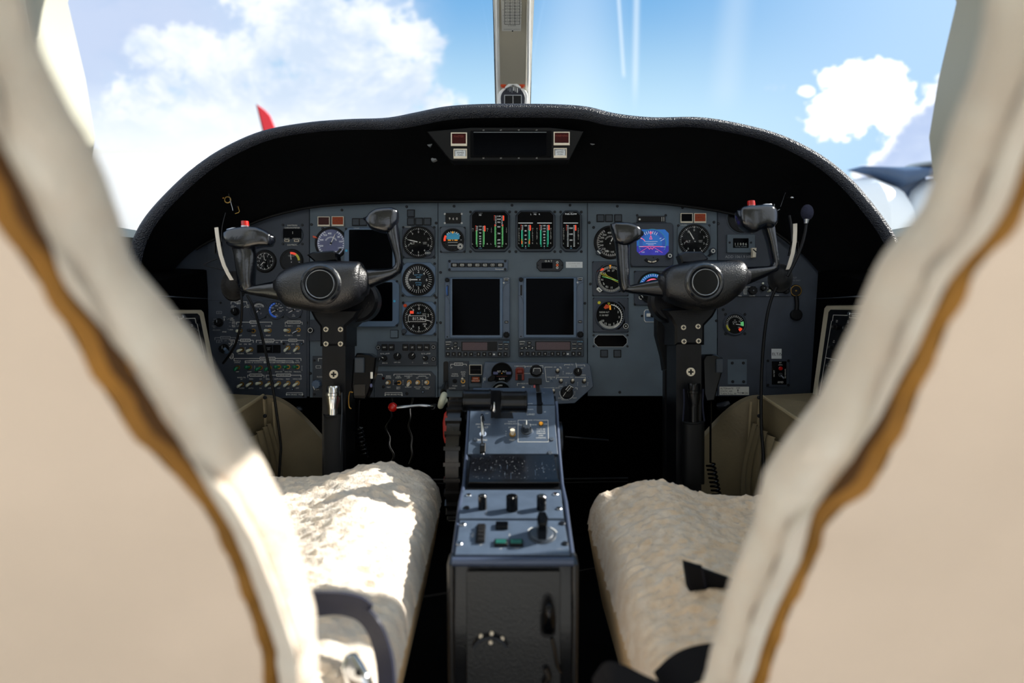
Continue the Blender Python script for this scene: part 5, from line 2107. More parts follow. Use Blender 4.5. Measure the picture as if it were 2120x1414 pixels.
# landing gear panel
t = Thing('landing_gear_panel', 'small grey landing gear panel with a slot for the white wheel lever', 'switch panel', (946, 778))
b = t.mb()
b.rect(930, 747.5, 971, 808, 0, 4, 'unit_dark', 1, .8)
t.part(b, 'plate')
b = t.mb()
b.rect(918, 748, 928.5, 806, 0, .8, 'black', 4)
t.part(b, 'lever_slot', label='black rounded slot')
b = t.mb()
z = 4
bracket(b, 933.5, 966, 753.8, z=z, s_='LDG GEAR', wbox=17)
for x, y, s_ in ((934.5, 761, 'UP'), (942, 774, 'HORN'), (942, 778, 'SILENCE'), (959.5, 770, 'ANTI-'), (959.5, 774, 'SKID'), (959.5, 778, 'ON'), (942, 798.5, 'PUSH'), (959.5, 798.5, 'OFF'), (936.5, 803.5, 'DOWN')):
    b.text(x, y, 2.9, s_, 'mark', z)
t.part(b, 'lettering')
b = t.mb()
b.disc(942, 788.5, 4.6, z, z + 2, 'black', .6, 18)
b.disc(942, 788.5, 2.6, z + 2, z + 4, 'rubber', .6, 14)
t.part(b, 'push_button')
toggle(t, 959, 789, 'cream', dx=-1, dy=-6, z=z, r=2.6, L=10)
screws(t, [(965, 760)], 3.2, z, 'unit_dark')

t = Thing('gear_lever', 'gear lever with a pale round wheel-shaped knob left of the pedestal', 'lever', (916, 829), PANEL.up(.13))
b = t.mb()
b.tube([b.A(923, 792, 1.566), b.A(921, 800, 1.5), b.A(918, 812, 1.45)], [.004, .006, .007], 'gloss_black', 10)
t.part(b, 'stem', label='dark stem')
b = t.mb()
c_ = b.A(916, 829, 1.43)
vs = []
ringp = []
for i in range(28):
    a = 2 * PI * i / 28
    ringp.append(c_ + V3(.0 + .0035 * math.cos(a), .0115 * math.cos(a), .0115 * math.sin(a)))
b.tube(ringp + [ringp[0]], .0068, 'knob_white', 12)
b.loft([(c_ + V3(-.005 + x_, r_, 0), c_ + V3(-.005 + x_, -r_, 0), r_) for x_, r_ in ((0, .006), (.004, .011), (.009, .011), (.014, .005))], 'knob_white', 16, 2)
t.part(b, 'wheel_knob', label='pale green-white wheel-shaped knob')

t = Thing('emergency_brake_handle', 'shiny red ball on a bare metal rod below the panel', 'handle', (813, 843), PANEL.up(.15))
b = t.mb()
b.ball(b.A(813, 843, 1.42), .0098, 'red', 20)
t.part(b, 'ball', label='shiny red ball')
b = t.mb()
b.tube([b.A(822, 844, 1.42), b.A(835, 843, 1.42), b.A(870, 840, 1.43), b.A(896, 842, 1.44), b.A(912, 843, 1.5)], .0042, 'steel', 10, 20)
b.tube([b.A(896, 842, 1.44), b.A(902, 842, 1.45)], .0065, 'dark_metal', 10)
t.part(b, 'rod')

t = Thing('gear_warning_lights', 'cream-framed black light box with an amber legend below it beside the gear panel', 'light', (985, 773))
b = t.mb()
b.frame(972, 755, 998, 775.5, 1.0, 0, 6, 'cream')
b.rect(973, 756, 997, 774.5, 0, 5, 'black')
b.rect(975, 758, 995, 764.8, 5, 5.4, 'screen')
b.rect(975, 766, 995, 772.8, 5, 5.4, 'screen')
t.part(b, 'light_box')
b = t.mb()
b.rect(974.5, 778.5, 996.5, 792.5, 0, 3, 'black', 1, .5)
b.rect(977.5, 780.5, 992.5, 790.5, 3, 3.4, 'amber_glass')
b.text(985, 783.5, 3, 'GEAR', 'cream', 3.4)
b.text(985, 788, 3, 'UNLOCK', 'cream', 3.4)
t.part(b, 'legend_light')

# ------------------------------------------------------------------ tilted panel above the throttles
SE = PANEL.up(.035)
t = Thing('environmental_panel', 'blue-grey angled pressurization panel standing proud of the centre panel', 'control panel', (1110, 795), SE)
b = t.mb()
poly = [(992, 838), (1003, 750), (1216, 752), (1222, 757), (1229, 800), (1225, 804), (1190, 835), (1130, 838)]
b.prism(poly, -30, 0, 'ped', 1.2)
t.part(b, 'plate')
z = 0
b = t.mb()
b.disc(1039, 772, 22, 0, 1.5, 'bezel', .5, 40)
b.ring(1039, 772, 20, 22, 1.5, 4, 'black', bev=.6)
b.disc(1039, 772, 20, 1.5, 2, 'face', 0, 36)
o = t.part(b, 'cabin_altitude_gauge')
b = t.mb()
b.text(1039, 769, 3.6, 'SET  ALT', 'mark', 2)
b.text(1039, 784.5, 3.6, 'RATE', 'mark', 2)
b.rect(1021, 769.5, 1031, 775, 2, 2.4, 'asi_face', 1)
b.rect(1048, 769.5, 1058, 775, 2, 2.4, 'asi_face', 1)
b.prism([(1038, 773.5), (1040, 773.5), (1039, 771.5)], 2, 2.6, 'amber')
b.line(1028, 779, 1050, 779, .6, 'guard_red', 2)
t.part(b, 'dial_markings', o)
b = t.mb()
b.prism([(1010, 788), (1010, 783), (1020, 775), (1026, 779), (1025, 786), (1018, 789)], 1, 12, 'rubber', 1.2)
t.part(b, 'selector_knob')
b = t.mb()
b.disc(1037, 812, 22, 0, 1.5, 'face', 0, 40)
b.ring(1037, 812, 19.5, 23, 1.5, 5, 'bezel', bev=1)
b.ticks(1037, 812, 13, 16, -50, 10, 12, .7, 'mark', 1.5)
b.prism([(1028, 814), (1034, 811), (1036, 815)], 1.5, 2, 'lit_teal')
t.part(b, 'differential_gauge')
b = t.mb()
b.prism([(1067, 787), (1067, 764), (1070, 760.5), (1082, 760.5), (1085, 764), (1085, 787)], 0, 6, 'guard_red', 1)
b.prism([(1069, 773), (1070, 764), (1082, 764), (1083, 773)], 6, 13, 'guard_red', 2)
b.rect(1072, 775, 1080, 787, 6, 7, 'black')
t.part(b, 'guarded_switch', label='red guarded switch')
b = t.mb()
b.disc(1110, 768, 13, 0, 2, 'black', .5, 28)
b.prism([(1099, 774), (1100, 764), (1104, 759), (1118, 759), (1122, 764), (1120, 774), (1110, 778)], 2, 10, 'gloss_black', 1.5)
b.path([(1104, 769), (1105, 762), (1118, 762), (1119, 769)], 1.0, 'mark', 10)
t.part(b, 'source_knob')
for x, y in ((1154, 769), (1161, 790), (1185, 790), (1209, 790), (1145, 811), (1083, 806)):
    toggle(t, x, y, 'cream', dx=0, dy=-4, r=3.1, z=0, ring=False, L=13, label='cream toggle')
b = t.mb()
b.disc(1196, 770, 9, 0, 1.5, 'black', .4, 24)
b.knob(1196, 769, 6.5, 1.5, 14, 'rubber', 9)
b.line(1196, 764, 1196, 769, 1.2, 'mark', 14)
t.part(b, 'temperature_knob')
b = t.mb()
b.disc(1173.5, 812.5, 13, 0, 2, 'rubber', .6, 30)
b.disc(1173.5, 812.5, 11, 2, 8, 'rubber', 1, 30)
hd = [(1168, 806), (1176.5, 795), (1187, 801), (1177, 812), (1171, 811)]
b.prism(hd, 6, 20, 'gloss_black', 1)
b.path([(1169.5, 805.5), (1177, 796.5), (1185.5, 801.2)], .9, 'white', 20)
b.path([(1172.5, 808.5), (1181, 799)], .9, 'white', 20)
b.path([(1171, 811), (1165, 820)], 1.0, 'white', 8)
t.part(b, 'manual_knob', label='black rotary knob with white-edged handle')
b = t.mb()
b.text(1076, 758, 2.6, 'CABIN DUMP', 'mark', z)
b.path([(1087, 762), (1087, 758.5), (1093, 758.5)], .9, 'mark', z)
b.text(1099, 758.5, 2.6, 'SOURCE', 'mark', z)
b.path([(1106, 757), (1124, 757), (1124, 762)], .9, 'mark', z)
b.text(1092, 773, 2.4, 'MANUAL', 'mark', z)
b.text(1121, 773, 2.4, 'BOTH', 'mark', z)
b.path([(1137, 790), (1131, 790), (1128, 760), (1144, 760)], .9, 'mark', z)
b.text(1149, 760, 2.4, 'AIR', 'mark', z)
b.path([(1158, 760), (1161.5, 760), (1161.5, 764)], .9, 'mark', z)
b.text(1154, 778, 2.6, 'OFF', 'mark', z)
b.text(1141, 781, 2.6, 'TEMPERATURE', 'mark', z, w=17)
b.text(1141, 784, 2.4, 'SEL', 'mark', z)
b.path([(1168.5, 757), (1168.5, 755), (1175, 755)], .9, 'mark', z)
b.text(1181, 755, 2.6, 'AIR TO', 'mark', z)
b.path([(1192, 751), (1194.5, 763)], 1.0, 'mark', z)
b.text(1201, 756, 2.4, 'COCKPIT', 'mark', z)
b.path([(1208, 755.5), (1210.5, 755.5), (1210.5, 759)], .9, 'mark', z)
b.text(1176, 761, 2.4, 'LH', 'mark', z)
b.text(1205, 762, 2.4, 'RH', 'mark', z)
b.text(1176, 773, 2.6, 'EMER', 'mark', z)
b.text(1207, 776.5, 2.6, 'CABIN', 'mark', z)
b.line(1181, 774, 1185, 772, .7, 'mark', z)
b.path([(1152, 785), (1152, 781), (1178, 781)], .9, 'mark', z)
b.text(1184, 781, 2.4, 'FAN', 'mark', z)
b.path([(1190, 781), (1212, 781), (1212, 785)], .9, 'mark', z)
for x, y, s_ in ((1161, 799.5, 'LOW'), (1209, 799.5, 'LOW'), (1083, 815, 'NORM'), (1147, 822, 'LO'), (1160, 824, 'COLD'), (1190, 824, 'HOT'), (1170, 827.5, 'MANUAL')):
    b.text(x, y, 2.6, s_, 'mark', z)
b.path([(1126, 807), (1126, 803), (1148, 803)], .9, 'mark', z)
b.text(1154, 803, 2.2, 'AUTO', 'mark', z)
b.path([(1190, 803), (1195, 803), (1195, 807)], .9, 'mark', z)
b.ring(1173.5, 812.5, 14.3, 15.3, z, z + .4, 'mark', 110, 160)
b.ring(1173.5, 812.5, 14.3, 15.3, z, z + .4, 'mark', 205, 280)
b.path([(1071, 799), (1071, 794), (1077, 794)], .9, 'mark', z)
b.text(1086, 794, 2.6, 'PRESS SYS', 'mark', z)
for x, y in ((1172, 792), (1196, 792), (1217, 792), (1190, 811), (1101, 800), (1166, 769)):
    for i in range(3):
        b.text(x, y + i * 2.8, 1.9, 'OFF'[i], 'mark', z)
b.text(1003, 783, 2.6, 'ALT', 'mark', z)
b.text(1003, 786.5, 2.6, 'SET', 'mark', z)
b.path([(1000, 790.5), (1006, 790.5)], .8, 'mark', z)
t.part(b, 'lettering')
screws(t, [(1218, 781), (1142, 788), (1004, 790.5)], 2.8, 0, 'bezel_blue')

# ------------------------------------------------------------------ centre pedestal
PD = [(812, 1.262), (830, 1.225), (870, 1.20), (940, 1.146), (1003, 1.085), (1012, 1.075), (1040, 1.01), (1075, .972), (1150, .895), (1158, .883)]


def pd(py):
    for a, c in zip(PD, PD[1:]):
        if a[0] <= py <= c[0]:
            return a[1] + (c[1] - a[1]) * (py - a[0]) / (c[0] - a[0])
    return PD[0][1] if py < PD[0][0] else PD[-1][1]


def psurf(y0, y1, h=0.0):
    s_ = surf2(at(1062, y0, pd(y0)), at(1062, y1, pd(y1)))
    return s_.up(h) if h else s_


HW = .0785
t = Thing('center_pedestal', 'dark centre pedestal between the two seats', 'pedestal', (1062, 1150), psurf(1075, 1150))
b = t.mb()
prof = [at(1062, y, pd(y) + .006) for y in (820, 832, 870, 940, 1003, 1040, 1075, 1150, 1160)]
prof += [at(1062, 1290, .885), at(1062, 1414, .895)]
prof += [V3(0, .92, 0), V3(0, 1.30, 0), V3(0, 1.42, .30), V3(0, 1.35, .50)]
vs, fs = [], []
n = len(prof)
for sx in (-1, 1):
    for i, p in enumerate(prof):
        w = HW * (1.0 if i < 7 else 1.0) if i < 8 else HW * 1.02
        vs.append(b.Mi @ V3(at(1062, 700, 1).x + sx * w, p.y, p.z))
fs = [tuple(range(n)), tuple(reversed(range(n, 2 * n)))] + [(i, (i + 1) % n, n + (i + 1) % n, n + i) for i in range(n)]
b.add(vs, fs, 'ped_body')
t.part(b, 'body', label='dark satin body of the pedestal')
# edge rails of the aft face and sides
b = t.mb()
for sx in (-1, 1):
    pts = [Vector(b.Mi @ (at(1062, y, pd(y) + .006) + V3(sx * HW, 0, 0))) for y in (832, 870, 940, 1003, 1040, 1075, 1150)]
    b.tube(pts, .003, 'ped_edge', 8)
    pts = [Vector(b.Mi @ (at(1062, y, d_) + V3(sx * HW * k_, 0, 0))) for y, d_, k_ in ((1150, .90, 1.0), (1168, .884, 1.02), (1290, .886, 1.02), (1414, .896, 1.02))]
    b.tube(pts, .005, 'ped_body', 10)
pts = [Vector(b.Mi @ (at(1062, 1163, .883) + V3(sx * HW, 0, 0))) for sx in (-1, 1)]
b.tube(pts, .006, 'ped_edge', 10)
t.part(b, 'edge_trim', label='lighter rounded edges of the pedestal')
AFT = surf2(at(1062, 1170, .879), at(1062, 1414, .890))
b = MB(t.S, t.c)


def sub_mb(t, S):
    """a builder lying on another plane but still in the space of thing t"""
    b = MB(S, t.c)
    b.conv = t.S.mtx(t.S.hit(*t.c)).inverted() @ b.M
    return b


def put(t, b, name, parent=None, label=None):
    b.v = [tuple(b.conv @ Vector(v)) for v in b.v]
    return t.part(b, name, parent, label)


b = sub_mb(t, AFT)
b.prism([(966, 1420), (966, 1182), (1160, 1182), (1160, 1420)], 0, 2, 'ped_body', 1)
put(t, b, 'access_door', label='flat access door in the aft face')
b = sub_mb(t, AFT)
b.rect(1118, 1262, 1150, 1318, 2, 5, 'black', 13, .5, 6)
put(t, b, 'latch_recess')
b = sub_mb(t, AFT)
b.loft([(b.pt(1121, 1300, 9), b.pt(1149, 1300, 9), .007), (b.pt(1121, 1275, 20), b.pt(1149, 1275, 20), .010), (b.pt(1123, 1254, 22), b.pt(1147, 1254, 22), .011), (b.pt(1127, 1243, 20), b.pt(1143, 1243, 20), .008)], 'gloss_black', 16, 2.2, sub=14)
put(t, b, 'latch_handle', label='black oval latch handle')
b = sub_mb(t, AFT)
b.ring(1015, 1352, 36, 42, 2, 14, 'dark_metal', -62, 62, 60, 1)
put(t, b, 'ashtray_lip', label='curved metal lip low on the aft face')
for x, y in ((996, 1315), (1018, 1309), (1040, 1320), (1016, 1327)):
    b = sub_mb(t, AFT)
    b.disc(x, y, 4.5, 2, 9, 'cream', 1.5, 14)
    put(t, b, 'stud', label='small pale stud')
b = sub_mb(t, AFT)
b.tube([b.pt(1142, 1318, 8), b.pt(1148, 1345, 12), b.pt(1152, 1370, 12), b.pt(1160, 1388, 8)], .0022, 'rib', 8, 14)
b.tube([b.pt(1128, 1380, 10), b.pt(1135, 1395, 14), b.pt(1125, 1414, 10)], .004, 'rib', 8, 10)
put(t, b, 'cable')

# throttle quadrant face
SQ = psurf(838, 938)
t = Thing('throttle_quadrant', 'blue-grey quadrant face with engine sync box at the top of the pedestal', 'quadrant', (1062, 890), SQ)
b = t.mb()
b.prism([(968, 940), (972, 880), (974, 838), (1149, 838), (1150, 880), (1155, 940)], -6, 0, 'ped', .8)
t.part(b, 'face_plate')
# curved top where the levers come out
b = t.mb()
top_pts = [(838, 1.2195), (828, 1.232), (818, 1.248), (809, 1.268), (803, 1.30)]
for xa, xb in ((975, 1111.5), (1122.5, 1148)):
    vs, fs = [], []
    for y, d_ in top_pts:
        for xx in (xa, xb):
            vs.append(b.A(1062 + (xx - 1062) * 1.2195 / d_, y, d_ - .001))
    for i in range(len(top_pts) - 1):
        fs.append((i * 2, i * 2 + 1, i * 2 + 3, i * 2 + 2))
    m_ = len(vs)
    vs2 = [v - V3(0, 0, .008) for v in vs]
    fs += [tuple(q + m_ for q in reversed(f)) for f in fs]
    e_ = len(top_pts)
    for i in range(e_ - 1):
        for c_ in (0, 1):
            fs.append((i * 2 + c_, i * 2 + 2 + c_, m_ + i * 2 + 2 + c_, m_ + i * 2 + c_))
    b.add(vs + vs2, fs, 'ped')
t.part(b, 'curved_top')
b = t.mb()
b.rect(1111.5, 838, 1122.5, 857, -1, .6, 'black', 4)
vs = []
t.part(b, 'flap_slot', label='black flap lever slot')
b = t.mb()
b.prism([(1024, 866), (1020, 852), (1060, 852), (1063, 866)], -1, .6, 'black')
t.part(b, 'throttle_slot')
b = t.mb()
SQT = surf2(at(1062, 806, 1.272), at(1062, 838, 1.2195)).up(.001)
t.part(b.text(1000, 878.5, 3.6, 'SPEED BRAKE', 'mark', 0).text(1000, 884.5, 3.6, 'RETRACT', 'mark', 0).text(999, 911, 3.6, 'EXTEND', 'mark', 0)
       .text(1060, 873, 3.4, 'THRUST', 'mark', 0).text(1060, 877.5, 3.4, 'ATTENUATOR', 'mark', 0).text(1060, 885, 3.6, 'STOW', 'mark', 0).text(1060, 911, 3.8, 'TEST', 'mark', 0)
       .text(1047.5, 893, 2.6, 'A', 'mark', 0).text(1047.5, 898, 2.6, 'U', 'mark', 0).text(1047.5, 903, 2.6, 'T', 'mark', 0)
       .line(1072.5, 870, 1072.5, 915, .9, 'mark').line(1134.5, 870, 1135.5, 915, .9, 'mark').line(1072.5, 915, 1135.5, 915, .9, 'mark').line(1072.5, 870, 1088, 870, .9, 'mark').line(1115, 870, 1134.5, 870, .9, 'mark')
       .text(1101, 870, 3.4, 'ENGINE SYNC', 'mark').text(1077, 880, 3.2, 'FAN', 'mark').text(1087.5, 876.5, 3.2, 'OFF', 'mark').text(1102, 879.5, 3.2, 'TURBINE', 'mark').text(1129, 878, 3.2, 'ON', 'mark')
       .text(1120, 888.5, 3.2, 'MUST BE', 'mark').text(1120, 893, 3.2, 'OFF FOR', 'mark').text(1120, 897.5, 3.2, 'TAKEOFF', 'mark').text(1120, 902, 3.2, 'AND', 'mark').text(1120, 906.5, 3.2, 'LANDING', 'mark')
       .text(1099, 858, 4.4, 'LAND', 'white').text(1008, 856, 3, 'OFF', 'mark'), 'lettering')
b = sub_mb(t, SQT)
b.text(1098, 815, 2.6, 'UP', 'mark').text(1098, 832, 3.4, 'T.O. &', 'mark').text(1098, 836, 3.4, 'APPR', 'mark').text(1126, 833, 3.4, '15', 'mark').text(1098, 848, 3.6, 'FLAPS', 'white').text(1128, 853, 3.4, '40', 'white').text(1126, 814, 2.6, '0', 'mark')
put(t, b, 'flap_lettering')
b = sub_mb(t, SQT)
b.rect(1112, 813, 1122, 838, 0, .4, 'black', 3)
put(t, b, 'flap_slot', label='black flap lever slot')
b = t.mb()
b.disc(1090, 893, 14, 0, 1.5, 'ped', .5, 28)
b.disc(1090, 892, 12, 1.5, 4, 'unit_dark', 1, 28)
b.knob(1090, 890, 9, 4, 16, 'unit_dark', 8)
b.line(1090, 880, 1090, 889, 1.6, 'white', 16)
t.part(b, 'sync_knob', label='dark blue rotary knob with white line')
b = t.mb()
b.disc(1120, 878, 5.2, 0, 3, 'gold', .8, 20)
b.disc(1120, 878, 3.6, 3, 5, 'amber', 1, 16)
t.part(b, 'sync_lamp', label='round amber lamp')
b = t.mb()
b.ring(1061, 900, 3.5, 6.5, 0, 2.5, 'gold', n=18)
b.tube([b.pt(1061, 900, 0), b.pt(1061, 897, 12)], [.003, .0042], 'cream', 12)
t.part(b, 'attenuator_toggle', label='cream toggle in a brass nut')
b = t.mb()
b.ring(1000, 900, 4, 7, 0, 3, 'chrome', n=18)
b.tube([b.pt(1000, 902, 0), b.pt(999, 884, 14), b.pt(998, 874, 20)], [.0036, .003, .002], 'chrome', 12)
t.part(b, 'speed_brake_toggle', label='long chrome toggle')
b = t.mb()
b.tube([b.pt(1003, 880, 15), b.pt(1001, 870, 16), b.pt(998, 868, 17), b.pt(996, 874, 16), b.pt(998, 882, 15)], .0009, 'rubber', 6, 16)
b.tube([b.pt(998, 905, 8), b.pt(998, 915, 4), b.pt(999, 920, 3)], .0014, 'rubber', 6, 8)
b.rect(993.5, 920, 1005.5, 939, 0, 6, 'rubber', 1, 1)
b.rect(996, 923, 1003, 927, 6, 7, 'unit_dark')
b.tube([b.pt(998, 938, 3), b.pt(997, 946, 3), b.pt(999, 953, 2), b.pt(1001, 946, 3), b.pt(1001, 938, 3)], .0008, 'steel', 6, 16)
t.part(b, 'safety_tag', label='black tag hanging on a cord from the chrome toggle')
for x, y in ((984.5, 910), (1141.5, 909.5), (1138, 938)):
    b = t.mb()
    b.disc(x, y, 5, 0, 1.4, 'unit_dark', .6, 18)
    b.ring(x, y, 1.8, 2.8, 1.4, 1.8, 'steel', n=12)
    t.part(b, 'screw')

# throttle levers
ST = Surf(at(1062, 830, 1.14), XA, YA)
for xs_, lab in (((958, 1018), 'left'), ((1036, 1092), 'right')):
    t = Thing('throttle_lever', '%s throttle lever with a thick black cylinder grip' % lab, 'lever', ((xs_[0] + xs_[1]) / 2, 830), ST)
    b = t.mb()
    yc = 829 if lab == 'left' else 832
    xa, xb = xs_
    r = .0188
    st = []
    for x, q in ((xa, .86), (xa + 2, 1.0), (xa + 5, 1.0), (xa + 5.5, .95), (xa + 8, .95), (xb - 8, .95), (xb - 5.5, .95), (xb - 5, 1.0), (xb - 2, 1.0), (xb, .86)):
        c_ = b.A(x, yc, 1.14)
        st.append((c_ + V3(0, r * q, 0), c_ - V3(0, r * q, 0), r * q))
    b.loft(st, 'gloss_black', 28, 2, cap=False)
    t.part(b, 'grip', label='thick glossy black cylinder grip')
    b = t.mb()
    x0, x1 = (1018, 1027) if lab == 'left' else (1026.5, 1036)
    x0 -= 2
    x1 += 1
    A_ = [b.A(x0, 808, 1.14), b.A(x1, 808, 1.14), b.A(x1, 864, 1.17), b.A(x0, 866, 1.17)]
    B_ = [b.A(x0, 811, 1.17), b.A(x1, 811, 1.17), b.A(x1, 856, 1.215), b.A(x0, 858, 1.215)]
    b.add(A_ + B_, [(0, 1, 2, 3), (7, 6, 5, 4), (0, 4, 5, 1), (1, 5, 6, 2), (2, 6, 7, 3), (3, 7, 4, 0)], 'ped_body')
    t.part(b, 'arm')
    if lab == 'left':
        b = t.mb()
        b.ball(b.A(1023, 843, 1.135), .006, 'chrome', 14, (.55, 1.5, .6))
        t.part(b, 'release_button', label='oval chrome release button')

t = Thing('flap_lever', 'flap lever with flat black rectangular knob and a red tip behind it', 'lever', (1108, 790), Surf(at(1108, 790, 1.25), XA, YA))
b = t.mb()
b.rect(1094, 783, 1121.5, 796.5, -6, 8, 'rubber', 2, 1.6)
t.part(b, 'knob')
b = t.mb()
b.prism([(1108, 795), (1117, 795), (1118, 812), (1111, 812)], -8, -2, 'rubber')
b.rect(1104.5, 796, 1108.5, 803, -4, 0, 'red', 1, .5)
t.part(b, 'stem')

# kneeboard tray
S2 = psurf(945, 1003, .004)
t = Thing('chart_tray', 'glossy black dusty lid on the pedestal below the quadrant', 'tray', (1062, 975), S2)
b = t.mb()
b.prism([(968, 1003), (969, 999), (974, 943), (1148, 943), (1157, 998), (1157, 1003)], -8, 4, 'tray', 1.5)
t.part(b, 'lid')
b = t.mb()
b.rect(969, 997, 1158, 1005, 3, 8, 'gloss_black', 3, 1.5)
t.part(b, 'lip')
b = t.mb()
for i in range(90):
    x, y = random.uniform(978, 1148), random.uniform(948, 995)
    b.disc(x, y, random.choice((.35, .4, .5, .8)), 4, 4.15, 'mark_dim', 0, 5)
for i in range(8):
    x, y = random.uniform(990, 1140), random.uniform(950, 990)
    b.line(x, y, x + random.uniform(-1, 1), y + random.uniform(4, 14), .4, 'unit', 4, .1)
o = t.part(b, 'dust', label='specks of pale dust')
o['kind'] = 'stuff'

# panel with three knobs
S3 = psurf(1020, 1075, .004)
t = Thing('knob_panel', 'blue-grey pedestal panel with three tall knobs below the black lid', 'control panel', (1062, 1047), S3)
b = t.mb()
b.prism([(950, 1073), (958, 1014), (1161, 1014), (1167, 1073)], -5, 0, 'ped', 1)
t.part(b, 'plate')


def tall(t, x, y, r, h, m, topm, n=24, ribs=False):
    b = t.mb()
    if ribs:
        b.knob(x, y, r, 0, h, m, 10, .16, 1)
    else:
        b.disc(x, y, r, 0, h, m, 1.5, n)
    if topm:
        b.disc(x, y, r * .7, h, h + .6, topm, .2, 18)
    return b


b = tall(t, 999, 1053, 9, 30, 'gloss_black', 'steel')
t.part(b, 'knob')
b = tall(t, 1060, 1056, 12, 32, 'gloss_black', None, ribs=True)
t.part(b, 'knob', label='ribbed centre knob')
b = tall(t, 1121, 1054, 10, 30, 'gloss_black', 'steel')
t.part(b, 'knob')
for x, y, m_ in ((966, 1052, 'dark_metal'), (1157, 1054, 'steel'), (970, 1026, 'chrome'), (1150, 1024, 'chrome')):
    b = t.mb()
    b.disc(x, y, 6.5, 0, 3, m_, 1.2, 18)
    b.disc(x, y, 2.6, 3, 3.3, 'black', 0, 6)
    t.part(b, 'fastener')

S4 = psurf(1077, 1150, .006)
t = Thing('autopilot_panel', 'blue-grey panel with thumbwheel and big pointed knob at the aft end of the pedestal', 'control panel', (1062, 1112), S4)
b = t.mb()
b.prism([(942, 1148), (952, 1077), (1168, 1077), (1180, 1148)], -8, 0, 'ped', 1)
t.part(b, 'plate')
b = t.mb()
b.disc(1122, 1108, 30, 0, 3, 'unit_dark', 1, 40)
b.disc(1122, 1108, 24, 3, 6, 'bezel', 1.5, 40)
b.ring(1122, 1108, 32, 34, 0, .5, 'mark', -60, -35)
b.ring(1122, 1108, 32, 34, 0, .5, 'mark', 35, 75)
o = t.part(b, 'turn_dial')
b = t.mb()
pts = []
b.prism([(1114, 1122), (1111, 1106), (1115, 1094), (1129, 1094), (1134, 1106), (1131, 1122)], 6, 44, 'gloss_black', 4)
t.part(b, 'turn_knob', o)
b = t.mb()
b.rect(984, 1088, 1006, 1124, 0, 3, 'black', 1, .6)
o = t.part(b, 'pitch_slot')
for i in range(5):
    b = t.mb()
    y = 1091.5 + i * 7
    b.rect(989, y, 1004, y + 5.5, 3, 9 + 3 * math.sin(PI * (i + .5) / 5), 'rib', 1, 1)
    t.part(b, 'thumbwheel_rib', o)
b = t.mb()
b.rect(1026, 1085, 1052, 1097, 0, 8, 'gloss_black', 2, 1.5)
t.part(b, 'rocker_switch')
for x, m_ in ((1037, 'green_lit'), (1069, 'green_lit')):
    b = t.mb()
    b.rect(x - 14, 1120, x + 14, 1132, 0, 6, 'black', 2, 1)
    b.rect(x - 11, 1122, x + 11, 1130, 6, 7, m_, 1, .4)
    t.part(b, 'mode_button', label='small dark green lit button')
b = t.mb()
b.text(1040, 1080.5, 3.4, 'YD', 'mark')
b.text(996, 1085, 3, 'DN', 'mark')
b.text(996, 1128, 3, 'UP', 'mark')
b.text(979, 1108, 3.6, 'PITCH', 'mark', rot=90)
b.text(1055, 1108, 3, 'ENG', 'mark', rot=90)
b.text(1037, 1136, 3, 'AP', 'mark')
b.text(1070, 1136, 3, 'SOFT', 'mark')
b.text(1160, 1137, 3, 'SPERRY', 'mark_dim')
t.part(b, 'lettering')
for x, y in ((958, 1086), (951, 1126), (1164, 1084), (1170, 1126)):
    b = t.mb()
    b.disc(x, y, 7, 0, 3, 'dark_metal' if x > 1100 else 'steel', 1.3, 18)
    b.disc(x, y, 2.8, 3, 3.3, 'black', 0, 6)
    t.part(b, 'fastener')

# trim wheel and the red lever beside it
SWh = Surf(at(946, 960, 1.19), XA, YA)
t = Thing('trim_wheel', 'ribbed dark elevator trim wheel on the left side of the pedestal', 'wheel', (946, 960), SWh)
cw = at(946, 948, 1.24)
Rw, hw = .112, .0145
b = t.mb()


def wring(R0, R1, x0, x1, a0, a1, m, n, dz=0):
    vs, fs = [], []
    for i in range(n + 1):
        a = a0 + (a1 - a0) * i / n
        for R, x in ((R0, x0), (R1, x0), (R1, x1), (R0, x1)):
            vs.append(b.Mi @ V3(cw.x + x, cw.y + R * math.cos(a), cw.z + R * math.sin(a)))
    for i in range(n):
        for j in range(4):
            fs.append((i * 4 + j, i * 4 + (j + 1) % 4, i * 4 + 4 + (j + 1) % 4, i * 4 + 4 + j))
    fs += [(0, 1, 2, 3), tuple(n * 4 + j for j in range(4))]
    b.add(vs, fs, m)


cw = at(946, 948, 1.30)
wring(.03, Rw, -hw * .8, hw * .8, 0, 2 * PI, 'rib', 64)
t.part(b, 'rim')
for i in range(26):
    a = 2 * PI * i / 26
    b = t.mb()
    wring(Rw - .01, Rw + .0045, -hw, hw, a - .028, a + .028, 'rib', 3)
    t.part(b, 'grip_ridge')
SL = Surf(at(925, 884, 1.33), XA, YA)
t = Thing('gust_lock_handle', 'flat red handle standing left of the trim wheel', 'handle', (925, 884), SL)
b = t.mb()
b.prism([(921, 917), (918, 905), (917, 875), (920, 856), (925, 850), (930, 852), (931, 880), (929, 912), (927, 918)], -30, 6, 'red_paint', 2)
t.part(b, 'handle')
t = Thing('friction_wheel', 'thin dark disc on the right side of the pedestal', 'wheel', (1161, 915), Surf(at(1161, 915, 1.2), XA, YA))
b = t.mb()
cw = at(1158, 915, 1.22)
wring(.002, .036, -.004, .004, 0, 2 * PI, 'dark_metal', 40)
t.part(b, 'disc')

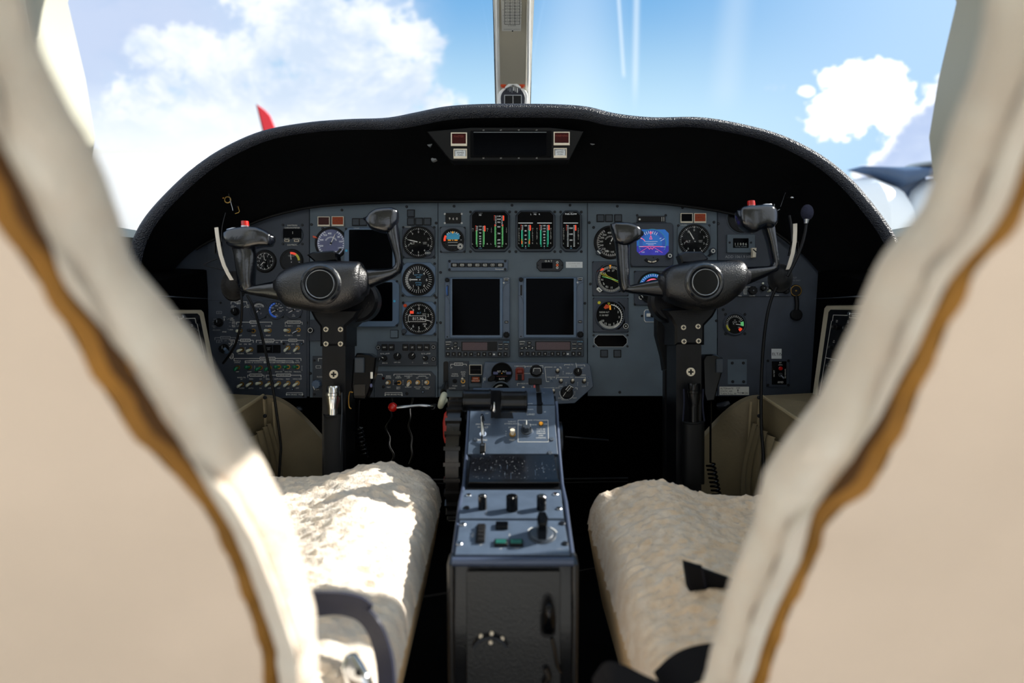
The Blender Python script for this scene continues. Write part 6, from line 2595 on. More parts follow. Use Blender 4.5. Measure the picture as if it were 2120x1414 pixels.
# ------------------------------------------------------------------ control yokes and columns
def screw_on(t, S, x, y, r, z=0, big=False):
    b = sub_mb(t, S)
    b.disc(x, y, r, z, z + 1.6, 'screw_head', .6, 20)
    w = r * .38
    b.line(x - r * .6, y, x + r * .6, y, w, 'black', z + 1.6, .15)
    b.line(x, y - r * .6, x, y + r * .6, w, 'black', z + 1.6, .15)
    put(t, b, 'screw', label='pale cross-head screw')


YD = 1.31


def yoke(label, c, hub, emblem, arms, grips, heads, neck, colx, button, trimsw, ptt, clipb, scr, bigscr):
    S = Surf(at(c[0], c[1], YD), XA, YA)
    t = Thing('control_yoke', label, 'yoke', c, S)
    # column
    b = t.mb()
    x0, x1 = colx
    SF = Surf(at((x0 + x1) / 2, 800, 1.34), XA, YA)
    b = sub_mb(t, SF)
    b.rect(x0, 712, x1, 1110, -86, 0, 'column', 5, 0, 4)
    put(t, b, 'column', label='dark rectangular column')
    b = sub_mb(t, SF)
    b.prism(neck, -96, 4, 'column', 5)
    put(t, b, 'column_head', label='flared cast head of the column')
    b = sub_mb(t, SF)
    b.disc(*clipb, 46, -70, -26, 'column', 6, 36)
    put(t, b, 'pivot_drum', label='round drum behind the hub')
    for x, y in scr:
        screw_on(t, SF, x, y, 5.4, 4)
    screw_on(t, SF, *bigscr, 9.2, 0)
    # hub
    b = t.mb()
    b.loft([(b.A(x, yt, YD - .012), b.A(x, yb, YD - .012), th) for x, yt, yb, th in hub], 'yoke_leather', 36, 2.5, sub=40)
    t.part(b, 'hub', label='grained leather-covered hub')
    ex, ey, er = emblem
    SE_ = Surf(at(ex, ey, YD - .064), XA, YA)
    b = sub_mb(t, SE_)
    b.ring(ex, ey, er + 3, er + 12, -26, 0, 'yoke', bev=3, n=48)
    b.ring(ex, ey, er + 10, er + 14, -26, -6, 'yoke_leather', bev=2, n=48)
    o = t.part
    put(t, b, 'hub_rim', label='raised oval lip around the emblem')
    b = sub_mb(t, SE_)
    b.disc(ex, ey, er, -12, -2, 'gloss_black', 1.5, 48)
    b.ring(ex, ey, er - .8, er + .7, -8, -.5, 'steel', bev=.4, n=48)  # steel ring stands for the highlight round the boss
    put(t, b, 'emblem', label='glossy black round boss with its rim highlight built as a thin ring')
    for a in arms:
        b = t.mb()
        b.loft([(b.A(*p, YD), b.A(*q, YD), th) for p, q, th in a], 'yoke', 24, 2.4, sub=26)
        t.part(b, 'arm')
    for g, h in zip(grips, heads):
        b = t.mb()
        b.loft([(b.A(*p, YD), b.A(*q, YD), th) for p, q, th in g], 'yoke', 24, 2.2, sub=30)
        t.part(b, 'grip')
        b = t.mb()
        b.loft([(b.A(x, yt, YD - .004), b.A(x, yb, YD - .004), th) for x, yt, yb, th in h], 'yoke', 28, 3.4, sub=26)
        t.part(b, 'grip_head')
    # buttons
    bx, by = button
    b = t.mb()
    b.tube([b.A(bx, by + 9, YD), b.A(bx, by + 4, YD)], .0085, 'steel', 18)
    b.tube([b.A(bx, by + 6, YD), b.A(bx - 1, by - 3, YD), b.A(bx - 1, by - 6, YD)], [.0072, .0072, .0068], 'red', 18)
    t.part(b, 'autopilot_button', label='bright red push button')
    sx_, sy_ = trimsw
    b = t.mb()
    b.tube([b.A(sx_, sy_ + 8, YD), b.A(sx_, sy_ + 1, YD)], .005, 'dark_metal', 12)
    b.loft([(b.A(sx_ - 12, sy_ - 1, YD), b.A(sx_ - 12, sy_ + 4, YD), .006), (b.A(sx_, sy_ - 4, YD), b.A(sx_, sy_ + 3, YD), .008), (b.A(sx_ + 12, sy_ - 4, YD), b.A(sx_ + 12, sy_ + 1, YD), .006)], 'steel', 12, 2.6)
    t.part(b, 'trim_switch', label='flat metallic trim switch')
    px_, py_ = ptt
    b = t.mb()
    b.tube([b.A(px_, py_ + 4, YD), b.A(px_, py_, YD)], .010, 'steel', 20)
    b.tube([b.A(px_, py_, YD), b.A(px_, py_ - 2, YD)], .005, 'black', 14)
    t.part(b, 'top_switch')
    return t, SF


LH = [(578, 577, 609, .022), (583, 566, 622, .030), (597, 557, 635, .038), (625, 547, 641, .044), (656, 541, 646, .048), (685, 541, 648, .048), (710, 541, 641, .046), (735, 542, 631, .042), (747, 543, 624, .036), (752, 552, 616, .028)]
t, SFL = yoke('left black control yoke with a red button on its outer grip', (662, 600), LH, (662, 588, 29),
     [[((590, 578), (592, 624), .020), ((570, 582), (572, 621), .018), ((545, 587), (543, 615), .015), ((522, 592), (517, 610), .014), ((506, 594), (503, 606), .012)],
      [((735, 556), (738, 606), .020), ((752, 557), (756, 600), .019), ((780, 557), (785, 589), .017), ((805, 556), (812, 577), .014), ((822, 552), (826, 567), .012)]],
     [[((529, 592), (501, 606), .014), ((528, 582), (495, 592), .017), ((529, 565), (491, 568), .018), ((531, 540), (487, 543), .018), ((530, 522), (484, 525), .017), ((524, 505), (479, 508), .017), ((516, 488), (474, 490), .016)],
      [((812, 554), (829, 566), .012), ((818, 547), (834, 553), .013), ((816, 530), (834, 534), .0135), ((809, 508), (830, 511), .0135), ((803, 488), (827, 490), .014), ((801, 465), (824, 466), .014), ((801, 445), (821, 446), .013)]],
     [[(471, 479, 503, .016), (479, 476, 512, .021), (495, 472, 518, .022), (515, 470, 518, .023), (535, 471, 513, .022), (550, 477, 511, .020), (561, 484, 510, .016), (565, 488, 505, .010)],
      [(756, 451, 458, .008), (762, 448, 466, .014), (769, 440, 475, .018), (782, 433, 480, .020), (800, 431, 483, .020), (813, 431, 478, .018), (821, 434, 466, .012)]],
     [(641, 640), (651, 660), (663, 676), (663, 717), (717, 717), (717, 676), (735, 660), (748, 640)], (667, 715), (508, 464), (484, 475), (793, 433), (731, 620),
     [(676, 682), (706, 682), (676, 712), (706, 712)], (691, 775))
RH = [(1370, 569, 604, .022), (1375, 559, 620, .030), (1388, 551, 628, .038), (1410, 546, 636, .043), (1435, 541, 642, .047), (1455, 539, 644, .048), (1480, 539, 640, .048), (1505, 539, 628, .046), (1525, 540, 612, .042), (1535, 546, 600, .034), (1540, 556, 590, .026)]
t, SFR = yoke('right black control yoke with a red button on its outer grip', (1455, 600), RH, (1461, 584, 27),
     [[((1385, 576), (1387, 618), .020), ((1366, 577), (1368, 616), .018), ((1340, 582), (1338, 612), .016), ((1315, 588), (1308, 608), .014), ((1300, 592), (1293, 604), .012)],
      [((1525, 553), (1528, 600), .020), ((1540, 553), (1543, 592), .018), ((1565, 552), (1570, 580), .016), ((1588, 551), (1595, 568), .014), ((1600, 548), (1606, 560), .012)]],
     [[((1304, 591), (1287, 604), .013), ((1303, 580), (1281, 588), .014), ((1303, 560), (1278, 564), .0145), ((1302, 535), (1276, 537), .0145), ((1302, 512), (1274, 512), .015), ((1299, 490), (1269, 490), .015), ((1296, 474), (1267, 474), .014)],
      [((1594, 551), (1610, 560), .012), ((1596, 542), (1613, 548), .014), ((1592, 522), (1610, 526), .015), ((1587, 500), (1607, 503), .016), ((1580, 478), (1604, 480), .017), ((1574, 458), (1601, 460), .017), ((1572, 442), (1599, 443), .016)]],
     [[(1266, 464, 478, .010), (1273, 461, 500, .016), (1286, 461, 510, .019), (1301, 462, 508, .020), (1314, 466, 501, .019), (1323, 472, 496, .015), (1328, 478, 490, .009)],
      [(1527, 436, 456, .012), (1533, 430, 470, .019), (1546, 427, 480, .022), (1562, 426, 482, .023), (1578, 425, 474, .022), (1593, 426, 476, .020), (1601, 430, 470, .015)]],
     [(1372, 640), (1388, 660), (1397, 676), (1397, 714), (1458, 714), (1458, 674), (1476, 655), (1488, 632)], (1400, 1452), (1556, 422), (1583, 426), (1287, 462), (1400, 622),
     [(1414, 678), (1444, 676), (1415, 707), (1445, 706)], (1430, 770))

# chart clips on top of the hubs
for pts, c, lab, m_ in (([(636, 528), (648, 522), (690, 519), (697, 524), (699, 540), (655, 545)], (668, 530), 'left', 'gloss_black'), ([(1406, 528), (1416, 521), (1452, 521), (1466, 535), (1462, 540), (1425, 545), (1412, 545)], (1436, 532), 'right', 'steel')):
    S_ = Surf(at(c[0], c[1], 1.33), XA, YA)
    b = MB(S_, c)
    b.prism(pts, -30, 4, 'gloss_black' if lab == 'left' else 'dark_metal', 3)
    tag(b.build('chart_clip'), 'dark wedge-shaped chart clip on top of the %s yoke hub' % lab, 'clip')

# hand microphones on the columns
for lab, c, body, face_, side_ in (
        ('left', (752, 780), [(731, 826), (727, 800), (731, 745), (738, 731), (764, 732), (779, 740), (775, 775), (764, 812), (757, 828)], (735, 740, 755, 772), 1),
        ('right', (1478, 775), [(1457, 815), (1455, 745), (1462, 734), (1482, 733), (1497, 741), (1496, 770), (1487, 800), (1480, 830), (1462, 832)], (1482, 743, 1496, 772), -1)):
    S_ = Surf(at(c[0], c[1], 1.345), XA, YA)
    t = Thing('hand_microphone', 'black boxy hand microphone clipped to the side of the %s column' % lab, 'microphone', c, S_)
    b = t.mb()
    b.prism(body, -34, 0, 'gloss_black', 3)
    t.part(b, 'body')
    b = t.mb()
    b.rect(*face_, 0, 6, 'unit_dark', 2, 1.5)
    t.part(b, 'talk_button')
    if lab == 'left':
        b = t.mb()
        b.rect(732, 795, 757, 820, 0, 1.5, 'rib', 2, 1)
        t.part(b, 'worn_plate', label='worn brown lower plate')
        b = t.mb()
        b.rect(767, 770, 772, 784, 0, 1.5, 'white', 1, .5)
        b.disc(768.5, 798, 4, 0, 1.5, 'asi_face', .5, 14, .6)
        t.part(b, 'label_sticker')
        b = t.mb()
        b.tube([b.pt(731, 812, 2), b.pt(725, 812, 3), b.pt(723, 826, 4), b.pt(724, 842, 4), b.pt(728, 846, 4)], .0013, 'gold', 8, 20)
        t.part(b, 'wire_hanger')
    b = t.mb()
    x_ = 742 if lab == 'left' else 1471
    y_, turns = (886, 7) if lab == 'left' else (960, 8)
    pts = [b.A(x_ + (2 if lab == 'left' else 0), 828, 1.36), b.A(x_, 860, 1.37), b.A(x_, y_ - 2, 1.38)]
    for i in range(turns * 14 + 1):
        a = 2 * PI * i / 14
        pts.append(b.A(x_ + 8.5 * math.cos(a) + i * .12, y_ + i / 14 * 8.5, 1.385) + V3(0, 0, .008 * math.sin(a)))
    b.tube(pts, .0022, 'gloss_black', 8)
    t.part(b, 'coiled_cord', label='coiled black cord')

# flashlights in their woven holsters
for lab, c, S0 in (('left', (692, 850), SFL), ('right', (1434, 850), SFR)):
    S_ = S0.up(.018)
    xx = c[0]
    L_ = lab == 'left'
    t = Thing('flashlight', ('polished steel flashlight' if L_ else 'black flashlight with a white tape mark') + ' standing in the %s column holster' % lab, 'flashlight', c, S_)
    b = t.mb()
    m_ = 'chrome' if L_ else 'gloss_black'
    y0 = 798 if L_ else 793
    st = []
    for y, r in ((y0, 13), (y0 + 4, 14.2), (y0 + 14, 14.2), (y0 + 15, 15.5), (y0 + 20, 15.5), (y0 + 21, 14), (y0 + 30, 13.4), (y0 + 44, 11.2), (y0 + 50, 10.5), (y0 + 90, 10.5)):
        k_ = S_.k
        st.append((b.pt(xx - r, y, 8), b.pt(xx + r, y, 8), r * k_))
    b.loft(st, m_, 28, 2, cap=False)
    t.part(b, 'tube')
    if not L_:
        b = t.mb()
        b.loft([(b.pt(xx - 11, 826, 8), b.pt(xx + 11, 828, 8), 11 * S_.k), (b.pt(xx - 11, 837, 8), b.pt(xx + 11, 839, 8), 11 * S_.k)], 'sticker', 20, 2, cap=False)
        b.text(xx - 2, 832, 5, '#2', 'ink', 19.5)
        t.part(b, 'tape_label', label='white tape reading #2')
    t = Thing('holster', ('grey woven' if L_ else 'black') + ' flashlight holster strapped to the front of the %s column' % lab, 'holster', c, S_)
    b = t.mb()
    w_ = 19 if L_ else 22
    ys = 858 if L_ else 872
    k_ = S_.k
    b.loft([(b.pt(xx - w_, y, 6), b.pt(xx + w_, y, 6), r_ * k_) for y, r_ in ((ys, 14), (ys + 10, 15), (930, 14), (985, 12), (1000, 11))], 'web' if L_ else 'rubber', 28, 2.6, cap=False)
    t.part(b, 'sleeve')
    b = t.mb()
    b.tube([b.pt(xx - w_, ys, 8), b.pt(xx - w_ * .6, ys + 2, 20), b.pt(xx + w_ * .3, ys + 2, 20), b.pt(xx + w_, ys - 1, 8)], .0018, 'rubber', 8, 16)
    if L_:
        b.tube([b.pt(xx + w_ - 1, 812, 10), b.pt(xx + w_, 850, 12), b.pt(xx + w_ - 2, 900, 14), b.pt(xx + w_ - 4, 990, 12)], .0010, 'unit_dark', 8, 20)
    else:
        b.tube([b.pt(xx - w_ + 2, 805, 6), b.pt(xx - w_ + 2, 830, 10), b.pt(xx - w_, ys, 8)], .0016, 'belt', 8, 16)
        b.tube([b.pt(xx + w_ - 2, 805, 6), b.pt(xx + w_ - 4, 840, 10), b.pt(xx + w_, ys, 8)], .0016, 'belt', 8, 16)
    t.part(b, 'binding', label='stitched edge binding')

# loom of switches behind the right column and the black sleeve below the left one
S_ = Surf(at(1374, 690, 1.46), XA, YA)
t = Thing('junction_box', 'black connector block hanging behind the left side of the right column', 'connector', (1374, 700), S_)
b = t.mb()
b.prism([(1360, 640), (1402, 640), (1402, 770), (1376, 768), (1372, 740), (1360, 695)], -30, 0, 'rubber', 2)
t.part(b, 'housing')
b = t.mb()
for x, y, m_ in ((1379, 687, 'mark'), (1388, 688, 'mark_dim'), (1379, 707, 'red_glass'), (1388, 707, 'red_glass')):
    b.ring(x, y, 1.4, 3, 0, 1.6, m_, n=12)
t.part(b, 'pin_row')
b = MB(Surf(at(1386, 880, 1.45), XA, YA), (1386, 880))
b.rect(1376, 765, 1398, 1060, -20, 0, 'tube_dark', 4, 0)
tag(b.build('push_rod_cover'), 'dark vertical cover strip behind the left edge of the right column', 'cover')

# ------------------------------------------------------------------ headsets
S_ = Surf(at(470, 540, 1.42), XA, YA)
t = Thing('headset', 'headset with white band hanging beside the left yoke grip', 'headset', (470, 540), S_)
b = t.mb()
b.strip([b.A(x, y, 1.41) for x, y in ((448, 471), (450, 488), (453, 508), (457, 528), (464, 550), (473, 568), (480, 580))], V3(.0075, .001, 0), .0012, 'band')
t.part(b, 'headband', label='pale cream headband strip')
b = t.mb()
b.tube([b.A(x, y, 1.44) for x, y in ((466, 440), (459, 470), (458, 500), (462, 530))], .0035, 'gloss_black', 8, 20, .4)
b.frame(446, 501, 460, 526, 1.6, 0, 6, 'rubber')
t.part(b, 'slider', label='black plastic slider and outer band')
b = t.mb()
b.tube([b.A(450, 536, 1.41), b.A(436, 541, 1.41), b.A(424, 547, 1.41), b.A(424, 550, 1.41), b.A(450, 556, 1.41), b.A(482, 564, 1.41)], .0011, 'tube_dark', 8, 30)
t.part(b, 'wire_yoke')
b = t.mb()
c_ = b.A(484, 594, 1.43)
st = []
ax = V3(.35, .25, 1).normalized()
e1 = V3(1, 0, -.35).normalized()
for h_, r_ in ((-.02, .018), (-.012, .026), (0, .029), (.01, .029), (.012, .024)):
    st.append((c_ + ax * h_ + e1 * r_ * .85, c_ + ax * h_ - e1 * r_ * .85, r_ * 1.1))
b.loft(st, 'ear', 28, 2, cap=True)
t.part(b, 'ear_cup', label='brown-grey ear cup with grille')
b = t.mb()
for i in range(9):
    y = 583 + i * 3.4
    w_ = 15 * math.sqrt(max(.05, 1 - ((y - 596) / 19) ** 2))
    b.tube([b.A(488 - w_, y, 1.413), b.A(488 + w_, y - 3, 1.410)], .0006, 'rubber', 6)
t.part(b, 'ear_grille')
b = t.mb()
b.tube([b.A(x, y, d_) for x, y, d_ in ((499, 605, 1.40), (501, 630, 1.39), (499, 665, 1.40), (490, 705, 1.42), (478, 730, 1.45), (462, 752, 1.48))], .0026, 'rubber', 8, 40)
b.tube([b.A(x, y, d_) for x, y, d_ in ((512, 612, 1.40), (524, 635, 1.39), (538, 680, 1.38), (548, 720, 1.38), (561, 780, 1.37), (572, 850, 1.37), (581, 920, 1.38), (580, 950, 1.38), (576, 1010, 1.38))], .0027, 'rubber', 8, 50)
t.part(b, 'cord')

S_ = Surf(at(1640, 520, 1.42), XA, YA)
t = Thing('headset', 'headset with foam-tipped boom microphone hanging beside the right yoke', 'headset', (1640, 520), S_)
b = t.mb()
b.strip([b.A(x, y, 1.41) for x, y in ((1646, 463), (1646, 478), (1645, 500), (1641, 525), (1636, 542), (1631, 558))], V3(.008, .001, 0), .0012, 'band')
t.part(b, 'headband', label='pale cream headband strip')
b = t.mb()
b.tube([b.A(x, y, 1.43) for x, y in ((1634, 446), (1638, 470), (1640, 500), (1634, 530))], .0035, 'gloss_black', 8, 20, .4)
b.frame(1638, 501, 1651, 526, 1.4, 0, 6, 'rubber')
t.part(b, 'slider', label='black plastic slider and outer band')
b = t.mb()
b.ball(b.A(1671, 440, 1.39), .0125, 'foam', 20, (1, 1.32, 1))
t.part(b, 'foam_tip', label='dark blue-grey foam microphone cover')
b = t.mb()
b.tube([b.A(1670, 453, 1.39), b.A(1669, 463, 1.39)], [.0065, .004], 'steel', 14)
t.part(b, 'microphone_collar')
b = t.mb()
b.tube([b.A(x, y, 1.395) for x, y in ((1669, 463), (1667, 480), (1661, 505), (1650, 533), (1638, 557), (1630, 572))], .0032, 'tube_dark', 10, 30)
t.part(b, 'boom')
b = t.mb()
c_ = b.A(1615, 578, 1.43)
st = []
ax = V3(-.35, .2, 1).normalized()
e1 = V3(1, 0, .35).normalized()
for h_, r_ in ((-.02, .018), (-.012, .026), (0, .029), (.01, .029), (.012, .024)):
    st.append((c_ + ax * h_ + e1 * r_ * .85, c_ + ax * h_ - e1 * r_ * .85, r_ * 1.05))
b.loft(st, 'rubber', 28, 2, cap=True)
t.part(b, 'ear_cup', label='black ear cup')
b = t.mb()
b.tube([b.A(x, y, d_) for x, y, d_ in ((1607, 595, 1.41), (1596, 622, 1.41), (1587, 660, 1.40), (1580, 720, 1.39), (1576, 800, 1.38), (1576, 880, 1.37), (1580, 940, 1.36), (1579, 1000, 1.35), (1577, 1060, 1.35))], .0034, 'rubber', 8, 50)
t.part(b, 'cord')

# ------------------------------------------------------------------ circuit breaker panels
def cbpanel(lab, fx, fy, bx, by, nx, ny, nbx, nby, title):
    """far top corner, far bottom corner, near top corner, near bottom corner"""
    dF, dN = 1.45, 1.12
    FT, FB, NTp = at(fx, fy, dF), at(bx, by, dF), at(nx, ny, dN)
    xa = (FT - NTp) if lab == 'left' else (NTp - FT)
    S = Surf(FT, xa, FT - FB)
    t = Thing('circuit_breaker_panel', 'black %s side circuit breaker panel in a pale rounded frame' % lab, 'circuit breaker panel', ((fx + bx) / 2, (fy + by) / 2), S)
    return t, S


def lerp4(q, u, v):
    """u 0 far .. 1 near, v 0 top .. 1 bottom, in pixels"""
    (ax_, ay_), (bx_, by_), (cx_, cy_), (dx_, dy_) = q   # far top, far bottom, near top, near bottom
    return ((ax_ * (1 - u) + cx_ * u) * (1 - v) + (bx_ * (1 - u) + dx_ * u) * v, (ay_ * (1 - u) + cy_ * u) * (1 - v) + (by_ * (1 - u) + dy_ * u) * v)


for lab, q in (('left', [(421, 641), (456, 818), (232, 640), (286, 868)]), ('right', [(1707, 632), (1680, 830), (1898, 630), (1850, 900)])):
    t, S = cbpanel(lab, *q[0], *q[1], *q[2], *q[3], '')
    P_ = lambda u, v: lerp4(q, u, v)
    b = t.mb()
    ring_o = [P_(.0, .03), P_(.02, 0), P_(.98, 0), P_(1, .03), P_(1, 1), P_(0, 1)]
    b.prism(ring_o, -10, 0, 'cb_frame', 1.5)
    t.part(b, 'frame', label='pale cream frame')
    b = t.mb()
    b.prism([P_(.06, .07), P_(.08, .045), P_(.95, .05), P_(.96, .95), P_(.06, .95)], 0, 1.6, 'unit_dark' if False else 'gloss_black', .5)
    t.part(b, 'face')
    b = t.mb()
    sg = -1 if lab == 'left' else 1
    rows_ = (.24, .44, .63, .78, .9) if lab == 'left' else (.22, .42, .60, .76, .9)
    k_ = 0
    words = ['FUEL', 'GEAR', 'FLAP', 'COMM', 'NAV', 'ADF', 'DME', 'HF', 'XPDR', 'AUDIO', 'RADAR', 'EADI', 'EHSI', 'PITOT', 'TEMP', 'PITCH', 'TRIM', 'PANEL']
    b.path([P_(.12, .16), P_(.12, .10), P_(.3, .10)], 1, 'mark', 1.6)
    b.path([P_(.42, .10), P_(.92, .10)], 1, 'mark', 1.6)
    b.path([P_(.30, .08), P_(.42, .08), P_(.42, .12), P_(.30, .12), P_(.30, .08)], .8, 'mark', 1.6)
    b.text(*P_(.36, .10), 3.4, 'ENGINE' if lab == 'left' else 'AVIONICS', 'mark', 1.6)
    b.path([P_(.11, .16), P_(.09, .9)], .9, 'mark', 1.6)
    b.path([P_(.1, .53), P_(.92, .535)], 1, 'mark', 1.6)
    b.path([P_(.1, .71) if lab == 'left' else P_(.1, .93), P_(.92, .715) if lab == 'left' else P_(.9, .94)], 1, 'mark', 1.6)
    for v in rows_:
        for i in range(7):
            u = .17 + i * .125
            w_ = words[k_ % len(words)]
            k_ += 1
            b.text(*P_(u, v - .06), 4.6, w_[:4] + '\n' + words[(k_ * 5) % len(words)][:3], 'mark', 1.6, w=8)
    t.part(b, 'lettering')
    for r_, v in enumerate(rows_):
        for i in range(7):
            u = .17 + i * .125
            b = t.mb()
            x, y = P_(u, v)
            white_ = lab == 'left' and r_ == 1 and i == 3
            b.disc(x, y, 6, 1.6, 4, 'rubber', .8, 18)
            b.disc(x, y, 4.4 if not white_ else 6.5, 4, 10 if not white_ else 16, 'rubber' if not white_ else 'white', 1, 18)
            if white_:
                b.disc(x, y, 3, 16, 16.4, 'unit_dark', 0, 14)
            else:
                b.text(x, y, 3.4, '5', 'mark', 10)
            t.part(b, 'circuit_breaker', label='pulled breaker with a white collar' if white_ else None)
    b = t.mb()
    x, y = P_(.25 if lab == 'left' else .3, .085)
    b.disc(x, y, 5, 1.6, 5, 'steel', 1, 16)
    t.part(b, 'fastener')

# side consoles below the windows
for lab, sg in (('left', -1), ('right', 1)):
    X = lambda x: 1060 + sg * (x - 1060)
    S_ = Surf(at(X(1780), 740, 1.3), XA, YA)
    t = Thing('side_console', 'black side console on the %s wall behind the breaker panel' % lab, 'console', (X(1780), 740), S_)
    b = t.mb()
    xi, xo = sg * .668, sg * .80
    P = [V3(xi, 1.62, .84), V3(xo, 1.62, .845), V3(xo, 1.0, .845), V3(xi + sg * .02, 1.0, .82)]
    Q = [V3(sg * .634, 1.62, .36), V3(sg * .79, 1.62, .36), V3(sg * .79, 1.0, .36), V3(sg * .66, 1.0, .36)]
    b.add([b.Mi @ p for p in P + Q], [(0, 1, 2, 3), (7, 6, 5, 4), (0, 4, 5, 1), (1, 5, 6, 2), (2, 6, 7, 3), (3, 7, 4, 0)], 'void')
    b.S = S_
    # keep the body behind the breaker panel
    b.v = [tuple(Vector(v) + V3(sg * .035, 0, 0)) for v in b.v]
    t.part(b, 'body')
    b = t.mb()
    P = [b.A(X(1690), 618, 1.46), b.A(X(1830), 615, 1.46), b.A(X(2010), 600, 1.0), b.A(X(1890), 606, 1.0)]
    Q = [p - V3(0, 0, .014) for p in P]
    b.add(P + Q, [(0, 1, 2, 3), (7, 6, 5, 4), (0, 4, 5, 1), (1, 5, 6, 2), (2, 6, 7, 3), (3, 7, 4, 0)], 'unit_dark')
    t.part(b, 'ledge', label='dark grey ledge along the top')

# leather map cases and footwell trim
for lab, sg in (('left', -1), ('right', 1)):
    X = lambda x: 1060 + sg * (x - 1060)
    S_ = Surf(at(X(1640), 900, 1.3), XA, YA)
    t = Thing('map_case', 'beige leather map case with gathered pocket low on the %s side' % lab, 'case', (X(1640), 900), S_)
    A0, A1 = at(X(1575), 819, 1.46), at(X(1755), 936, 1.09)
    O0, O1 = at(X(1712), 812, 1.46), at(X(1960), 880, 1.09)
    A1, O1 = A0.lerp(A1, .82), O0.lerp(O1, .82)
    dn = V3(0, 0, -.40)
    b = t.mb()
    P = [A0, O0, O1, A1]
    Q = [p + dn for p in P]
    b.add([b.Mi @ p for p in P + Q], [(0, 1, 2, 3), (7, 6, 5, 4), (0, 4, 5, 1), (1, 5, 6, 2), (2, 6, 7, 3), (3, 7, 4, 0)], 'leather')
    t.part(b, 'box')
    if lab == 'left':
        b = t.mb()
        C_ = [A0.lerp(O0, u).lerp(A1.lerp(O1, u), v) for u, v in ((.15, .12), (.85, .12), (.85, .8), (.15, .8))]
        b.add([b.Mi @ (p + V3(0, 0, .0015)) for p in C_] + [b.Mi @ (p - V3(0, 0, .01)) for p in C_], [(0, 1, 2, 3), (7, 6, 5, 4), (0, 4, 5, 1), (1, 5, 6, 2), (2, 6, 7, 3), (3, 7, 4, 0)], 'void')  # dark slab over the closed top, standing for the shade inside
        t.part(b, 'opening_shade', label='dark slab standing for the shade inside the case')
    b = t.mb()
    b.tube([b.Mi @ A0.lerp(A1, f) for f in (0, .25, .5, .75, 1)], .004, 'leather_light', 8)
    b.tube([b.Mi @ (A0 + V3(0, 0, -.4 * f)) for f in (0, .3, .6, 1)], .0045, 'leather_light', 8)
    t.part(b, 'piping', label='lighter piped edges')
    # gathered pocket on the inboard face
    b = t.mb()
    vs, fs = [], []
    NU, NV = 90, 14
    inn_ = V3(-sg, 0, 0)
    for i in range(NU + 1):
        u = i / NU
        base = A0.lerp(A1, .03 + .97 * u)
        for j in range(NV + 1):
            v = j / NV
            p = base + V3(0, 0, -.055 - .30 * v)
            g = abs(math.sin(u * 34 + 1.2 * math.sin(u * 9 + v * 2))) * .009 * (1 - .75 * v) + .012 + .03 * math.sin(PI * min(1, v * 1.2)) * .6
            vs.append(b.Mi @ (p + inn_ * g))
    for i in range(NU):
        for j in range(NV):
            a = i * (NV + 1) + j
            fs.append((a, a + 1, a + NV + 2, a + NV + 1))
    b.add(vs, fs, 'leather')
    t.part(b, 'pocket', sharp if False else None) if False else t.part(b, 'pocket')
    for y in (823, 861):
        b = sub_mb(t, Surf(at(X(1571), y, 1.45), XA, YA))
        b.disc(X(1571), y, 4, 0, 3, 'dark_metal', 1, 14)
        put(t, b, 'snap_fastener')
    # footwell trim panel
    S_ = Surf(at(X(1520), 900, 1.49), XA, YA)
    t = Thing('footwell_trim', 'dim olive-beige trim panel closing the outer side of the %s footwell' % lab, 'trim', (X(1520), 930), S_)
    b = t.mb()
    vs, fs = [], []
    N_ = 10
    prof_ = []
    for i in range(N_ + 1):
        u = i / N_
        xp = 1452 + (1576 - 1452) * u
        yp = 912 - 90 * math.sin(PI / 2 * u)
        dd = 1.56 - .08 * math.sin(PI / 2 * u)
        top_ = at(X(xp), yp, dd)
        vs += [b.Mi @ top_, b.Mi @ (top_ + V3(0, 0, -.42)), b.Mi @ (top_ + V3(0, .02, -.42)), b.Mi @ (top_ + V3(0, .02, 0))]
    for i in range(N_):
        for j in range(4):
            fs.append((i * 4 + j, i * 4 + (j + 1) % 4, i * 4 + 4 + (j + 1) % 4, i * 4 + 4 + j))
    fs += [(0, 1, 2, 3), tuple(N_ * 4 + j for j in range(4))]
    b.add(vs, fs, 'leather')
    t.part(b, 'panel')
    b = t.mb()
    p = at(X(1555), 832, 1.475)
    b.tube([b.Mi @ (p + V3(0, 0, -.42 * f)) for f in (0, .3, .6, 1)], .003, 'leather_light', 8)
    t.part(b, 'seam', label='lighter seam')

# fittings below the panel
S_ = Surf(at(613, 850, 1.55), XA, YA)
for x, y, lab in ((613, 848, 'left'), (1500, 836, 'right')):
    S_ = Surf(at(x, y, 1.56), XA, YA)
    t = Thing('control_knob', 'small shiny knob under the lower edge of the panel on the %s' % lab, 'knob', (x, y), S_)
    b = t.mb()
    if lab == 'left':
        b.tube([b.pt(604, 843, 0), b.pt(606, 850, 14)], [.006, .008], 'dark_metal', 14)
        b.ball(b.pt(622, 848, 8), .009, 'dark_metal', 14)
        b.tube([b.pt(606, 850, 10), b.pt(607, 860, 12)], .003, 'steel', 8)
    else:
        b.tube([b.pt(1486, 842, 0), b.pt(1500, 838, 8), b.pt(1508, 834, 10)], [.008, .009, .007], 'dark_metal', 14)
        b.ball(b.pt(1520, 841, 4), .006, 'guard_red', 12)
    t.part(b, 'knob')
S_ = Surf(at(805, 905, 1.6), XA, YA)
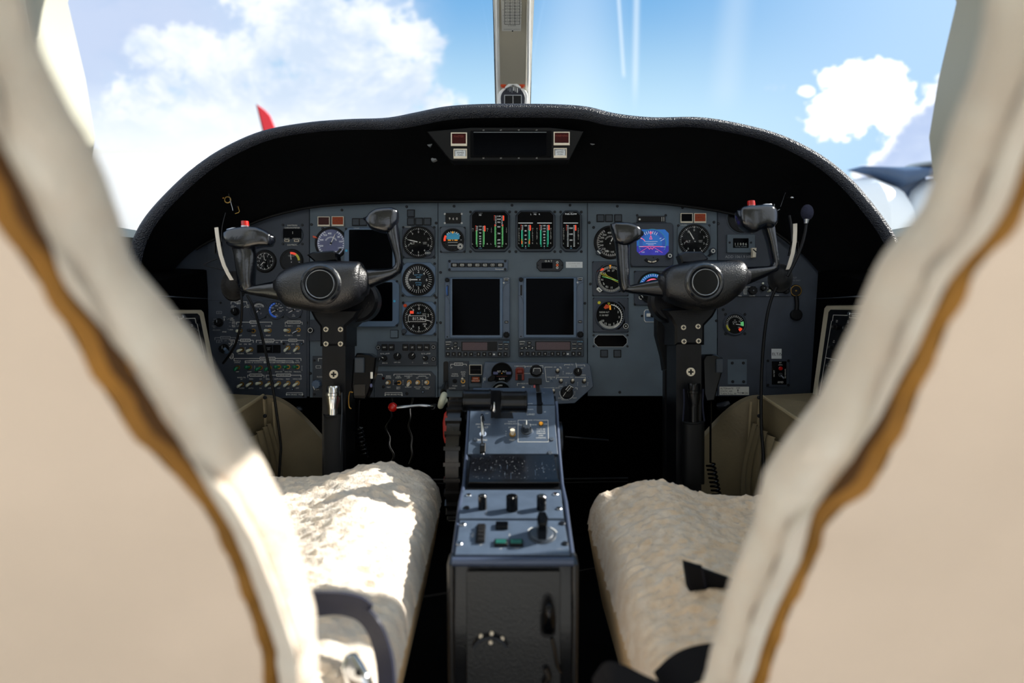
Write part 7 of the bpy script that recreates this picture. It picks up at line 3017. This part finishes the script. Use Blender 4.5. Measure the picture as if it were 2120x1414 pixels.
for k_, (x0, y0, x1, y1) in enumerate(((792, 838, 822, 960), (842, 860, 858, 960), (1170, 905, 1260, 912), (700, 992, 960, 994), (1160, 992, 1300, 990))):
    dd = 1.62 + .03 * k_
    S_ = Surf(at((x0 + x1) / 2, (y0 + y1) / 2, dd), XA, YA)
    b = MB(S_, ((x0 + x1) / 2, (y0 + y1) / 2))
    if k_ < 2:
        pts = []
        for i in range(40):
            f = i / 39
            pts.append(b.A(x0 + (x1 - x0) * (.5 + .18 * math.sin(f * 9 + k_) + .1 * math.sin(f * 23)), 815 + (y1 - 815) * f, dd + .01 * math.sin(f * 13)))
        b.tube(pts, .0022, 'rubber', 6)
        o = b.build('wire_loom')
        tag(o, ('tangled dark wires hanging under the panel nearest the red ball', 'single dark wire hanging between the red ball and the trim wheel')[k_], 'wires')
    else:
        b.tube([b.A(x0, y0, dd), b.A(x1, y1, dd)], .0028, 'tube_dark', 8)
        b.tube([b.A(x0, y0 + 7, dd), b.A(x1, y1 + 7, dd)], .0018, 'tube_dark', 8) if k_ > 2 else None
        o = b.build('floor_rail')
        tag(o, ('thin dark rod in the right footwell below the panel', 'pair of thin rails crossing the left footwell behind the trim wheel', 'pair of thin rails crossing the right footwell above the seat')[k_ - 2], 'rail')

# ------------------------------------------------------------------ seats
def fbm(p, s, o=3):
    v, a = 0, 1
    for i in range(o):
        v += a * noise.noise(p * s)
        s *= 2.1
        a *= .5
    return v


def seatback(t, edge, seam, sg, S):
    NR = 110
    ec = crom([Vector((x, y, 0)) for x, y in edge], NR)
    scv = crom([Vector((x, y, 0)) for x, y in seam], 400)
    b = t.mb()
    hem = t.mb()
    fur = t.mb()
    xc = sg * .365
    o3 = t.S.hit(*t.c)
    VB, VH, VF = [], [], []
    for i, e in enumerate(ec):
        sm = min(scv, key=lambda q: abs(q.y - e.y))
        he = t.S.hit(e.x, e.y)
        hs = t.S.hit(sm.x, e.y)
        f = i / (NR - 1)
        E = abs(he.x + t.S.o.x - xc)
        Sm = abs(hs.x + t.S.o.x - xc)
        Sm = min(Sm, E - .018)
        close = 1 - max(0, (f - .86) / .14) ** 2.2
        q = math.sqrt(max(0.02, close))
        E *= q
        Sm *= q
        cx = xc - t.S.o.x - o3.x
        y = he.y - o3.y
        row = []
        for j in range(21):
            u = -1 + 2 * j / 20
            row.append(V3(cx + u * (Sm - .012), y, .022 + .016 * (1 - u * u)))
        VB.append(row)
        hr = []
        for s_ in (1,):
            pass
        VH.append([[V3(cx + s_ * (Sm + w), y, z_ + .002 * math.sin(y * 160)) for w, z_ in ((-.0115, .0225), (-.0055, .015), (0, .011), (.0055, .015), (.0115, .0215))] for s_ in (-1, 1)])
        fr = []
        r = .026
        for s_ in (-1, 1):
            arc = [(Sm + .0115, .012), (max(Sm + .013, E - .6 * r), .019)]
            for a in (75, 50, 25, 0, -25, -50, -75, -90):
                arc.append((E - r + r * math.cos(math.radians(a)), -.012 + r * math.sin(math.radians(a))))
            arc.append((E * .6, -.05))
            arc.append((E * .2, -.052))
            pts_ = []
            for m_, (w, z_) in enumerate(arc):
                p = V3(cx + s_ * w, y, z_ + .010)
                if 0 < m_:
                    d_ = .0035 * fbm(p, 38, 2)
                    p += V3(s_ * d_, 0, d_)
                pts_.append(p)
            fr.append(pts_)
        VF.append(fr[0] + list(reversed(fr[1])))

    def grid(mb, R, m):
        q = len(R[0])
        vs = [p for r_ in R for p in r_]
        mb.add(vs, [(i * q + j, i * q + j + 1, (i + 1) * q + j + 1, (i + 1) * q + j) for i in range(len(R) - 1) for j in range(q - 1)], m)
    grid(b, VB, 'vinyl')
    for s_ in (0, 1):
        for m_, (ja, jb) in (('hem', (0, 2)), ('hem_shade', (1, 4)), ('hem', (3, 5))):
            grid(hem, [r_[s_][ja:jb] for r_ in VH], m_)
    grid(fur, VF, 'fur')
    # close the head end
    last = VF[-1]
    fur.add(last, [tuple(range(len(last)))], 'fur')
    last = VB[-1]
    t.part(b, 'back_cover', label='smooth beige cover on the rear of the backrest')
    t.part(hem, 'hem', label='tan elastic hem of the sheepskin with shade coloured into its groove')
    t.part(fur, 'backrest', label='pale sheepskin-covered backrest with rolled edge')


def cushion(t, sg, xin, yf, yr, zt, furm):
    """seat cushion in world space; xin(y) is the inner edge, xc the middle"""
    b = t.mb()
    side = t.mb()
    xc = sg * .41
    NY, NX = 150, 120
    R, RS = [], []
    for i in range(NY):
        f = i / (NY - 1)
        y = yr + (yf - yr) * f
        # round front nose
        fr = max(0, (f - .90) / .10)
        q = math.sqrt(max(0, 1 - fr ** 2.4))
        half = abs(xc) - xin(y)
        row = []
        hw_ = half * (.90 + .10 * q) if fr > 0 else half
        drop = .07 * (1 - q)
        for j in range(NX):
            u = -1 + 2 * j / (NX - 1)
            s_ = abs(u)
            bol = .031 * math.exp(-((s_ - .60) / .26) ** 2)
            edge = max(0, (s_ - .87) / .13)
            z = zt + bol - .052 * (1 - math.sqrt(max(0, 1 - edge ** 2.4))) - drop - .006 * (1 - f)
            x = xc + u * hw_ * (1 + .0 * edge)
            p = V3(x, y, z)
            n_ = fbm(V3(p.x * .8, p.y * 1.9, 0), 60, 3)
            n2_ = noise.noise(V3(p.x, p.y, 3) * 9)
            p += V3(n_ * .003 * edge, 0, (n_ * .0068 + n2_ * .004) * (1 - .3 * edge))
            row.append(b.Mi @ p)
        R.append(row)
        rs = []
        for s_ in (-1, 1):
            for dz, w in ((-.045, .985), (-.065, .995), (-.12, .96), (-.20, .90), (-.29, .80), (-.30, .78)):
                zz = zt + dz - drop * (1 if dz > -.1 else .4)
                rs.append((s_, V3(xc + s_ * hw_ * w, y, zz)))
        L_ = [p for s_, p in rs if s_ < 0]
        R_ = [p for s_, p in rs if s_ > 0]
        RS.append([b.Mi @ p for p in (L_ + list(reversed(R_)))])
    q = NX
    vs = [p for r_ in R for p in r_]
    b.add(vs, [(i * q + j, i * q + j + 1, (i + 1) * q + j + 1, (i + 1) * q + j) for i in range(NY - 1) for j in range(q - 1)], furm)
    # front lip of the fleece
    fl = R[-1]
    low = [p + (b.Mi.to_3x3() @ V3(0, -.004, -.06)) for p in fl]
    b.add(fl + low, [(j, j + 1, q + j + 1, q + j) for j in range(q - 1)], furm)
    t.part(b, 'sheepskin_cover', label='curly cream sheepskin seat cover', )
    q = len(RS[0])
    vs = [p for r_ in RS for p in r_]
    fs = [(i * q + j, i * q + j + 1, (i + 1) * q + j + 1, (i + 1) * q + j) for i in range(NY - 1) for j in range(q - 1)]
    fs += [tuple(range(q)), tuple((NY - 1) * q + j for j in range(q))]
    side.add(vs, fs, 'vinyl_side')
    t.part(side, 'seat_cushion', label='smooth tan vinyl side of the cushion')
    bs = t.mb()
    P = [V3(xc - .17, yr + .03, 0), V3(xc + .17, yr + .03, 0), V3(xc + .17, yf - .08, 0), V3(xc - .17, yf - .08, 0)]
    Q = [p + V3(0, 0, zt - .27) for p in P]
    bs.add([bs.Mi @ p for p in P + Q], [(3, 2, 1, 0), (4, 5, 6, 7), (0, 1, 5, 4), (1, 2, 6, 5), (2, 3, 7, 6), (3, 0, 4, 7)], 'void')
    t.part(bs, 'seat_base', label='black seat base')


LE = [(668, 1560), (664, 1480), (656, 1414), (654, 1350), (650, 1285), (626, 1200), (600, 1120), (573, 1050), (538, 985), (498, 910), (450, 815), (395, 720), (330, 640), (265, 560), (240, 490), (205, 395), (168, 310), (135, 250), (95, 180), (58, 95), (28, 0), (0, -90), (-30, -190), (-70, -290), (-120, -370)]
LS = [(628, 1560), (622, 1480), (612, 1414), (605, 1320), (596, 1240), (578, 1170), (556, 1110), (526, 1048), (482, 985), (420, 925), (352, 850), (292, 755), (240, 660), (182, 560), (132, 482), (84, 402), (46, 320), (20, 230), (8, 120), (-8, 20), (-40, -90), (-75, -190), (-115, -290), (-165, -370)]
RE = [(1430, 1560), (1447, 1480), (1463, 1414), (1477, 1360), (1494, 1300), (1512, 1235), (1538, 1170), (1566, 1105), (1579, 1042), (1598, 990), (1628, 940), (1657, 902), (1690, 858), (1716, 815), (1744, 752), (1776, 690), (1803, 628), (1832, 560), (1868, 510), (1908, 465), (1940, 410), (1966, 335), (1990, 262), (2016, 195), (2040, 125), (2066, 0), (2092, -90), (2122, -190), (2165, -290), (2220, -370)]
RS_ = [(1470, 1560), (1500, 1440), (1540, 1300), (1580, 1180), (1612, 1105), (1640, 1045), (1680, 1000), (1724, 962), (1752, 925), (1774, 872), (1800, 822), (1826, 745), (1850, 698), (1872, 636), (1910, 560), (1938, 467), (1960, 400), (1992, 330), (2014, 264), (2048, 165), (2075, 99), (2108, 0), (2130, -90), (2160, -190), (2205, -290), (2265, -370)]
for lab, E_, Sm_, sg in (('left', LE, LS, -1), ('right', RE, RS_, 1)):
    a_, c_ = at(1060 + sg * 600, 0, .31), at(1060 + sg * 600, 1414, .50)
    S_ = surf2(a_, c_)
    t = Thing('pilot_seat', ('left cockpit seat in beige vinyl with sunlit sheepskin cushion' if sg < 0 else 'right cockpit seat in beige vinyl with a strap end on its sheepskin'), 'seat', (1060 + sg * 500, 1100), S_)
    seatback(t, E_, Sm_, sg, S_)
    if sg < 0:
        cushion(t, -1, lambda y: .130, 1.235, .50, .489, 'fur')
    else:
        cushion(t, 1, lambda y: .131 + .016 * (1.2 - y) / .6, 1.175, .50, .477, 'fur_tan')

# belts
S_ = Surf(at(740, 1330, 0.702), XA, YA)
t = Thing('seat_belt', 'dark grey lap belt looping over the left seat with a steel buckle', 'seat belt', (740, 1330), S_)
b = t.mb()
mid = [(600, 1262, 0.720), (650, 1255, 0.718), (700, 1252, 0.715), (745, 1266, 0.713), (775, 1300, 0.708), (793, 1350, 0.702), (800, 1400, 0.690), (802, 1460, 0.678)]
wid = [(0, -46), (0, -50), (6, -50), (18, -44), (32, -30), (40, -12), (40, -4), (40, 0)]
P = crom([b.A(*p) for p in mid], 40)
Wv = crom([Vector((w[0], -w[1] * -1, 0)) for w in wid], 40)
Wd = [V3(w.x * .70 / FPX, -w.y * .70 / FPX, .014) for w in Wv]
b.strip(P, Wd, .0016, 'belt')
t.part(b, 'strap', label='dark blue-grey webbing')
b = t.mb()
mid = [(600, 1246, 0.702), (650, 1236, 0.696), (700, 1236, 0.696), (745, 1246, 0.700), (768, 1262, 0.708)]
P = crom([b.A(*p) for p in mid], 24)
b.strip(P, V3(.005, .013, .007), .0016, 'belt')
t.part(b, 'strap', label='second layer of webbing folded over the first')
b = t.mb()
b.loft([(b.A(712, 1364, 0.686), b.A(738, 1352, 0.686), .006), (b.A(708, 1385, 0.682), b.A(752, 1372, 0.682), .008), (b.A(716, 1420, 0.674), b.A(768, 1402, 0.674), .008), (b.A(730, 1460, 0.670), b.A(780, 1440, 0.670), .007)], 'chrome', 20, 2.6, sub=14)
t.part(b, 'buckle', label='bright steel buckle')
b = t.mb()
b.ball(b.A(742, 1392, 0.667), .0035, 'black', 12)
t.part(b, 'buckle_slot')

S_ = Surf(at(1460, 1205, 0.840), XA, (YA + ZA * .55).normalized())
t = Thing('strap_end', 'folded black strap end lying on the right seat cushion', 'strap', (1460, 1205), S_)
b = t.mb()
b.prism([(1413, 1161), (1440, 1169), (1453, 1172), (1470, 1240), (1462, 1246), (1432, 1232), (1420, 1210)], -3, 6, 'belt_black', 2)
t.part(b, 'folded_end')
b = t.mb()
b.prism([(1448, 1176), (1530, 1206), (1560, 1218), (1545, 1285), (1498, 1262), (1458, 1242)], -5, 2, 'belt_black', 1.5)
t.part(b, 'strap')
b = t.mb()
b.path([(1452, 1172), (1458, 1205), (1469, 1242)], 2, 'belt', 6)
b.path([(1418, 1170), (1425, 1205), (1437, 1230)], .8, 'belt', 6)
t.part(b, 'stitching')

S_ = Surf(at(1360, 1400, 0.672), XA, YA)
t = Thing('seat_belt', 'dark lap belt crossing the rear of the right seat cushion', 'seat belt', (1360, 1400), S_)
b = t.mb()
P = crom([b.A(*p) for p in ((1235, 1440, 0.672), (1262, 1405, 0.667), (1300, 1412, 0.664), (1340, 1432, 0.660), (1380, 1450, 0.658))], 24)
b.strip(P, V3(.005, -.026, .014), .0022, 'belt_black')
t.part(b, 'strap', label='near end of the webbing')
b = t.mb()
P = crom([b.A(*p) for p in ((1370, 1425, 0.679), (1405, 1392, 0.682), (1445, 1372, 0.684), (1500, 1362, 0.686), (1560, 1362, 0.689))], 24)
b.strip(P, V3(.014, -.026, .012), .0022, 'belt_black')
t.part(b, 'strap', label='far end of the webbing rising to the seat back')
